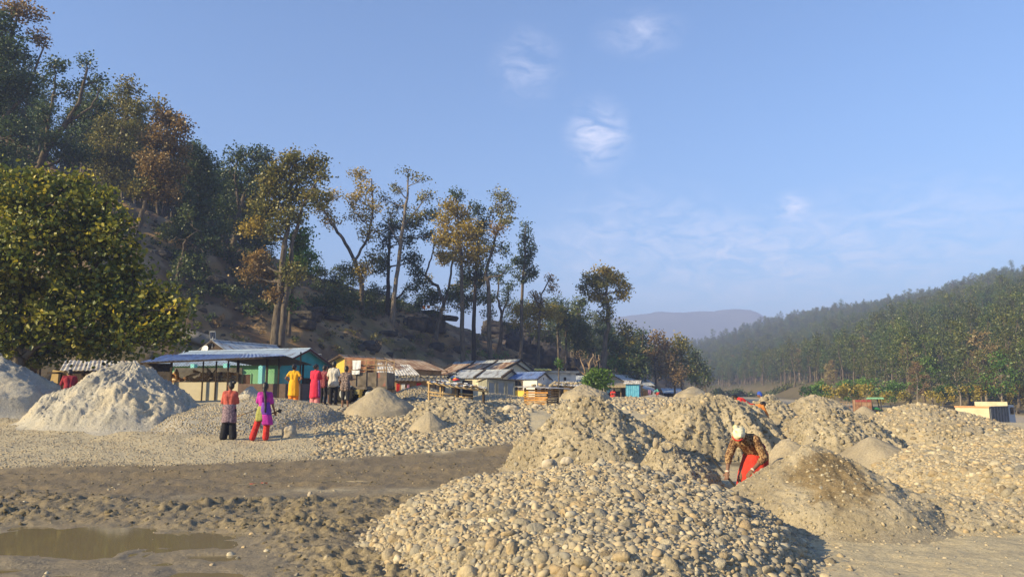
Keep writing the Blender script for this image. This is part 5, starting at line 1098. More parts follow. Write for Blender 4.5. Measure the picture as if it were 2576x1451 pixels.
# --- stone-weighted hut
sh = thing('stone_roofed_hut', 'low mud hut with stones weighing down its flat roof', 'hut', (gx(1040, 52), 52, Hs(gx(1040, 52), 52))); o_ = sh.location
a, b = L_(986, 958, 51), L_(1080, 957, 51); MB().box(((a.x + b.x) / 2, 1.0, a.z / 2 - .25), (b.x - a.x, 3.6, a.z + .5)).build('wall', mudw, sh)
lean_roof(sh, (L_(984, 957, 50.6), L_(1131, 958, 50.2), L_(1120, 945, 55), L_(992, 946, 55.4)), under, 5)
for i in range(18): 
    p = L_(1000 + i * 6.8 + rf.uniform(-3, 3), 951 + rf.uniform(-3, 3), 52.4 + rf.uniform(-1.2, 1.2)); a = L_(990, 951, 52.5)
    o = link('stone', _stone_me[i % 12], sh); o.location = (p.x, p.y, L_(1050, 951.2, 52.6).z + .10 + .05 * (p.y - .6)); o.scale = (.16, .14, .14); o.rotation_euler = (0, 0, i)
def cloth(name, label, a, b, drop, mat, cat='cloth', fold=.03, nf=4, group=None):
    """a cloth hanging from the line a-b"""
    a, b = Vector(a), Vector(b); n = 22; m = 7; V = []; F_ = []; dr = (b - a); nn = Vector((-dr.y, dr.x, 0)).normalized(); rr = random.Random(int(abs(a.x * 100)))
    for j in range(m + 1):
        q = j / m
        for i in range(n + 1):
            t = i / n; w = fold * (.25 + q) * math.sin(t * nf * 2 * math.pi + 2 * q); p = a.lerp(b, .5 + (t - .5) * (1 - .10 * q)) + nn * w - Vector((0, 0, drop * q * (1 + .06 * math.sin(5 * t)))); V.append(p)
    k = n + 1
    for j in range(m):
        for i in range(n): F_.append((j * k + i, j * k + i + 1, j * k + k + i + 1, j * k + k + i))
    V2 = [p + nn * .008 for p in V]; N0 = len(V); F2 = F_ + [tuple(q + N0 for q in reversed(f)) for f in F_]
    base = (a + b) / 2 - Vector((0, 0, drop)); mb = MB().add([p - base for p in V + V2], F2); o = mb.build(name, mat, None, True); o.location = base; return tag(o, label, cat, group)
redc = flat('red_cloth', (.55, .035, .03), .85); whitec = flat('white_cloth', (.70, .70, .70), .85); pinkc = flat('pink_cloth', (.62, .30, .40), .85); bluec = flat('blue_cloth', (.10, .25, .40), .85); orangec = flat('orange_cloth', (.62, .22, .05), .85); rustc = M('rust_tarp', [(.20, .095, .06), (.29, .145, .09), (.33, .18, .12)], 1.5, .9)
for i, (x0, x1, y, dp, mt, lb) in enumerate(((997, 1006, 964, .5, redc, 'dark red cloth hanging on the mud hut wall'), (1010, 1019, 966, .35, whitec, 'white cloth hanging beside the dark red one'), (1048, 1060, 963, .45, redc, 'bright red shawl hung on the mud wall'), (1024, 1030, 966, .35, pinkc, 'pinkish cloth on the mud hut wall'))):
    cloth('hanging_cloth', lb, P(x0, y, 50.85), P(x1, y, 50.85), dp, mt)
bw = thing('water_basin', 'grey metal basin holding bright red and yellow cloth', 'basin', P(1146, 968, 56)); prof_ = [(0, 0), (.3, .02), (.42, .30), (.46, .32)]; m = MB()
m.tube([(0, 0, z) for _, z in prof_] , [max(r0, .02) for r0, _ in prof_], 16).build('bowl', flat('dull_metal', (.25, .25, .23), .5), bw, True); MB().ellipsoid((.05, 0, .36), (.26, .24, .12)).build('wash', redc, bw, True); MB().ellipsoid((-.02, -.05, .46), (.12, .10, .08)).build('wash', flat('yellow_cloth', (.75, .38, .03), .8), bw, True)
MB().box((0, 0, -.5), (.5, .5, 1.0)).build('stand', mudw, bw)
# --- rows with rusty and grey roofs
def row_house(label, xr, d, rot, L, D, wh, rh, wallm, roofm, ns, rib=True, zadd=0):
    c = P(xr, HOR, d); ux, uy = Vector((math.cos(R(rot)), math.sin(R(rot)), 0)), Vector((-math.sin(R(rot)), math.cos(R(rot)), 0)); q = c - ux * L / 2 + uy * D / 2
    return gable_house('row_house', label, q.x, q.y, float(H0(np.array([c.x]), np.array([c.y]))[0]) + zadd, R(rot), L, D, wh, rh, wallm, roofm, ns, .2, .25, rib=rib)
rh1 = row_house('row of rusty-roofed dwellings with raised party ridges', 1252, 74, -40, 8.4, 5.2, 2.35, 1.0, cream, tin_rust, 3)
for i in range(3): opening(rh1, 'door', (-3.3 + i * 2.8, -2.6, .9), .8, 1.7, '-y', wood_d, M('brick_red_door', [(.16, .05, .03), (.24, .08, .05)], 3), 0)
rh0 = row_house('higher row of grey roofs behind the rusty ones', 1278, 80, -40, 9.5, 4.0, 2.9, 1.0, cream, tin, 3)
rh2 = row_house('low cream row with grey corrugated roof and dark doorway', 1262, 70, -28, 5.4, 3.4, 1.85, .65, cream, tin, 2)
opening(rh2, 'door', (-.9, -1.7, .8), .9, 1.5, '-y', wood_d, black, 0); opening(rh2, 'window', (1.2, -1.7, 1.1), .5, .5, '-y', wood_d, black, 1)
# --- white house with blue roof
c = P(1351, HOR, 70); rt = -25; ux, uy = Vector((math.cos(R(rt)), math.sin(R(rt)), 0)), Vector((-math.sin(R(rt)), math.cos(R(rt)), 0)); q = c - ux * 1.85 + uy * 1.6
wh_ = gable_house('village_house', 'small white house with blue roof and yellow-painted base', q.x, q.y, 1.38, R(rt), 3.7, 3.2, 1.75, .55, white, tin_blue, 4, .15, .25, gable_m=white)
MB().box((-.4, -1.61, .12), (2.8, .03, 1.15)).build('painted_base', yell, wh_)
opening(wh_, 'window', (.0, -1.6, 1.16), .78, .86, '-y', wood, black, 1); opening(wh_, 'window', (1.85, -.3, .85), .55, .5, '+x', wood_d, black, 1); MB().ellipsoid((1.86, -.1, 1.75), (.03, .08, .13)).build('vent', black, wh_)
# --- three-door outhouse
c = P(1225, HOR, 64); rt = 22; oh = thing('outhouse', 'grey outhouse with three metal doors in front of the white house', 'outhouse', (c.x, c.y, 1.35), R(rt))
MB().add([(0, 0, -.8), (2.5, 0, -.8), (2.5, 2.2, -.8), (0, 2.2, -.8), (0, 0, 1.62), (2.5, 0, 1.45), (2.5, 2.2, 1.3), (0, 2.2, 1.35)], [(0, 1, 5, 4), (2, 3, 7, 6), (4, 5, 6, 7), (1, 2, 6, 5), (3, 0, 4, 7)]).build('wall', olive_w, oh)
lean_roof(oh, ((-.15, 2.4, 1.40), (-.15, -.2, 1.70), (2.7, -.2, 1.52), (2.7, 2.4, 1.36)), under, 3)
for i in range(3): opening(oh, 'door', (.42 + i * .83, 0, .55), .54, 1.55, '-y', olive_w, doorg, 0)
# --- white flat-roofed house and the low shacks
c = P(1388, HOR, 80); rt = 18; fh = thing('flat_roofed_house', 'stained white house with flat concrete roof and small window', 'house', (c.x, c.y, 1.4), R(rt))
MB().box((.6, 1.6, .6), (4.2, 3.2, 3.9)).build('wall', white_s, fh); MB().box((.5, 1.6, 2.62), (4.9, 3.9, .22)).build('roof_slab', M('weathered_concrete', [(.26, .25, .22), (.42, .40, .35)], 2, .95), fh); opening(fh, 'window', (1.45, 0, 1.9), .32, .4, '-y', white, black, 0)
p = P(1366, 929, 79); rl = MB().sheet((-.9, -.5, 0), (.9, -.45, .02), (.85, .5, .16), (-.8, .55, .2), .05, .03, 4).build('yellow_tarp', flat('yellow_tarp', (.55, .45, .09), .7), None, True); rl.location = (p.x, p.y + .6, 4.17); tag(rl, 'crumpled yellow sheet lying on the flat concrete roof', 'tarp')
sk = thing('shack', 'low dark shack with stone-weighted roof right of the white house', 'shack', (gx(1430, 70), 70, 1.4)); o_ = sk.location
lean_roof(sk, (L_(1386, 968, 69), L_(1474, 972, 68), L_(1468, 960, 72), L_(1388, 958, 72.5)), tin_white, 4)
wallp = lambda x0, x1, y0, y1, d, mt, nm='wall', par=None: (lambda a, b: MB().box(((a.x + b.x) / 2, a.y, (a.z + b.z) / 2), (b.x - a.x, .1, a.z - b.z)).build(nm, mt, par or sk))(L_(x0, y0, d), L_(x1, y1, d))
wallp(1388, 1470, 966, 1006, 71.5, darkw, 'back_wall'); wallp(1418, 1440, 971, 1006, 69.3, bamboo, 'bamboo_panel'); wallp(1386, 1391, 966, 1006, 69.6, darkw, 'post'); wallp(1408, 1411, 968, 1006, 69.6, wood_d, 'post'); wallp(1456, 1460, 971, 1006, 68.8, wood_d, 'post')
for i in range(16):
    q = i / 15; p = L_(1392 + 78 * q, 965 - rf.uniform(0, 6) + 3 * q, 70 + rf.uniform(-1, 1.4)); o = link('stone', _stone_me[i % 12], sk); o.location = (p.x, p.y, L_(1392 + 78 * q, 965 + 2.5 * q, 69.8).z + .12 + .07 * (p.y)); o.scale = (.22, .18, .16); o.rotation_euler = (0, 0, i * 1.7)
# --- far huts
pa, pb = P(1551, 941, 94), P(1604, 946, 99); mid = (pa + pb) / 2; dv = pb - pa; rz = math.atan2(dv.y, dv.x); Ln = max(5.5, math.hypot(dv.x, dv.y))
fg = gable_house('village_house', 'grey tin-roofed house with tan gable and square dark window', mid.x, mid.y, mid.z - 2.7, R(48), 5.6, 3.6, 1.8, .85, M('tan_plaster', [(.42, .33, .21), (.52, .42, .28)], 2, .9), tin, 4, .25, .35)
opening(fg, 'window', (-2.8, 0, 1.45), .7, .65, '-x', wood_d, black, 0)
for nm, lb, cs, mt, posts, bk in (('tin_shed', 'long grey tin shed stepping down right of the tan-gabled house', ((1590, 966, 93), (1648, 970, 90), (1632, 958, 98), (1598, 947, 101)), tin, (1592, 1618, 1646), True), ('tin_shed', 'drooping grey tin roof hung with washing right of the blue kiosk', ((1615, 975, 86), (1660, 989, 84), (1652, 979, 90), (1622, 966, 92)), tin, (1617, 1640, 1658), True),
                             ('tin_shed', 'low pale tin roof at the far end of the huts', ((1668, 988, 104), (1720, 989, 102), (1712, 977, 110), (1662, 976, 112)), tin_paleblue, (1670, 1695, 1718), True), ('tin_shed', 'scrap of tin roof just left of the bright green shrub', ((1448, 962, 84), (1476, 965, 83), (1470, 945, 88), (1446, 944, 89)), tin, (1450, 1474), True)):
    c = P((cs[0][0] + cs[1][0]) / 2, HOR, cs[0][2]); t = thing(nm, lb, 'shed', (c.x, c.y, 1.38)); o_ = t.location; lean_roof(t, [L_(*q) for q in cs], mt, 4)
    for x in posts: a = L_(x, cs[0][1] + (cs[1][1] - cs[0][1]) * (x - cs[0][0]) / (cs[1][0] - cs[0][0]), cs[0][2] - .2); MB().box((a.x, a.y + .3, a.z / 2 - .2), (.1, .1, a.z + .3)).build('post', wood, t)
    a, b = L_(*cs[3]), L_(*cs[2]); MB().box(((a.x + b.x) / 2, (a.y + b.y) / 2 - .3, min(a.z, b.z) / 2 - .3), (b.x - a.x + 1.5, .12, min(a.z, b.z) + .3)).build('back_wall', darkw, t)
st = thing('thatched_stall', 'dark open stall with ragged thatch left of the blue kiosk', 'stall', (gx(1552, 82), 82, 1.38)); o_ = st.location
MB().sheet(L_(1518, 973, 81), L_(1588, 972, 80.5), L_(1582, 962, 84), L_(1522, 961, 84.5), .18).build('thatch', thatch, st)
for x in (1522, 1562, 1585): a = L_(x, 972, 81.2); MB().box((a.x, a.y + .2, a.z / 2 - .2), (.1, .1, a.z + .3)).build('post', wood, st)
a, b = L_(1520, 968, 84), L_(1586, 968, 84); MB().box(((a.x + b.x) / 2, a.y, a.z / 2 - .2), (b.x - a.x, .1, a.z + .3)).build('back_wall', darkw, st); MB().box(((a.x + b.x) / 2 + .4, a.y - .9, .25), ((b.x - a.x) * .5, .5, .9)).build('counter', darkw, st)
for i, (x0, x1, y, dp, mt, lb) in enumerate(((1527, 1534, 976, .5, bluec, 'blue cloth hung in the thatched stall'), (1535, 1543, 974, .4, whitec, 'white cloth bundle hung in the thatched stall'), (1546, 1561, 976, .3, M('cream_cloth', [(.60, .45, .25), (.7, .55, .32)], 3), 'cream sheet strung across the thatched stall'), (1652 - 22, 1652 - 14, 980, .5, pinkc, 'pink washing hung under the drooping tin roof'), (1642, 1647, 982, .5, whitec, 'pale washing hung right of the pink one'))):
    dd = 81.4 if x0 < 1600 else 83.8; cloth('hanging_cloth', lb, P(x0, y, dd), P(x1, y, dd), dp, mt)
cn = P(1518, 1000, 80); sp = MB().tube([(0, 0, -.3), (0, 0, .6), (.02, 0, 1.6)], [.5, .42, .12], 7).build('standing_stone', M('pale_pillar', [(.40, .34, .25), (.5, .43, .33)], 3, .95, (10, .5, .05)), None); sp.location = (cn.x, cn.y, 1.35); tag(sp, 'pale pointed stone pillar at the left end of the thatched stall', 'pillar')
# --- blue kiosk
c = P(1607, HOR, 80); ks = thing('kiosk', 'bright blue sheet-metal kiosk with pale overhanging roof', 'kiosk', (c.x, c.y, 1.15), R(-16))
for i in range(6): MB().box((-1.3 + i * .217 + .108, 0, .85), (.21, .05, 1.7)).build('front_panel', kiosk_m, ks)
for i in range(7): MB().box((-1.3 + i * .217, -.02, .85), (.035, .07, 1.72)).build('rib', kiosk_m, ks)
MB().box((0, .62, .85), (.05, 1.2, 1.7)).build('side_panel', kiosk_m, ks); MB().box((-1.3, .62, .85), (.05, 1.2, 1.7)).build('side_panel', kiosk_m, ks); MB().box((-.65, 1.22, .85), (1.3, .05, 1.7)).build('back_panel', kiosk_m, ks)
MB().sheet((-1.5, -.3, 1.66), (.22, -.3, 1.66), (.22, .6, 2.0), (-1.5, .6, 2.0), .05, .012, 8).build('roof_sheet', tin_white, ks); MB().sheet((.22, 1.5, 1.66), (-1.5, 1.5, 1.66), (-1.5, .6, 2.0), (.22, .6, 2.0), .05, .012, 8).build('roof_sheet', tin_white, ks)
# --- left shack under the near tree
ls = thing('shack', 'tumbledown shack with whitish sheet roof under the near tree', 'shack', (gx(240, 35), 35, Hs(gx(240, 35), 35))); o_ = ls.location
lean_roof(ls, (L_(150, 932, 34), L_(352, 931, 33.6), L_(345, 908, 36.5), L_(165, 906, 37)), tin_white, 6)
for x in (152, 210, 270, 350): a = L_(x, 932, 34.2); MB().box((a.x, a.y, a.z / 2 - .3), (.1, .1, a.z + .5)).build('post', wood_d, ls)
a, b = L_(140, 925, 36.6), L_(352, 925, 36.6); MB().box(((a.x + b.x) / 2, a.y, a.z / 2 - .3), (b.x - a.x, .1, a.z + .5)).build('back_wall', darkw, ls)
a = L_(145, 935, 34.3); MB().box((a.x + .2, a.y, a.z - .25), (.9, .06, .55), (0, R(8), 0)).build('yellow_board', M('pale_board', [(.42, .30, .13), (.52, .38, .18)], 4), ls)
MB().bar(L_(120, 938, 33.8), L_(360, 934, 33.4), .08, .08).build('beam', wood_d, ls)
lt = thing('lean_to', 'dark roofed lean-to at the left edge under the near tree', 'shed', (gx(40, 37), 37, Hs(gx(40, 37), 37))); o_ = lt.location
lean_roof(lt, (L_(-60, 895, 36), L_(105, 905, 36), L_(110, 890, 40), L_(-60, 880, 40)), under, 4); a, b = L_(-60, 900, 39.5), L_(105, 900, 39.5); MB().box(((a.x + b.x) / 2, a.y, .8), (b.x - a.x, .1, 2.6)).build('wall', darkw, lt)
for x in (-40, 30, 100): a = L_(x, 903, 36.2); MB().box((a.x, a.y, a.z / 2 - .3), (.1, .1, a.z + .5)).build('post', wood_d, lt)
bd = thing('fodder_pile', 'bundled heap of dry fodder and sacks beside the man with the shovel', 'bundle', (gx(95, 33), 33, Hs(gx(95, 33), 33)))
for i in range(7): 
    q = rf.uniform(0, 6.28); MB().ellipsoid((.35 * math.cos(q), .3 * math.sin(q), .25 + .09 * i), (.42, .36, .24), (rf.uniform(-.3, .3), rf.uniform(-.3, .3), q)).build('bundle', husk[1] if i % 3 else M('sackcloth', [(.20, .15, .12), (.30, .24, .2)], 6, .95), bd, True)
# --- pole-roofed stall on the sand bank
ps = thing('pole_stall', 'rickety stall of bamboo poles with sheet and stick roof', 'stall', (gx(1150, 29), 29, Hs(gx(1150, 29), 29))); o_ = ps.location; pole_m = M('bamboo_pole', [(.36, .24, .11), (.50, .36, .19)], 5, .85)
for (x, yt, yb, d, r0, mt) in ((1079, 963, 1040, 28.4, .04, pole_m), (1108, 967, 1030, 29.6, .035, pole_m), (1114, 968, 1035, 28.5, .035, pole_m), (1146, 974, 1032, 29.6, .035, pole_m), (1155, 978, 1035, 28.6, .055, wood_d), (1187, 982, 1035, 28.8, .05, wood_d), (1216, 985, 1042, 28.2, .055, wood_d)):
    MB().tube([L_(x - .5, yb, d), L_(x + .4, (yt + yb) / 2, d), L_(x, yt, d)], [r0 * 1.1, r0, r0 * .9], 7).build('post', mt, ps, True)
for (xa, ya, xb, yb, d) in ((1076, 985, 1150, 993, 28.35), (1076, 993, 1152, 1001, 28.4), (1077, 1002, 1155, 1008, 28.45), (1155, 989, 1190, 992, 28.5), (1155, 997, 1190, 999, 28.55), (1157, 1005, 1190, 1008, 28.5), (1157, 1014, 1190, 1015, 28.55)):
    MB().tube([L_(xa, ya, d), L_((xa + xb) / 2, (ya + yb) / 2 + .7, d), L_(xb, yb, d)], .03, 6).build('rail', pole_m, ps, True)
for i in range(7): q = i / 6; MB().tube([L_(1074, 962 - 2 * q, 28.2 + 1.9 * q), L_(1150, 974 - 2 * q, 28.2 + 1.9 * q), L_(1228, 985 - 2 * q, 28.0 + 1.9 * q)], .035, 6).build('roof_pole', pole_m, ps, True)
for i in range(9): q = i / 8; MB().tube([L_(1080 + 140 * q, 960 + 21 * q, 28.0), L_(1084 + 140 * q, 958 + 21 * q, 30.2)], .025, 5).build('roof_pole', pole_m, ps, True)
a, b, c_, d__ = L_(1078, 960, 28.2), L_(1170, 974, 28.2), L_(1170, 971, 30.2), L_(1080, 957, 30.3); lean_roof(ps, (a, b, c_, d__), tin_white, 4, .012)
for i in range(26):
    q = rf.random(); x = 1100 + 120 * q; p = L_(x, 958 + 21 * q + 2, 28.3 + rf.uniform(0, 1.6)); o = MB().box((0, 0, 0), (rf.uniform(.1, .4), rf.uniform(.1, .3), .03)).build('roof_scrap', (tin_white, tin, wood, whitec)[i % 4], ps); o.location = p + Vector((0, 0, .07)); o.rotation_euler = (rf.uniform(-.3, .3), rf.uniform(-.1, .4), rf.uniform(0, 3))
# --- slatted crate hut
ch = thing('slatted_hut', 'small hut of orange slats with stones on its flat roof', 'hut', (gx(1376, 29.5), 29.5, Hs(gx(1376, 29.5), 29.5)), R(-32)); zt_ = P(1376, 978, 29.5).z - ch.location.z; zb_ = P(1376, 1030, 29.5).z - ch.location.z - .05
for i in range(9):
    z = zb_ + (zt_ - zb_) * (i + .5) / 9; MB().box((-.5 + rf.uniform(-.03, .03), rf.uniform(-.015, .0), z), (1.0 + rf.uniform(-.05, .08), .025, (zt_ - zb_) / 9 * rf.uniform(.6, .85)), (0, rf.uniform(-.03, .03), 0)).build('slat', wood_o if i % 3 else wood, ch)
    MB().box((.0, .45 + rf.uniform(-.03, .03), z), (.025, .9, (zt_ - zb_) / 9 * .7), (rf.uniform(-.03, .03), 0, 0)).build('slat', wood, ch)
    MB().box((-.5, .92, z), (1.0, .025, (zt_ - zb_) / 9 * .7)).build('slat', wood, ch); MB().box((-1.0, .45, z), (.025, .9, (zt_ - zb_) / 9 * .7)).build('slat', wood, ch)
for (x, y) in ((-.98, .03), (-.02, .03), (-.02, .88), (-.98, .88), (-.5, .03)): MB().box((x, y, (zt_ + zb_) / 2), (.06, .06, zt_ - zb_ + .1)).build('post', wood_d, ch)
lean_roof(ch, ((-1.25, -.3, zt_ + .09), (.25, -.3, zt_ + .03), (.45, 1.3, zt_ + .0), (-1.2, 1.3, zt_ + .12)), tin_white, 3, .012)
for i, (x, y, s_) in enumerate(((-.7, .1, .09), (-.45, .3, .12), (-.2, .2, .07), (.1, .5, .1), (.2, 1.0, .09), (-.9, .6, .08), (-.3, .9, .11))):
    o = link('stone', _stone_me[i], ch); o.location = (x, y, zt_ + .10 + s_ * .5); o.scale = (s_,) * 3
# ------------------------------------------------------------------ people
def melt(mb, voxel, mat, name, smooth=4, ratio=.5):
    """merge overlapping limbs into one continuous surface"""
    me = mb.mesh(name, None); ob = bpy.data.objects.new(name + '_src', me); C.objects.link(ob)
    m = ob.modifiers.new('r', 'REMESH'); m.mode = 'VOXEL'; m.voxel_size = voxel
    s_ = ob.modifiers.new('s', 'SMOOTH'); s_.iterations = smooth; s_.factor = .5
    if ratio < 1: d = ob.modifiers.new('d', 'DECIMATE'); d.ratio = ratio
    dg = bpy.context.evaluated_depsgraph_get(); out = bpy.data.meshes.new_from_object(ob.evaluated_get(dg)); out.name = name
    bpy.data.objects.remove(ob); bpy.data.meshes.remove(me)
    out.polygons.foreach_set('use_smooth', [True] * len(out.polygons)); out.materials.clear(); out.materials.append(mat); return out
skin = M('brown_skin', [(.15, .075, .045), (.20, .105, .065)], 6, .6, spec=.35); hairm = M('black_hair', [(.008, .007, .007), (.02, .017, .016)], 30, .5, spec=.4)
def pattern(name, cols, sc=30, pos=None): return M(name, cols, sc, .9, (10, .5, .035), pos=pos, detail=2)
V_ = Vector
STAND = dict(ankL=(-.09, 0, .075), ankR=(.09, 0, .075), kneL=(-.095, .02, .44), kneR=(.095, .02, .44), hipL=(-.085, 0, .82), hipR=(.085, 0, .82), pel=(0, 0, .88), chest=(0, 0, 1.20), neck=(0, 0, 1.36), head=(0, .02, 1.48),
             shL=(-.142, 0, 1.295), shR=(.142, 0, 1.295), elL=(-.19, -.02, 1.04), elR=(.19, -.02, 1.04), wrL=(-.18, .06, .82), wrR=(.18, .06, .82), hdir=(0, 1, 0))
def hand(mb, wr, el, side, curl=.6):
    d = (wr - el).normalized(); x = V_((1, 0, 0)); x = (x - d * x.dot(d)); x = x.normalized() if x.length > .1 else V_((0, 1, 0)); n = d.cross(x).normalized() * side
    pc = wr + d * .05; mb.capsule(wr, wr + d * .02, .027, .028, 8); mb.capsule(pc - x * .022, pc + x * .022, .02, .02, 8); mb.capsule(wr + d * .03, wr + d * .085, .03, .026, 8)
    for i, (o, L) in enumerate(((-.028, .055), (-.010, .066), (.010, .072), (.027, .062))):
        a = wr + d * .085 + x * o; b = a + (d * (1 - .3 * curl) - n * .45 * curl).normalized() * L * .55; c = b + (d * (1 - curl) - n * curl).normalized() * L * .5; mb.capsule(a, b, .0115, .0105, 6); mb.capsule(b, c, .0105, .009, 6)
    a = wr + d * .03 + x * .026 * side; b = a + (d * .6 + x * side * .8 - n * .2).normalized() * .035; c = b + (d * .9 + x * side * .1 - n * .4).normalized() * .03; mb.capsule(a, b, .013, .012, 6); mb.capsule(b, c, .012, .010, 6)
class Person:
    def __init__(s, label, x, d, height=1.58, face=0, pose=None, group=None, z=None, sk=skin, voxel=.0105, wide=1.0, ratio=.4):
        s.J = {k: V_(v) for k, v in STAND.items()}
        for k, v in (pose or {}).items(): s.J[k] = V_(v)
        s.k = height / 1.60; s.w = wide; p = P(x, HOR, d); s.zg = Hs(p.x, p.y) if z is None else z
        J = s.J; mb = MB(); s.torso(mb, 0); 
        mb.capsule(J['neck'] - (J['neck'] - J['chest']).normalized() * .03, J['head'], .05, .048)
        up = (J['head'] - J['neck']).normalized(); f = J['hdir'].normalized(); f = (f - up * f.dot(up)).normalized(); r = f.cross(up); h = J['head'] + up * .02; s.hf, s.hu, s.hr, s.hc = f, up, r, h
        Mh = Matrix((r, f, up)).transposed()
        def hp(x_, y_, z_): return h + r * x_ + f * y_ + up * z_
        s.hp = hp; eul = Mh.to_euler()
        mb.ellipsoid(h, (.079, .098, .113), eul); mb.ellipsoid(hp(0, .025, -.06), (.058, .066, .062), eul)
        mb.capsule(hp(0, .09, .01), hp(0, .111, -.022), .012, .016, 6); mb.capsule(hp(-.02, .083, -.06), hp(.02, .083, -.06), .013, .013, 6)
        for q in (-1, 1): mb.ellipsoid(hp(q * .081, -.005, -.01), (.012, .02, .03), eul)
        for q, S_ in ((-1, 'L'), (1, 'R')):
            mb.capsule(J['sh' + S_], J['el' + S_], .046, .038); mb.capsule(J['el' + S_], J['wr' + S_], .038, .026); hand(mb, J['wr' + S_], J['el' + S_], q)
            mb.capsule(J['hip' + S_], J['kne' + S_], .082, .055); mb.capsule(J['kne' + S_], J['ank' + S_], .054, .036)
            a = J['ank' + S_]; ft = V_((q * .03, .15, -.045)); mb.capsule(a + V_((0, -.03, -.035)), a + ft, .036, .03, 8); mb.capsule(a, a + V_((0, -.01, -.03)), .036, .036, 8)
            for ti in range(4): mb.capsule(a + ft + V_(((ti - 1.5) * .017, -.01, -.006)), a + ft + V_(((ti - 1.5) * .019, .035, -.012)), .011, .009, 5)
        s.o = link('person', melt(mb, voxel, sk, 'person', 2, ratio)); s.o.location = (p.x, p.y, s.zg); s.o.rotation_euler = (0, 0, R(face)); s.o.scale = (s.k * wide, s.k * wide, s.k); tag(s.o, label, 'person', group)
        e = MB()
        for q in (-1, 1): e.ellipsoid(hp(q * .032, .089, .012), (.012, .007, .007), eul)
        e.build('eyes', flat('eye_dark', (.02, .015, .012), .3), s.o, True)
    def torso(s, mb, e, low=True):
        J = s.J; ax = (J['shR'] - J['shL']).normalized(); hx = (J['hipR'] - J['hipL']).normalized()
        mid = J['pel'].lerp(J['chest'], .5)
        for q in (-1, 1):
            mb.capsule(J['pel'] + hx * q * .062, mid + (ax + hx) * q * .027, .095 + e, .088 + e); mb.capsule(mid + (ax + hx) * q * .027, J['chest'] + ax * q * .075, .088 + e, .098 + e)
            if low: mb.capsule(J['pel'] + hx * q * .062, J['hip' + ('L' if q < 0 else 'R')], .098 + e, .088 + e)
        mb.capsule(J['shL'], J['shR'], .055 + e * .8, .055 + e * .8); mb.capsule(J['chest'], J['neck'].lerp(J['chest'], .25), .09 + e, .06 + e)
    def shirt(s, mat, sleeve=1.0, e=.016, name='shirt', drop=.0, loose=0):
        J = s.J; mb = MB(); s.torso(mb, e, False)
        for S_ in 'LR':
            a, b, c = J['sh' + S_], J['el' + S_], J['wr' + S_]; mb.capsule(a, a.lerp(b, min(1, sleeve)), .05 + e, .042 + e + loose * .5)
            if sleeve > 1: mb.capsule(b, b.lerp(c, sleeve - 1), .042 + e, .032 + e)
        if drop:
            for q in (-1, 1): mb.capsule(J['pel'] + V_((q * .06, 0, 0)), J['pel'] + V_((q * .065, 0, -drop)), .105 + e + loose, .108 + e + loose)
        s.put(mb, name, mat); return s
    def trousers(s, mat, to=1.0, e=.016, flare=0, name='trousers'):
        J = s.J; mb = MB()
        for q, S_ in ((-1, 'L'), (1, 'R')):
            mb.capsule(J['pel'] + V_((q * .05, 0, 0)), J['hip' + S_], .10 + e, .095 + e); mb.capsule(J['hip' + S_], J['kne' + S_], .088 + e, .062 + e + flare * .4)
            if to > 0: mb.capsule(J['kne' + S_], J['kne' + S_].lerp(J['ank' + S_], to), .062 + e + flare * .4, .045 + e + flare)
        s.put(mb, name, mat); return s
    def put(s, mb, name, mat, vox=.0135): o = link(name, melt(mb, vox, mat, name, 4, .5), s.o); return o
    def loft(s, name, mat, rings, folds=9, amp=.06, seed=0, sharp=0):
        """a garment hanging as a closed skirt through rings (centre, half width, half depth)"""
        n = 48; V = []; m = len(rings); rr = random.Random(seed); ph = rr.uniform(0, 6)
        dense = []
        for i in range(m - 1):
            for q in (0, .25, .5, .75): dense.append(tuple(V_(rings[i][0]).lerp(V_(rings[i + 1][0]), q)) + (rings[i][1] + (rings[i + 1][1] - rings[i][1]) * q, rings[i][2] + (rings[i + 1][2] - rings[i][2]) * q))
        dense.append(tuple(rings[-1][0]) + (rings[-1][1], rings[-1][2])); N = len(dense)
        for j, (cx, cy, cz, rx, ry) in enumerate(dense):
            g = j / (N - 1)
            for i in range(n):
                a = 2 * math.pi * i / n; w = 1 + amp * g * (math.sin(folds * a + ph + .8 * g) + .5 * math.sin(folds * 1.7 * a + 2 * ph)); V.append((cx + rx * w * math.cos(a), cy + ry * w * math.sin(a), cz + .008 * g * math.sin(3 * a + ph)))
        F_ = [(j * n + i, j * n + (i + 1) % n, j * n + n + (i + 1) % n, j * n + n + i) for j in range(N - 1) for i in range(n)]; F_ = [tuple(reversed(f)) for f in F_]
        F_ += [tuple(range(n)), tuple(reversed(range((N - 1) * n, N * n)))]; MB().add(V, F_).build(name, mat, s.o, True); return s
    def hair(s, style='short', mat=hairm):
        mb = MB(); hp = s.hp; eul = Matrix((s.hr, s.hf, s.hu)).transposed().to_euler(); mb.ellipsoid(hp(0, -.018, .03), (.092, .101, .107), eul); mb.ellipsoid(hp(0, -.05, -.015), (.083, .068, .095), eul)
        if style == 'bun': mb.ellipsoid(hp(.03, -.115, .085), (.055, .055, .05), eul)
        if style == 'lowbun': mb.ellipsoid(hp(0, -.115, -.02), (.052, .045, .05), eul)
        if style == 'braid':
            pts = [hp(0, -.08, -.04), hp(.0, -.12, -.12), V_((.02, -.155, 1.2)), V_((.03, -.175, 1.02)), V_((.035, -.19, .80))]
            for i in range(4):
                for q in (0, .5): mb.capsule(pts[i].lerp(pts[i + 1], q), pts[i].lerp(pts[i + 1], q + .5),   .052 - .006 * i, .047 - .006 * i)
        s.put(mb, 'hair', mat, .011); return s
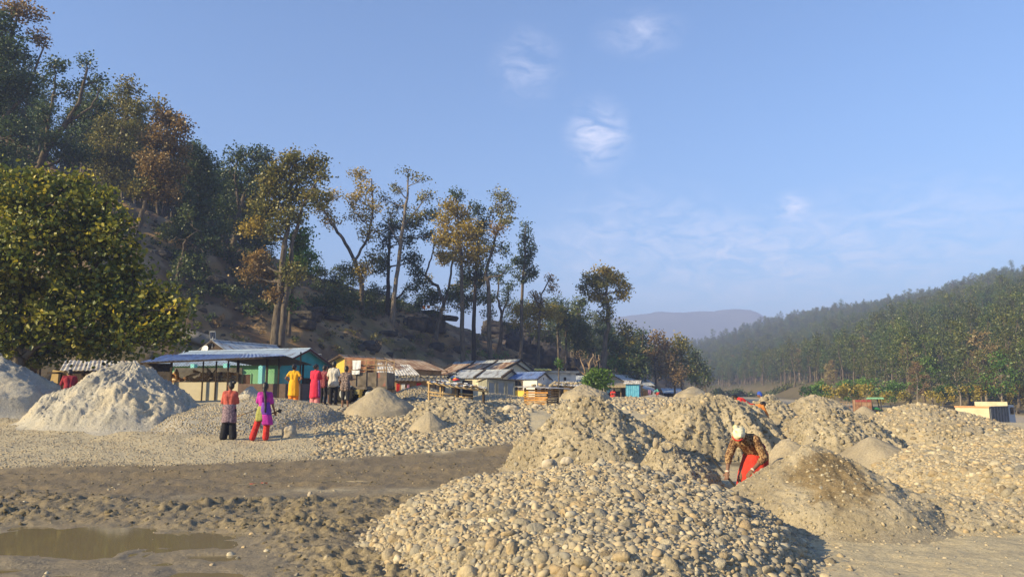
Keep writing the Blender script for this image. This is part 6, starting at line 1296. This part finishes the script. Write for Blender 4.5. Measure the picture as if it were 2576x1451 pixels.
    def pt(s, key): 
        v = s.J[key] if isinstance(key, str) else V_(key); return s.o.location + Matrix.Rotation(s.o.rotation_euler[2], 3, 'Z') @ V_((v.x * s.k * s.w, v.y * s.k * s.w, v.z * s.k))
blackc = flat('black_cloth', (.018, .018, .022), .9); sweater = M('coral_sweater', [(.36, .075, .055), (.46, .11, .08)], 20, .95, (9, .6, .04)); mauve = pattern('mauve_print', [(.10, .07, .10), (.20, .14, .17), (.30, .22, .24)], 22)
magenta = M('magenta_cloth', [(.34, .025, .24), (.46, .04, .34)], 5, .85, (9, .6, .04)); purple = M('purple_cloth', [(.10, .035, .26), (.18, .05, .36)], 5, .85, (9, .6, .04)); olivec = pattern('olive_print', [(.22, .22, .06), (.32, .31, .10)], 25); redp = pattern('red_print', [(.38, .02, .018), (.52, .05, .04)], 18)
yellowc = M('yellow_dress', [(.66, .33, .015), (.76, .41, .02)], 4, .85, (9, .6, .04)); orangep = M('orange_trousers', [(.72, .20, .02), (.82, .27, .03)], 6, .85, (9, .6, .04)); crimson = M('crimson_dress', [(.52, .02, .055), (.62, .035, .075)], 4, .85, (9, .6, .04))
stripe = None
def stripe_mat(name, a, b, sc):
    m, n, l, bs = newmat(name); tc = n.new('ShaderNodeTexCoord'); w = n.new('ShaderNodeTexWave'); w.inputs['Scale'].default_value = sc; w.inputs['Distortion'].default_value = .6; l.new(tc.outputs['Object'], w.inputs[0]); r = ramp(n, [a, b], [.4, .6]); l.new(w.outputs['Fac'], r.inputs[0]); l.new(r.outputs[0], bs.inputs['Base Color']); bs.inputs['Roughness'].default_value = .9; return m
stripe = stripe_mat('red_white_stripe', (.55, .05, .08), (.6, .35, .33), 14); maroon = pattern('maroon_check', [(.10, .015, .022), (.20, .04, .05), (.26, .10, .11)], 34); tee = M('grey_tee', [(.42, .39, .34), (.52, .49, .43)], 4, .9, (9, .6, .04)); printm = pattern('brown_print_shirt', [(.05, .04, .04), (.14, .10, .09), (.30, .22, .19)], 22, [.42, .5, .58]); darkt = flat('charcoal_trousers', (.03, .03, .036), .9)
leop = pattern('brown_speckled_blouse', [(.07, .035, .022), (.20, .10, .045), (.36, .24, .12)], 34, [.42, .5, .6]); scarfm = pattern('flowered_headscarf', [(.30, .34, .12), (.66, .58, .36), (.72, .66, .48)], 14, [.32, .42, .6]); redskirt = M('vermilion_skirt', [(.42, .03, .02), (.52, .05, .028)], 4, .85, (9, .6, .04)); winec = flat('wine_sash', (.22, .01, .03), .85)
GP = 'people gathered by the trailer'
# two women nearest
w1 = Person('woman in coral sweater, mauve tunic and black trousers, hair in a bun', 579, 21.6, 1.56, 8, dict(wrL=(-.10, .20, 1.02), wrR=(.12, .20, 1.02), elL=(-.20, .03, 1.04), elR=(.20, .03, 1.04), hdir=(-.7, .7, 0), ankL=(-.13, 0, .075), ankR=(.12, .02, .075)))
w1.shirt(sweater, 1.9, .018, 'sweater', .02).trousers(blackc, 1.0, .022, .045).hair('bun').loft('tunic', mauve, [((0, 0, .98), .165, .125), ((0, 0, .85), .19, .145), ((0, 0, .62), .20, .15), ((0, .0, .47), .205, .155)], 7, .04, 1)
w2 = Person('woman in magenta and purple shawl with long braid and red trousers', 667, 21.6, 1.56, 14, dict(ankL=(-.30, .04, .075), kneL=(-.19, .05, .45), ankR=(.06, -.02, .075), kneR=(.08, .02, .44), hipL=(-.085, 0, .82), elR=(.20, .02, 1.04), wrR=(.27, .12, .80), elL=(-.20, .06, 1.06), wrL=(-.06, .20, .98), hdir=(.2, 1, 0)))
w2.shirt(magenta, .9, .018, 'blouse', .05).trousers(redp, .97, .018, .03).hair('braid').loft('tunic', olivec, [((-.02, 0, .96), .16, .12), ((-.03, 0, .80), .19, .145), ((-.06, 0, .55), .185, .15)], 7, .04, 2)
w2.loft('shawl', purple, [((.03, -.06, 1.06), .11, .10), ((.03, -.07, .95), .125, .105), ((.04, -.08, .82), .14, .11), ((.06, -.08, .72), .14, .11)], 5, .05, 3).loft('shawl_end', magenta, [((.06, -.08, .725), .142, .112), ((.08, -.08, .58), .15, .11), ((.10, -.08, .44), .14, .10)], 5, .07, 4)
a = w2.pt('wrR'); st_ = thing('digging_stick', 'dark wooden stick in the hand of the woman in magenta', 'stick', a); MB().tube([(.10, .04, .03), (0, 0, -.02), (-.2, -.04, -.10), (-.34, -.06, -.15)], [.016, .018, .016, .014], 7).build('shaft', wood_d, st_, True); MB().box((.13, .05, .02), (.09, .02, .1), (0, .4, 0)).build('blade', flat('iron', (.05, .045, .04), .6), st_)
a = w1.pt((.12, .3, .62)); k_ = thing('hoe', 'thin pole leaning out right of the woman in coral', 'hoe', a); MB().tube([(0, 0, .0), (.45, .05, .16), (.68, .1, .24)], [.014, .015, .013], 7).build('shaft', wood, k_, True)
w3 = Person('woman in bright yellow dress with hands on her hips', 738, 30.2, 1.60, 6, dict(elL=(-.30, -.08, 1.08), wrL=(-.15, .03, .93), elR=(.30, -.08, 1.08), wrR=(.15, .03, .93), hdir=(.3, 1, 0)))
w3.shirt(yellowc, .55, .018, 'bodice', .03).trousers(orangep, 1, .02, .04).hair('lowbun').loft('dress', yellowc, [((0, 0, 1.02), .155, .12), ((0, 0, .86), .195, .145), ((0, 0, .62), .20, .155), ((0, 0, .40), .21, .165)], 8, .05, 5)
w4 = Person('woman in long crimson dress over striped trousers', 792, 30.0, 1.58, -12, dict(elL=(-.2, .08, 1.06), wrL=(-.06, .22, 1.02), elR=(.2, .08, 1.06), wrR=(.06, .22, 1.02), head=(0, .05, 1.47), hdir=(.5, .8, -.3)), GP)
w4.shirt(crimson, 1.1, .018, 'bodice', .03).trousers(stripe, 1, .022, .05).hair('lowbun').loft('dress', crimson, [((0, 0, 1.02), .155, .125), ((0, 0, .86), .19, .145), ((0, 0, .55), .195, .155), ((0, 0, .30), .205, .165)], 6, .035, 6)
w4.loft('scarf', pattern('violet_scarf', [(.12, .03, .16), (.3, .06, .2)], 20), [((.16, -.03, .98), .05, .05), ((.18, -.03, .7), .06, .06), ((.19, -.02, .32), .055, .06)], 4, .08, 7)
p5_ = Person('person in maroon checked shirt beside the woman in crimson', 813, 31.0, 1.56, -20, dict(head=(0, .05, 1.47), wrR=(.10, .20, 1.0), elR=(.22, .0, 1.05), hdir=(0, 1, -.3)), GP).shirt(maroon, 1.9, .018, 'shirt', .10).trousers(darkt, .95, .014).hair('short')
p6_ = Person('man facing the camera with white cloth before his dark shorts', 822, 31.9, 1.50, 175, dict(elL=(-.22, .02, 1.05), wrL=(-.10, .18, .98), elR=(.22, .02, 1.05), wrR=(.10, .18, .98)), GP).shirt(maroon, .7, .016, 'shirt', .05).trousers(darkt, .1, .02).hair('short').loft('apron', whitec, [((0, .09, 1.0), .09, .06), ((0, .10, .8), .11, .06), ((0, .10, .66), .11, .06)], 4, .05, 8)
p7_ = Person('tall young man in pale grey t-shirt and black trousers', 838, 30.6, 1.70, -4, dict(elL=(-.215, .0, 1.04), wrL=(-.17, .12, .83), elR=(.225, .0, 1.04), wrR=(.21, .10, .83)), GP).shirt(tee, .75, .02, 't_shirt', .10, .01).trousers(blackc, 1.0, .016).hair('short')
p8_ = Person('boy in brown printed shirt and cropped dark trousers leaning to the trailer', 868, 29.4, 1.52, -8, dict(elR=(.20, .16, 1.10), wrR=(.22, .36, 1.10), elL=(-.24, .02, 1.04), wrL=(-.20, .14, .84), ankL=(-.10, 0, .075), ankR=(.11, .03, .075), chest=(0, .05, 1.2), neck=(0, .07, 1.36), head=(0, .09, 1.48), shL=(-.145, .06, 1.30), shR=(.145, .06, 1.30)), GP).shirt(printm, .95, .024, 'shirt', .14, .015).trousers(darkt, .35, .02).hair('short')
p9_ = Person('man in dark red shirt bending over a shovel between the pale heaps', 172, 27.2, 1.60, 30, dict(chest=(0, .12, 1.17), neck=(0, .20, 1.30), head=(0, .26, 1.40), shL=(-.165, .16, 1.26), shR=(.165, .16, 1.26), elL=(-.24, .22, 1.02), wrL=(-.22, .38, .86), elR=(.22, .24, 1.02), wrR=(.10, .42, .95), hdir=(0, 1, -.3))).shirt(M('dark_red_shirt', [(.20, .015, .025), (.28, .03, .04)], 6, .9), .95, .02, 'shirt', .08).trousers(darkt, 1).hair('short')
a = p9_.pt('wrL'); sv = thing('shovel', 'dark shovel held by the man in the red shirt', 'shovel', a); MB().tube([(.18, .1, .22), (0, 0, 0), (-.40, -.25, -.62)], [.02, .02, .018], 7).build('shaft', wood_d, sv, True); MB().box((-.46, -.28, -.72), (.18, .03, .24), (.3, .5, 0)).build('blade', flat('iron', (.05, .045, .04), .6), sv)
# the woman digging
BEND = dict(ankL=(-.12, -.02, .075), ankR=(.12, .05, .075), kneL=(-.12, .12, .42), kneR=(.12, .16, .42), hipL=(-.09, -.12, .72), hipR=(.09, -.12, .72), pel=(0, -.12, .77), chest=(0, .16, .98), neck=(0, .27, 1.05), head=(0, .37, 1.07), hdir=(0, .55, -.8),
            shL=(-.165, .20, 1.0), shR=(.165, .20, 1.0), elL=(-.26, .14, .74), elR=(.24, .30, .74), wrL=(-.14, .30, .56), wrR=(.20, .38, .46))
BEND['wrR'] = (.22, .40, .52)
wd_ = Person('woman in red skirt and flowered headscarf bending to dig', 1886, 12.6, 1.66, 138, BEND, voxel=.009, z=-.12, ratio=.55)
wd_.shirt(leop, 1.35, .02, 'blouse', 0).loft('skirt', redskirt, [((0, -.12, .90), .13, .12), ((0, -.13, .76), .19, .17), ((0, -.02, .5), .22, .21), ((0, .02, .12), .26, .25)], 9, .06, 9).loft('sash', winec, [((0, -.10, .93), .135, .115), ((0, -.115, .86), .165, .15)], 5, .02, 10)
hs = MB(); eul = Matrix((wd_.hr, wd_.hf, wd_.hu)).transposed().to_euler(); hs.ellipsoid(wd_.hp(0, -.01, .035), (.096, .105, .102), eul); hs.ellipsoid(wd_.hp(0, -.075, .0), (.075, .06, .085), eul); hs.ellipsoid(wd_.hp(.03, -.10, .10), (.045, .04, .04), eul); hs.ellipsoid(wd_.hp(-.05, .03, .10), (.035, .035, .03), eul); wd_.put(hs, 'headscarf', scarfm, .011)
bt = MB(); 
for i in range(9): a_ = -.9 + i * .22; bt.capsule(wd_.hp(.098 * math.sin(a_), .107 * math.cos(a_) - .01, .055 + .012 * (i % 2)), wd_.hp(.098 * math.sin(a_ + .2), .107 * math.cos(a_ + .2) - .01, .055 + .012 * ((i + 1) % 2)), .009, .009, 6)
bt.build('red_zigzag_trim', redc, wd_.o, True)
for S_ in 'LR': wd_.o['x'] = 0; d_v = (wd_.J['wr' + S_] - wd_.J['el' + S_]).normalized(); MB().tube([wd_.J['wr' + S_] - d_v * .012, wd_.J['wr' + S_] + d_v * .012], [.034, .034], 10).build('bangle', flat('pale_bangle', (.6, .45, .35), .4), wd_.o, True)
h_ = wd_.pt(V_(wd_.J['wrR']) + V_((0, .02, -.08))); top_, bot_ = P(1788, 1142, 12.9), P(1862, 1228, 12.3); dv = (bot_ - top_); q_ = (h_ - top_).dot(dv) / dv.dot(dv); sh_off = h_ - top_.lerp(bot_, q_); top_ += sh_off * .9; bot_ += sh_off * .9
sv = thing('shovel', 'long iron shovel with D-shaped grip used by the digging woman', 'shovel', top_); dl = bot_ - top_; un = dl.normalized(); sd_ = un.cross(V_((0, 1, 0))).normalized(); irn = flat('dark_iron', (.03, .028, .026), .55)
MB().tube([un * .12, dl], [.018, .018], 8).build('shaft', irn, sv, True); MB().tube([un * .13, sd_ * .06 + un * .06, sd_ * .055, -sd_ * .055, -sd_ * .06 + un * .06, un * .13], .013, 6).build('grip', irn, sv, True); MB().bar(dl - un * .02, dl + un * .24, .20, .02, (0, 1, 0)).build('blade', irn, sv)
# distant workers
b2 = dict(BEND); b2['wrL'] = (-.18, .42, .45); b2['wrR'] = (.2, .45, .42)
pw1 = Person('stooping worker in vermilion clothes left of the pointed brown heap', 1878, 25.0, 1.55, 70, b2, 'stooping workers in red', voxel=.013, z=Hs(gx(1878, 25), 25) - .1).shirt(redc, 1.4, .02).hair('short').loft('skirt', redskirt, [((0, -.12, .9), .14, .13), ((0, -.1, .7), .2, .19), ((0, 0, .1), .24, .23)], 8, .05, 11)
pw2 = Person('second stooping worker in red touching the pointed brown heap', 1898, 25.6, 1.50, -60, b2, 'stooping workers in red', voxel=.013, z=Hs(gx(1898, 25.6), 25.6) - .26).shirt(orangec, 1.4, .02).hair('short').loft('skirt', redskirt, [((0, -.12, .9), .14, .13), ((0, -.1, .7), .2, .19), ((0, 0, .1), .24, .23)], 8, .05, 12)
pw3 = Person('worker in red top and bright blue cap behind the pointed heap', 1927, 31.5, 1.6, 60, dict(BEND, chest=(0, .10, 1.0), neck=(0, .20, 1.10), head=(0, .25, 1.2), shL=(-.16, .14, 1.05), shR=(.16, .14, 1.05), hdir=(0, 1, -.3)), voxel=.013, z=.42).shirt(redc, 1.4, .02).trousers(darkt, 1).hair('short', flat('blue_cap', (.03, .08, .40), .8))
SIT = dict(pel=(0, 0, .16), hipL=(-.09, 0, .14), hipR=(.09, 0, .14), chest=(0, .06, .46), neck=(0, .08, .60), head=(0, .10, .72), shL=(-.165, .07, .55), shR=(.165, .07, .55), kneL=(-.16, .30, .42), kneR=(.16, .30, .42), ankL=(-.12, .32, .075), ankR=(.12, .32, .075), elL=(-.22, .16, .36), elR=(.22, .16, .36), wrL=(-.10, .34, .40), wrR=(.10, .34, .40))
Person('woman in red sitting before the thatched stall', 1542, 79.0, 1.6, 175, SIT, voxel=.014, z=1.42).shirt(redc, 1.4, .03).hair('bun').loft('skirt', redskirt, [((0, .02, .34), .16, .15), ((0, .16, .18), .28, .30), ((0, .18, .0), .30, .34)], 8, .05, 13)
Person('small child in teal top on the rubble right of the blue kiosk', 1655, 62.0, 1.0, 120, b2, voxel=.016, z=Hs(gx(1655, 62), 62) + .02).shirt(M('teal_top', [(.08, .35, .30), (.12, .42, .36)], 5), 1, .02).trousers(redc, .1, .02).hair('short')

# ------------------------------------------------------------------ vehicles
tyre = M('tyre_rubber', [(.012, .012, .012), (.035, .032, .028)], 12, .85); steel = M('worn_trailer_steel', [(.09, .075, .06), (.16, .13, .10), (.20, .165, .13)], 3, .7); steel_r = M('rust_marked_steel', [(.13, .10, .08), (.18, .14, .11), (.34, .12, .08)], 2, .7); whub = flat('pale_hub', (.55, .55, .52), .5); rusty = M('rusty_bin', [(.16, .07, .04), (.28, .15, .08), (.34, .22, .14)], 2, .85); jgreen = M('green_paint', [(.02, .14, .03), (.03, .20, .045)], 3, .35, spec=.5); yelp = flat('yellow_paint', (.75, .55, .03), .4)
def wheel(parent, c, r0, w, axis='y', hub=whub, rim=.6):
    c = V_(c); ax = V_((0, 1, 0)) if axis == 'y' else V_((1, 0, 0)); o = MB().tube([c - ax * w / 2, c - ax * w * .42, c + ax * w * .42, c + ax * w / 2], [r0 * .9, r0, r0, r0 * .9], 24).build('wheel', tyre, parent, True)
    MB().tube([c - ax * (w / 2 + .012), c + ax * (w / 2 + .012)], [r0 * rim, r0 * rim], 18).build('rim', hub, o); MB().tube([c - ax * (w / 2 + .04), c + ax * (w / 2 + .04)], [r0 * .2, r0 * .2], 10).build('hub', steel, o)
    m = MB()
    for i in range(16):
        a = i / 16 * 2 * math.pi; u = V_((math.cos(a), 0, math.sin(a))) if axis == 'y' else V_((0, math.cos(a), math.sin(a))); m.box(c + u * r0, (.04, w * .9, .05) if axis == 'y' else (w * .9, .04, .05))
    tag(m.build('tread', tyre, o), kind='stuff')
def trailer(name, label, x, d, z, rz, L=1.75, Wd=1.2, zb=.55, hb=.58, stakes=True, mat=steel, mat2=steel_r, wr=.32):
    t = thing(name, label, 'trailer', (gx(x, d), d, z), rz); MB().box((0, 0, zb), (L, Wd, .07)).build('floor', mat, t); n = 4
    for sy in (-1, 1):
        for i in range(n): MB().box((-L / 2 + L * (i + .5) / n, sy * Wd / 2, zb + .05 + hb / 2), (L / n - .012, .03, hb)).build('side_panel', mat2 if i in (0, 3) else mat, t)
        for i in range(n + 1): MB().box((-L / 2 + L * i / n, sy * (Wd / 2 + .025), zb + hb / 2), (.05, .05, hb + .16)).build('rib', mat, t)
        MB().box((0, sy * (Wd / 2 + .02), zb - .02), (L + .1, .06, .12)).build('sill', mat, t)
    for sx in (-1, 1): MB().box((sx * L / 2, 0, zb + .05 + hb / 2), (.03, Wd - .04, hb)).build('end_panel', mat, t)
    if stakes:
        for sy in (-1, 1):
            for i in range(5): MB().box((-L / 2 + L * i / 4, sy * Wd / 2, zb + hb + .30), (.035, .03, .56)).build('stake', wood, t)
            for z_ in (.16, .36, .55): MB().box((0, sy * (Wd / 2 + .018), zb + hb + z_), (L, .02, .035)).build('rail', wood, t)
    for sy in (-1, 1): wheel(t, (.15, sy * (Wd / 2 - .18), wr), wr, .18)
    MB().bar((-L / 2, 0, zb - .1), (-L / 2 - .7, 0, zb - .2), .08, .08).build('drawbar', mat, t); MB().cyl((.15, -Wd / 2 + .2, wr), (.15, Wd / 2 - .2, wr), .04).build('axle', mat, t); MB().box((-.35, -Wd / 2 - .02, zb - .18), (.22, .05, .2)).build('mudflap', flat('dull_yellow', (.30, .24, .10), .8), t)
    return t
zt = Hs(gx(930, 32.6), 32.6)
trailer('farm_trailer', 'small steel farm trailer with wooden stake sides behind the sand cone', 930, 32.6, zt, R(-6), 1.72, 1.2, .62, .56)
def in_tr(x, y, z): v = Matrix.Rotation(R(-6), 3, 'Z') @ V_((x, y, z)); return V_((gx(930, 32.6), 32.6, zt)) + v
cloth('tarpaulin', 'rust-coloured tarpaulin hung over the trailer load', in_tr(-1.0, -.35, 1.86), in_tr(.30, -.35, 1.82), .75, rustc, 'tarp', .035, 3.3)
cloth('towel', 'white cloth draped over the trailer stakes', in_tr(-.56, -.70, 1.72), in_tr(-.20, -.70, 1.72), .36, whitec, fold=.006, nf=2); cloth('towel', 'smaller white cloth hanging below the first on the trailer', in_tr(-.58, -.70, 1.31), in_tr(-.24, -.70, 1.31), .16, whitec, fold=.006, nf=2)
MB_ = thing('frame_posts', 'thin poles holding up the rust-coloured tarpaulin', 'poles', in_tr(-.35, -.3, .66))
for x in (-1.0, .30): q = in_tr(x, -.32, .66) - MB_.location; MB().tube([q, q + V_((0, 0, 1.2))], .02, 6).build('pole', wood, MB_)
tl = thing('power_tiller', 'small walking tractor with pale wheel hubs hidden behind the group', 'tractor', (gx(850, 32.4), 32.4, zt), R(-6))
wheel(tl, (-.05, -.3, .25), .25, .12); wheel(tl, (-.05, .3, .25), .25, .12); wheel(tl, (.42, -.35, .36), .36, .16); wheel(tl, (.42, .35, .36), .36, .16)
MB().box((.0, 0, .55), (.75, .34, .35)).build('engine', steel, tl); MB().box((.42, -.36, .66), (.55, .2, .04)).build('fender', flat('pale_blue_paint', (.35, .45, .5), .5), tl); MB().box((.42, .36, .66), (.55, .2, .04)).build('fender', flat('pale_blue_paint', (.35, .45, .5), .5), tl); MB().tube([(.2, .2, .7), (.6, .25, .95), (.9, .25, .95)], .018, 6).build('handlebar', irn, tl); MB().tube([(.2, -.2, .7), (.6, -.25, .95), (.9, -.25, .95)], .018, 6).build('handlebar', irn, tl)
# green tractor with its rusty bin
zt2 = Hs(gx(2212, 75), 75)
tr = thing('tractor', 'green and yellow tractor with canopy pulling a rusty bin', 'tractor', (gx(2212, 75), 75, zt2 - .05), R(-12)); 
wheel(tr, (-.55, -.75, .62), .62, .36, 'y', yelp); wheel(tr, (-.55, .75, .62), .62, .36, 'y', yelp); wheel(tr, (1.25, -.6, .36), .36, .24, 'y', yelp); wheel(tr, (1.25, .6, .36), .36, .24, 'y', yelp)
MB().box((.95, 0, .95), (1.35, .62, .46), (0, R(6), 0), .9).build('hood', jgreen, tr); MB().box((.95, 0, 1.16), (1.36, .5, .05), (0, R(6), 0)).build('hood_stripe', yelp, tr); MB().box((-.1, 0, .75), (1.3, .5, .4)).build('chassis', irn, tr)
for s_ in (-1, 1): MB().tube([(-1.05, s_ * .62, 1.12), (-.85, s_ * .62, 1.3), (-.4, s_ * .62, 1.32), (-.05, s_ * .62, 1.1)], [.12, .14, .14, .1], 8).build('fender', jgreen, tr, True)
for (x, y) in ((-.75, -.5), (-.75, .5), (.05, -.5), (.05, .5)): MB().bar((x, y, 1.1), (x - .12, y, 2.22), .07, .07).build('canopy_post', irn, tr)
MB().box((-.4, 0, 2.30), (1.35, 1.35, .16), None, .85).build('canopy', M('pale_green_canopy', [(.14, .32, .17), (.22, .42, .25)], 3, .6), tr); MB().box((-.45, 0, 1.05), (.45, .45, .12)).build('seat', irn, tr); MB().tube([(.2, 0, 1.15), (-.02, 0, 1.42)], .025, 6).build('steering_column', irn, tr); MB().tube([(-.03 + .0 * math.cos(q), .19 * math.cos(q), 1.43 + .19 * math.sin(q) * .6) for q in [i * math.pi / 6 for i in range(13)]], .018, 6).build('steering_wheel', irn, tr); MB().ellipsoid((.28, -.36, 1.02), (.09, .05, .16)).build('headlight', whub, tr, True); MB().cyl((1.0, .15, 1.1), (1.0, .15, 1.75), .03).build('exhaust', irn, tr)
bn = thing('rusty_bin', 'tall rusty steel bin trailer behind the green tractor', 'trailer', (gx(2167, 75), 75, zt2), R(-14)); 
for (c_, s_) in (((0, -.55, 1.55), (1.45, .05, 1.1)), ((0, .55, 1.55), (1.45, .05, 1.1)), ((-.72, 0, 1.55), (.05, 1.05, 1.1)), ((.72, 0, 1.55), (.05, 1.05, 1.1)), ((0, 0, 1.0), (1.4, 1.05, .06))): MB().box(c_, s_).build('panel', rusty, bn)
for x in (-.72, -.2, .3, .72): MB().box((x, -.59, 1.55), (.06, .04, 1.12)).build('rib', rusty, bn)
MB().box((0, -.585, 2.0), (1.46, .03, .2)).build('red_band', M('faded_red', [(.22, .04, .035), (.30, .07, .06)], 3), bn); wheel(bn, (0, -.5, .42), .42, .22); wheel(bn, (0, .5, .42), .42, .22); MB().box((0, 0, .72), (1.3, .5, .5)).build('chassis', irn, bn)
trailer('far_trailer', 'brown railed trailer partly hidden behind the ochre heap', 2104, 70, Hs(gx(2104, 70), 70) + .2, R(-10), 1.9, 1.2, .8, .5, True, rusty, rusty, .4)
# dump truck
zd = Hs(gx(2440, 60), 60); dt = thing('dump_truck', 'cream dump truck with ribbed grey bed sides behind the gravel heap', 'truck', (gx(2444, 60.5), 60.5, zd), R(-49)); bedc = M('cream_bed', [(.48, .40, .26), (.58, .50, .34)], 2, .7); bedg = M('grey_bed', [(.12, .125, .13), (.19, .195, .2)], 3, .7); cabm = M('pale_blue_cab', [(.34, .40, .46), (.42, .48, .54)], 3, .5)
MB().box((0, 2.0, 1.05), (2.1, 4.2, .16)).build('bed_floor', bedg, dt); MB().box((0, -.1, 1.75), (2.36, .08, 1.4)).build('tailgate', bedc, dt); MB().box((0, -.16, 2.46), (2.45, .12, .10)).build('tailgate_rail', M('orange_rail', [(.5, .26, .12), (.56, .32, .16)], 3), dt); MB().box((0, 4.1, 1.95), (2.36, .08, 1.75)).build('headboard', bedc, dt)
for s_ in (-1, 1):
    MB().box((s_ * 1.16, 2.0, 1.75), (.06, 4.1, 1.4)).build('bed_side', bedg if s_ > 0 else bedc, dt)
    for i in range(7): MB().box((s_ * 1.22, .05 + i * .65, 1.75), (.07, .12, 1.4)).build('rib', bedg, dt)
    MB().box((s_ * 1.2, 2.0, 2.47), (.14, 4.2, .07)).build('top_rail', bedg, dt); MB().box((s_ * .45, 3.2, .78), (.12, 6.6, .22)).build('chassis_rail', irn, dt)
    for yy in (.9, 2.0, 5.3): wheel(dt, (s_ * .95, yy, .5), .5, .34, 'x', whub, .55)
cab_ = MB().box((0, 5.35, 1.7), (2.2, 1.5, 1.7), None, .94).build('cab', cabm, dt); MB().box((0, 6.12, 2.05), (1.9, .03, .7)).build('windscreen', glass, cab_)
for s_ in (-1, 1): MB().box((s_ * 1.09, 5.4, 2.1), (.02, .8, .55)).build('side_window', glass, cab_); m_ = MB().box((s_ * 1.32, 6.0, 2.1), (.1, .12, .45)); m_.bar((s_ * 1.08, 6.0, 2.25), (s_ * 1.32, 6.0, 2.25), .03, .03); m_.build('mirror', irn, cab_)
MB().box((0, 6.15, 1.0), (2.2, .12, .35)).build('bumper', irn, dt)
for s_ in (-1, 1): MB().box((s_ * .8, 6.15, 1.3), (.3, .06, .18)).build('headlight', whub, dt)
# odds and ends
for i, (x, y) in enumerate(((1066, 772), (1078, 771))): 
    dd = hit(x, 800, 80); cloth('orange_cloth', ('left', 'right')[i] + ' one of two orange cloths on the flat-topped rock', P(x - 4, y - 4, dd), P(x + 4, y - 3, dd), .45, orangec)
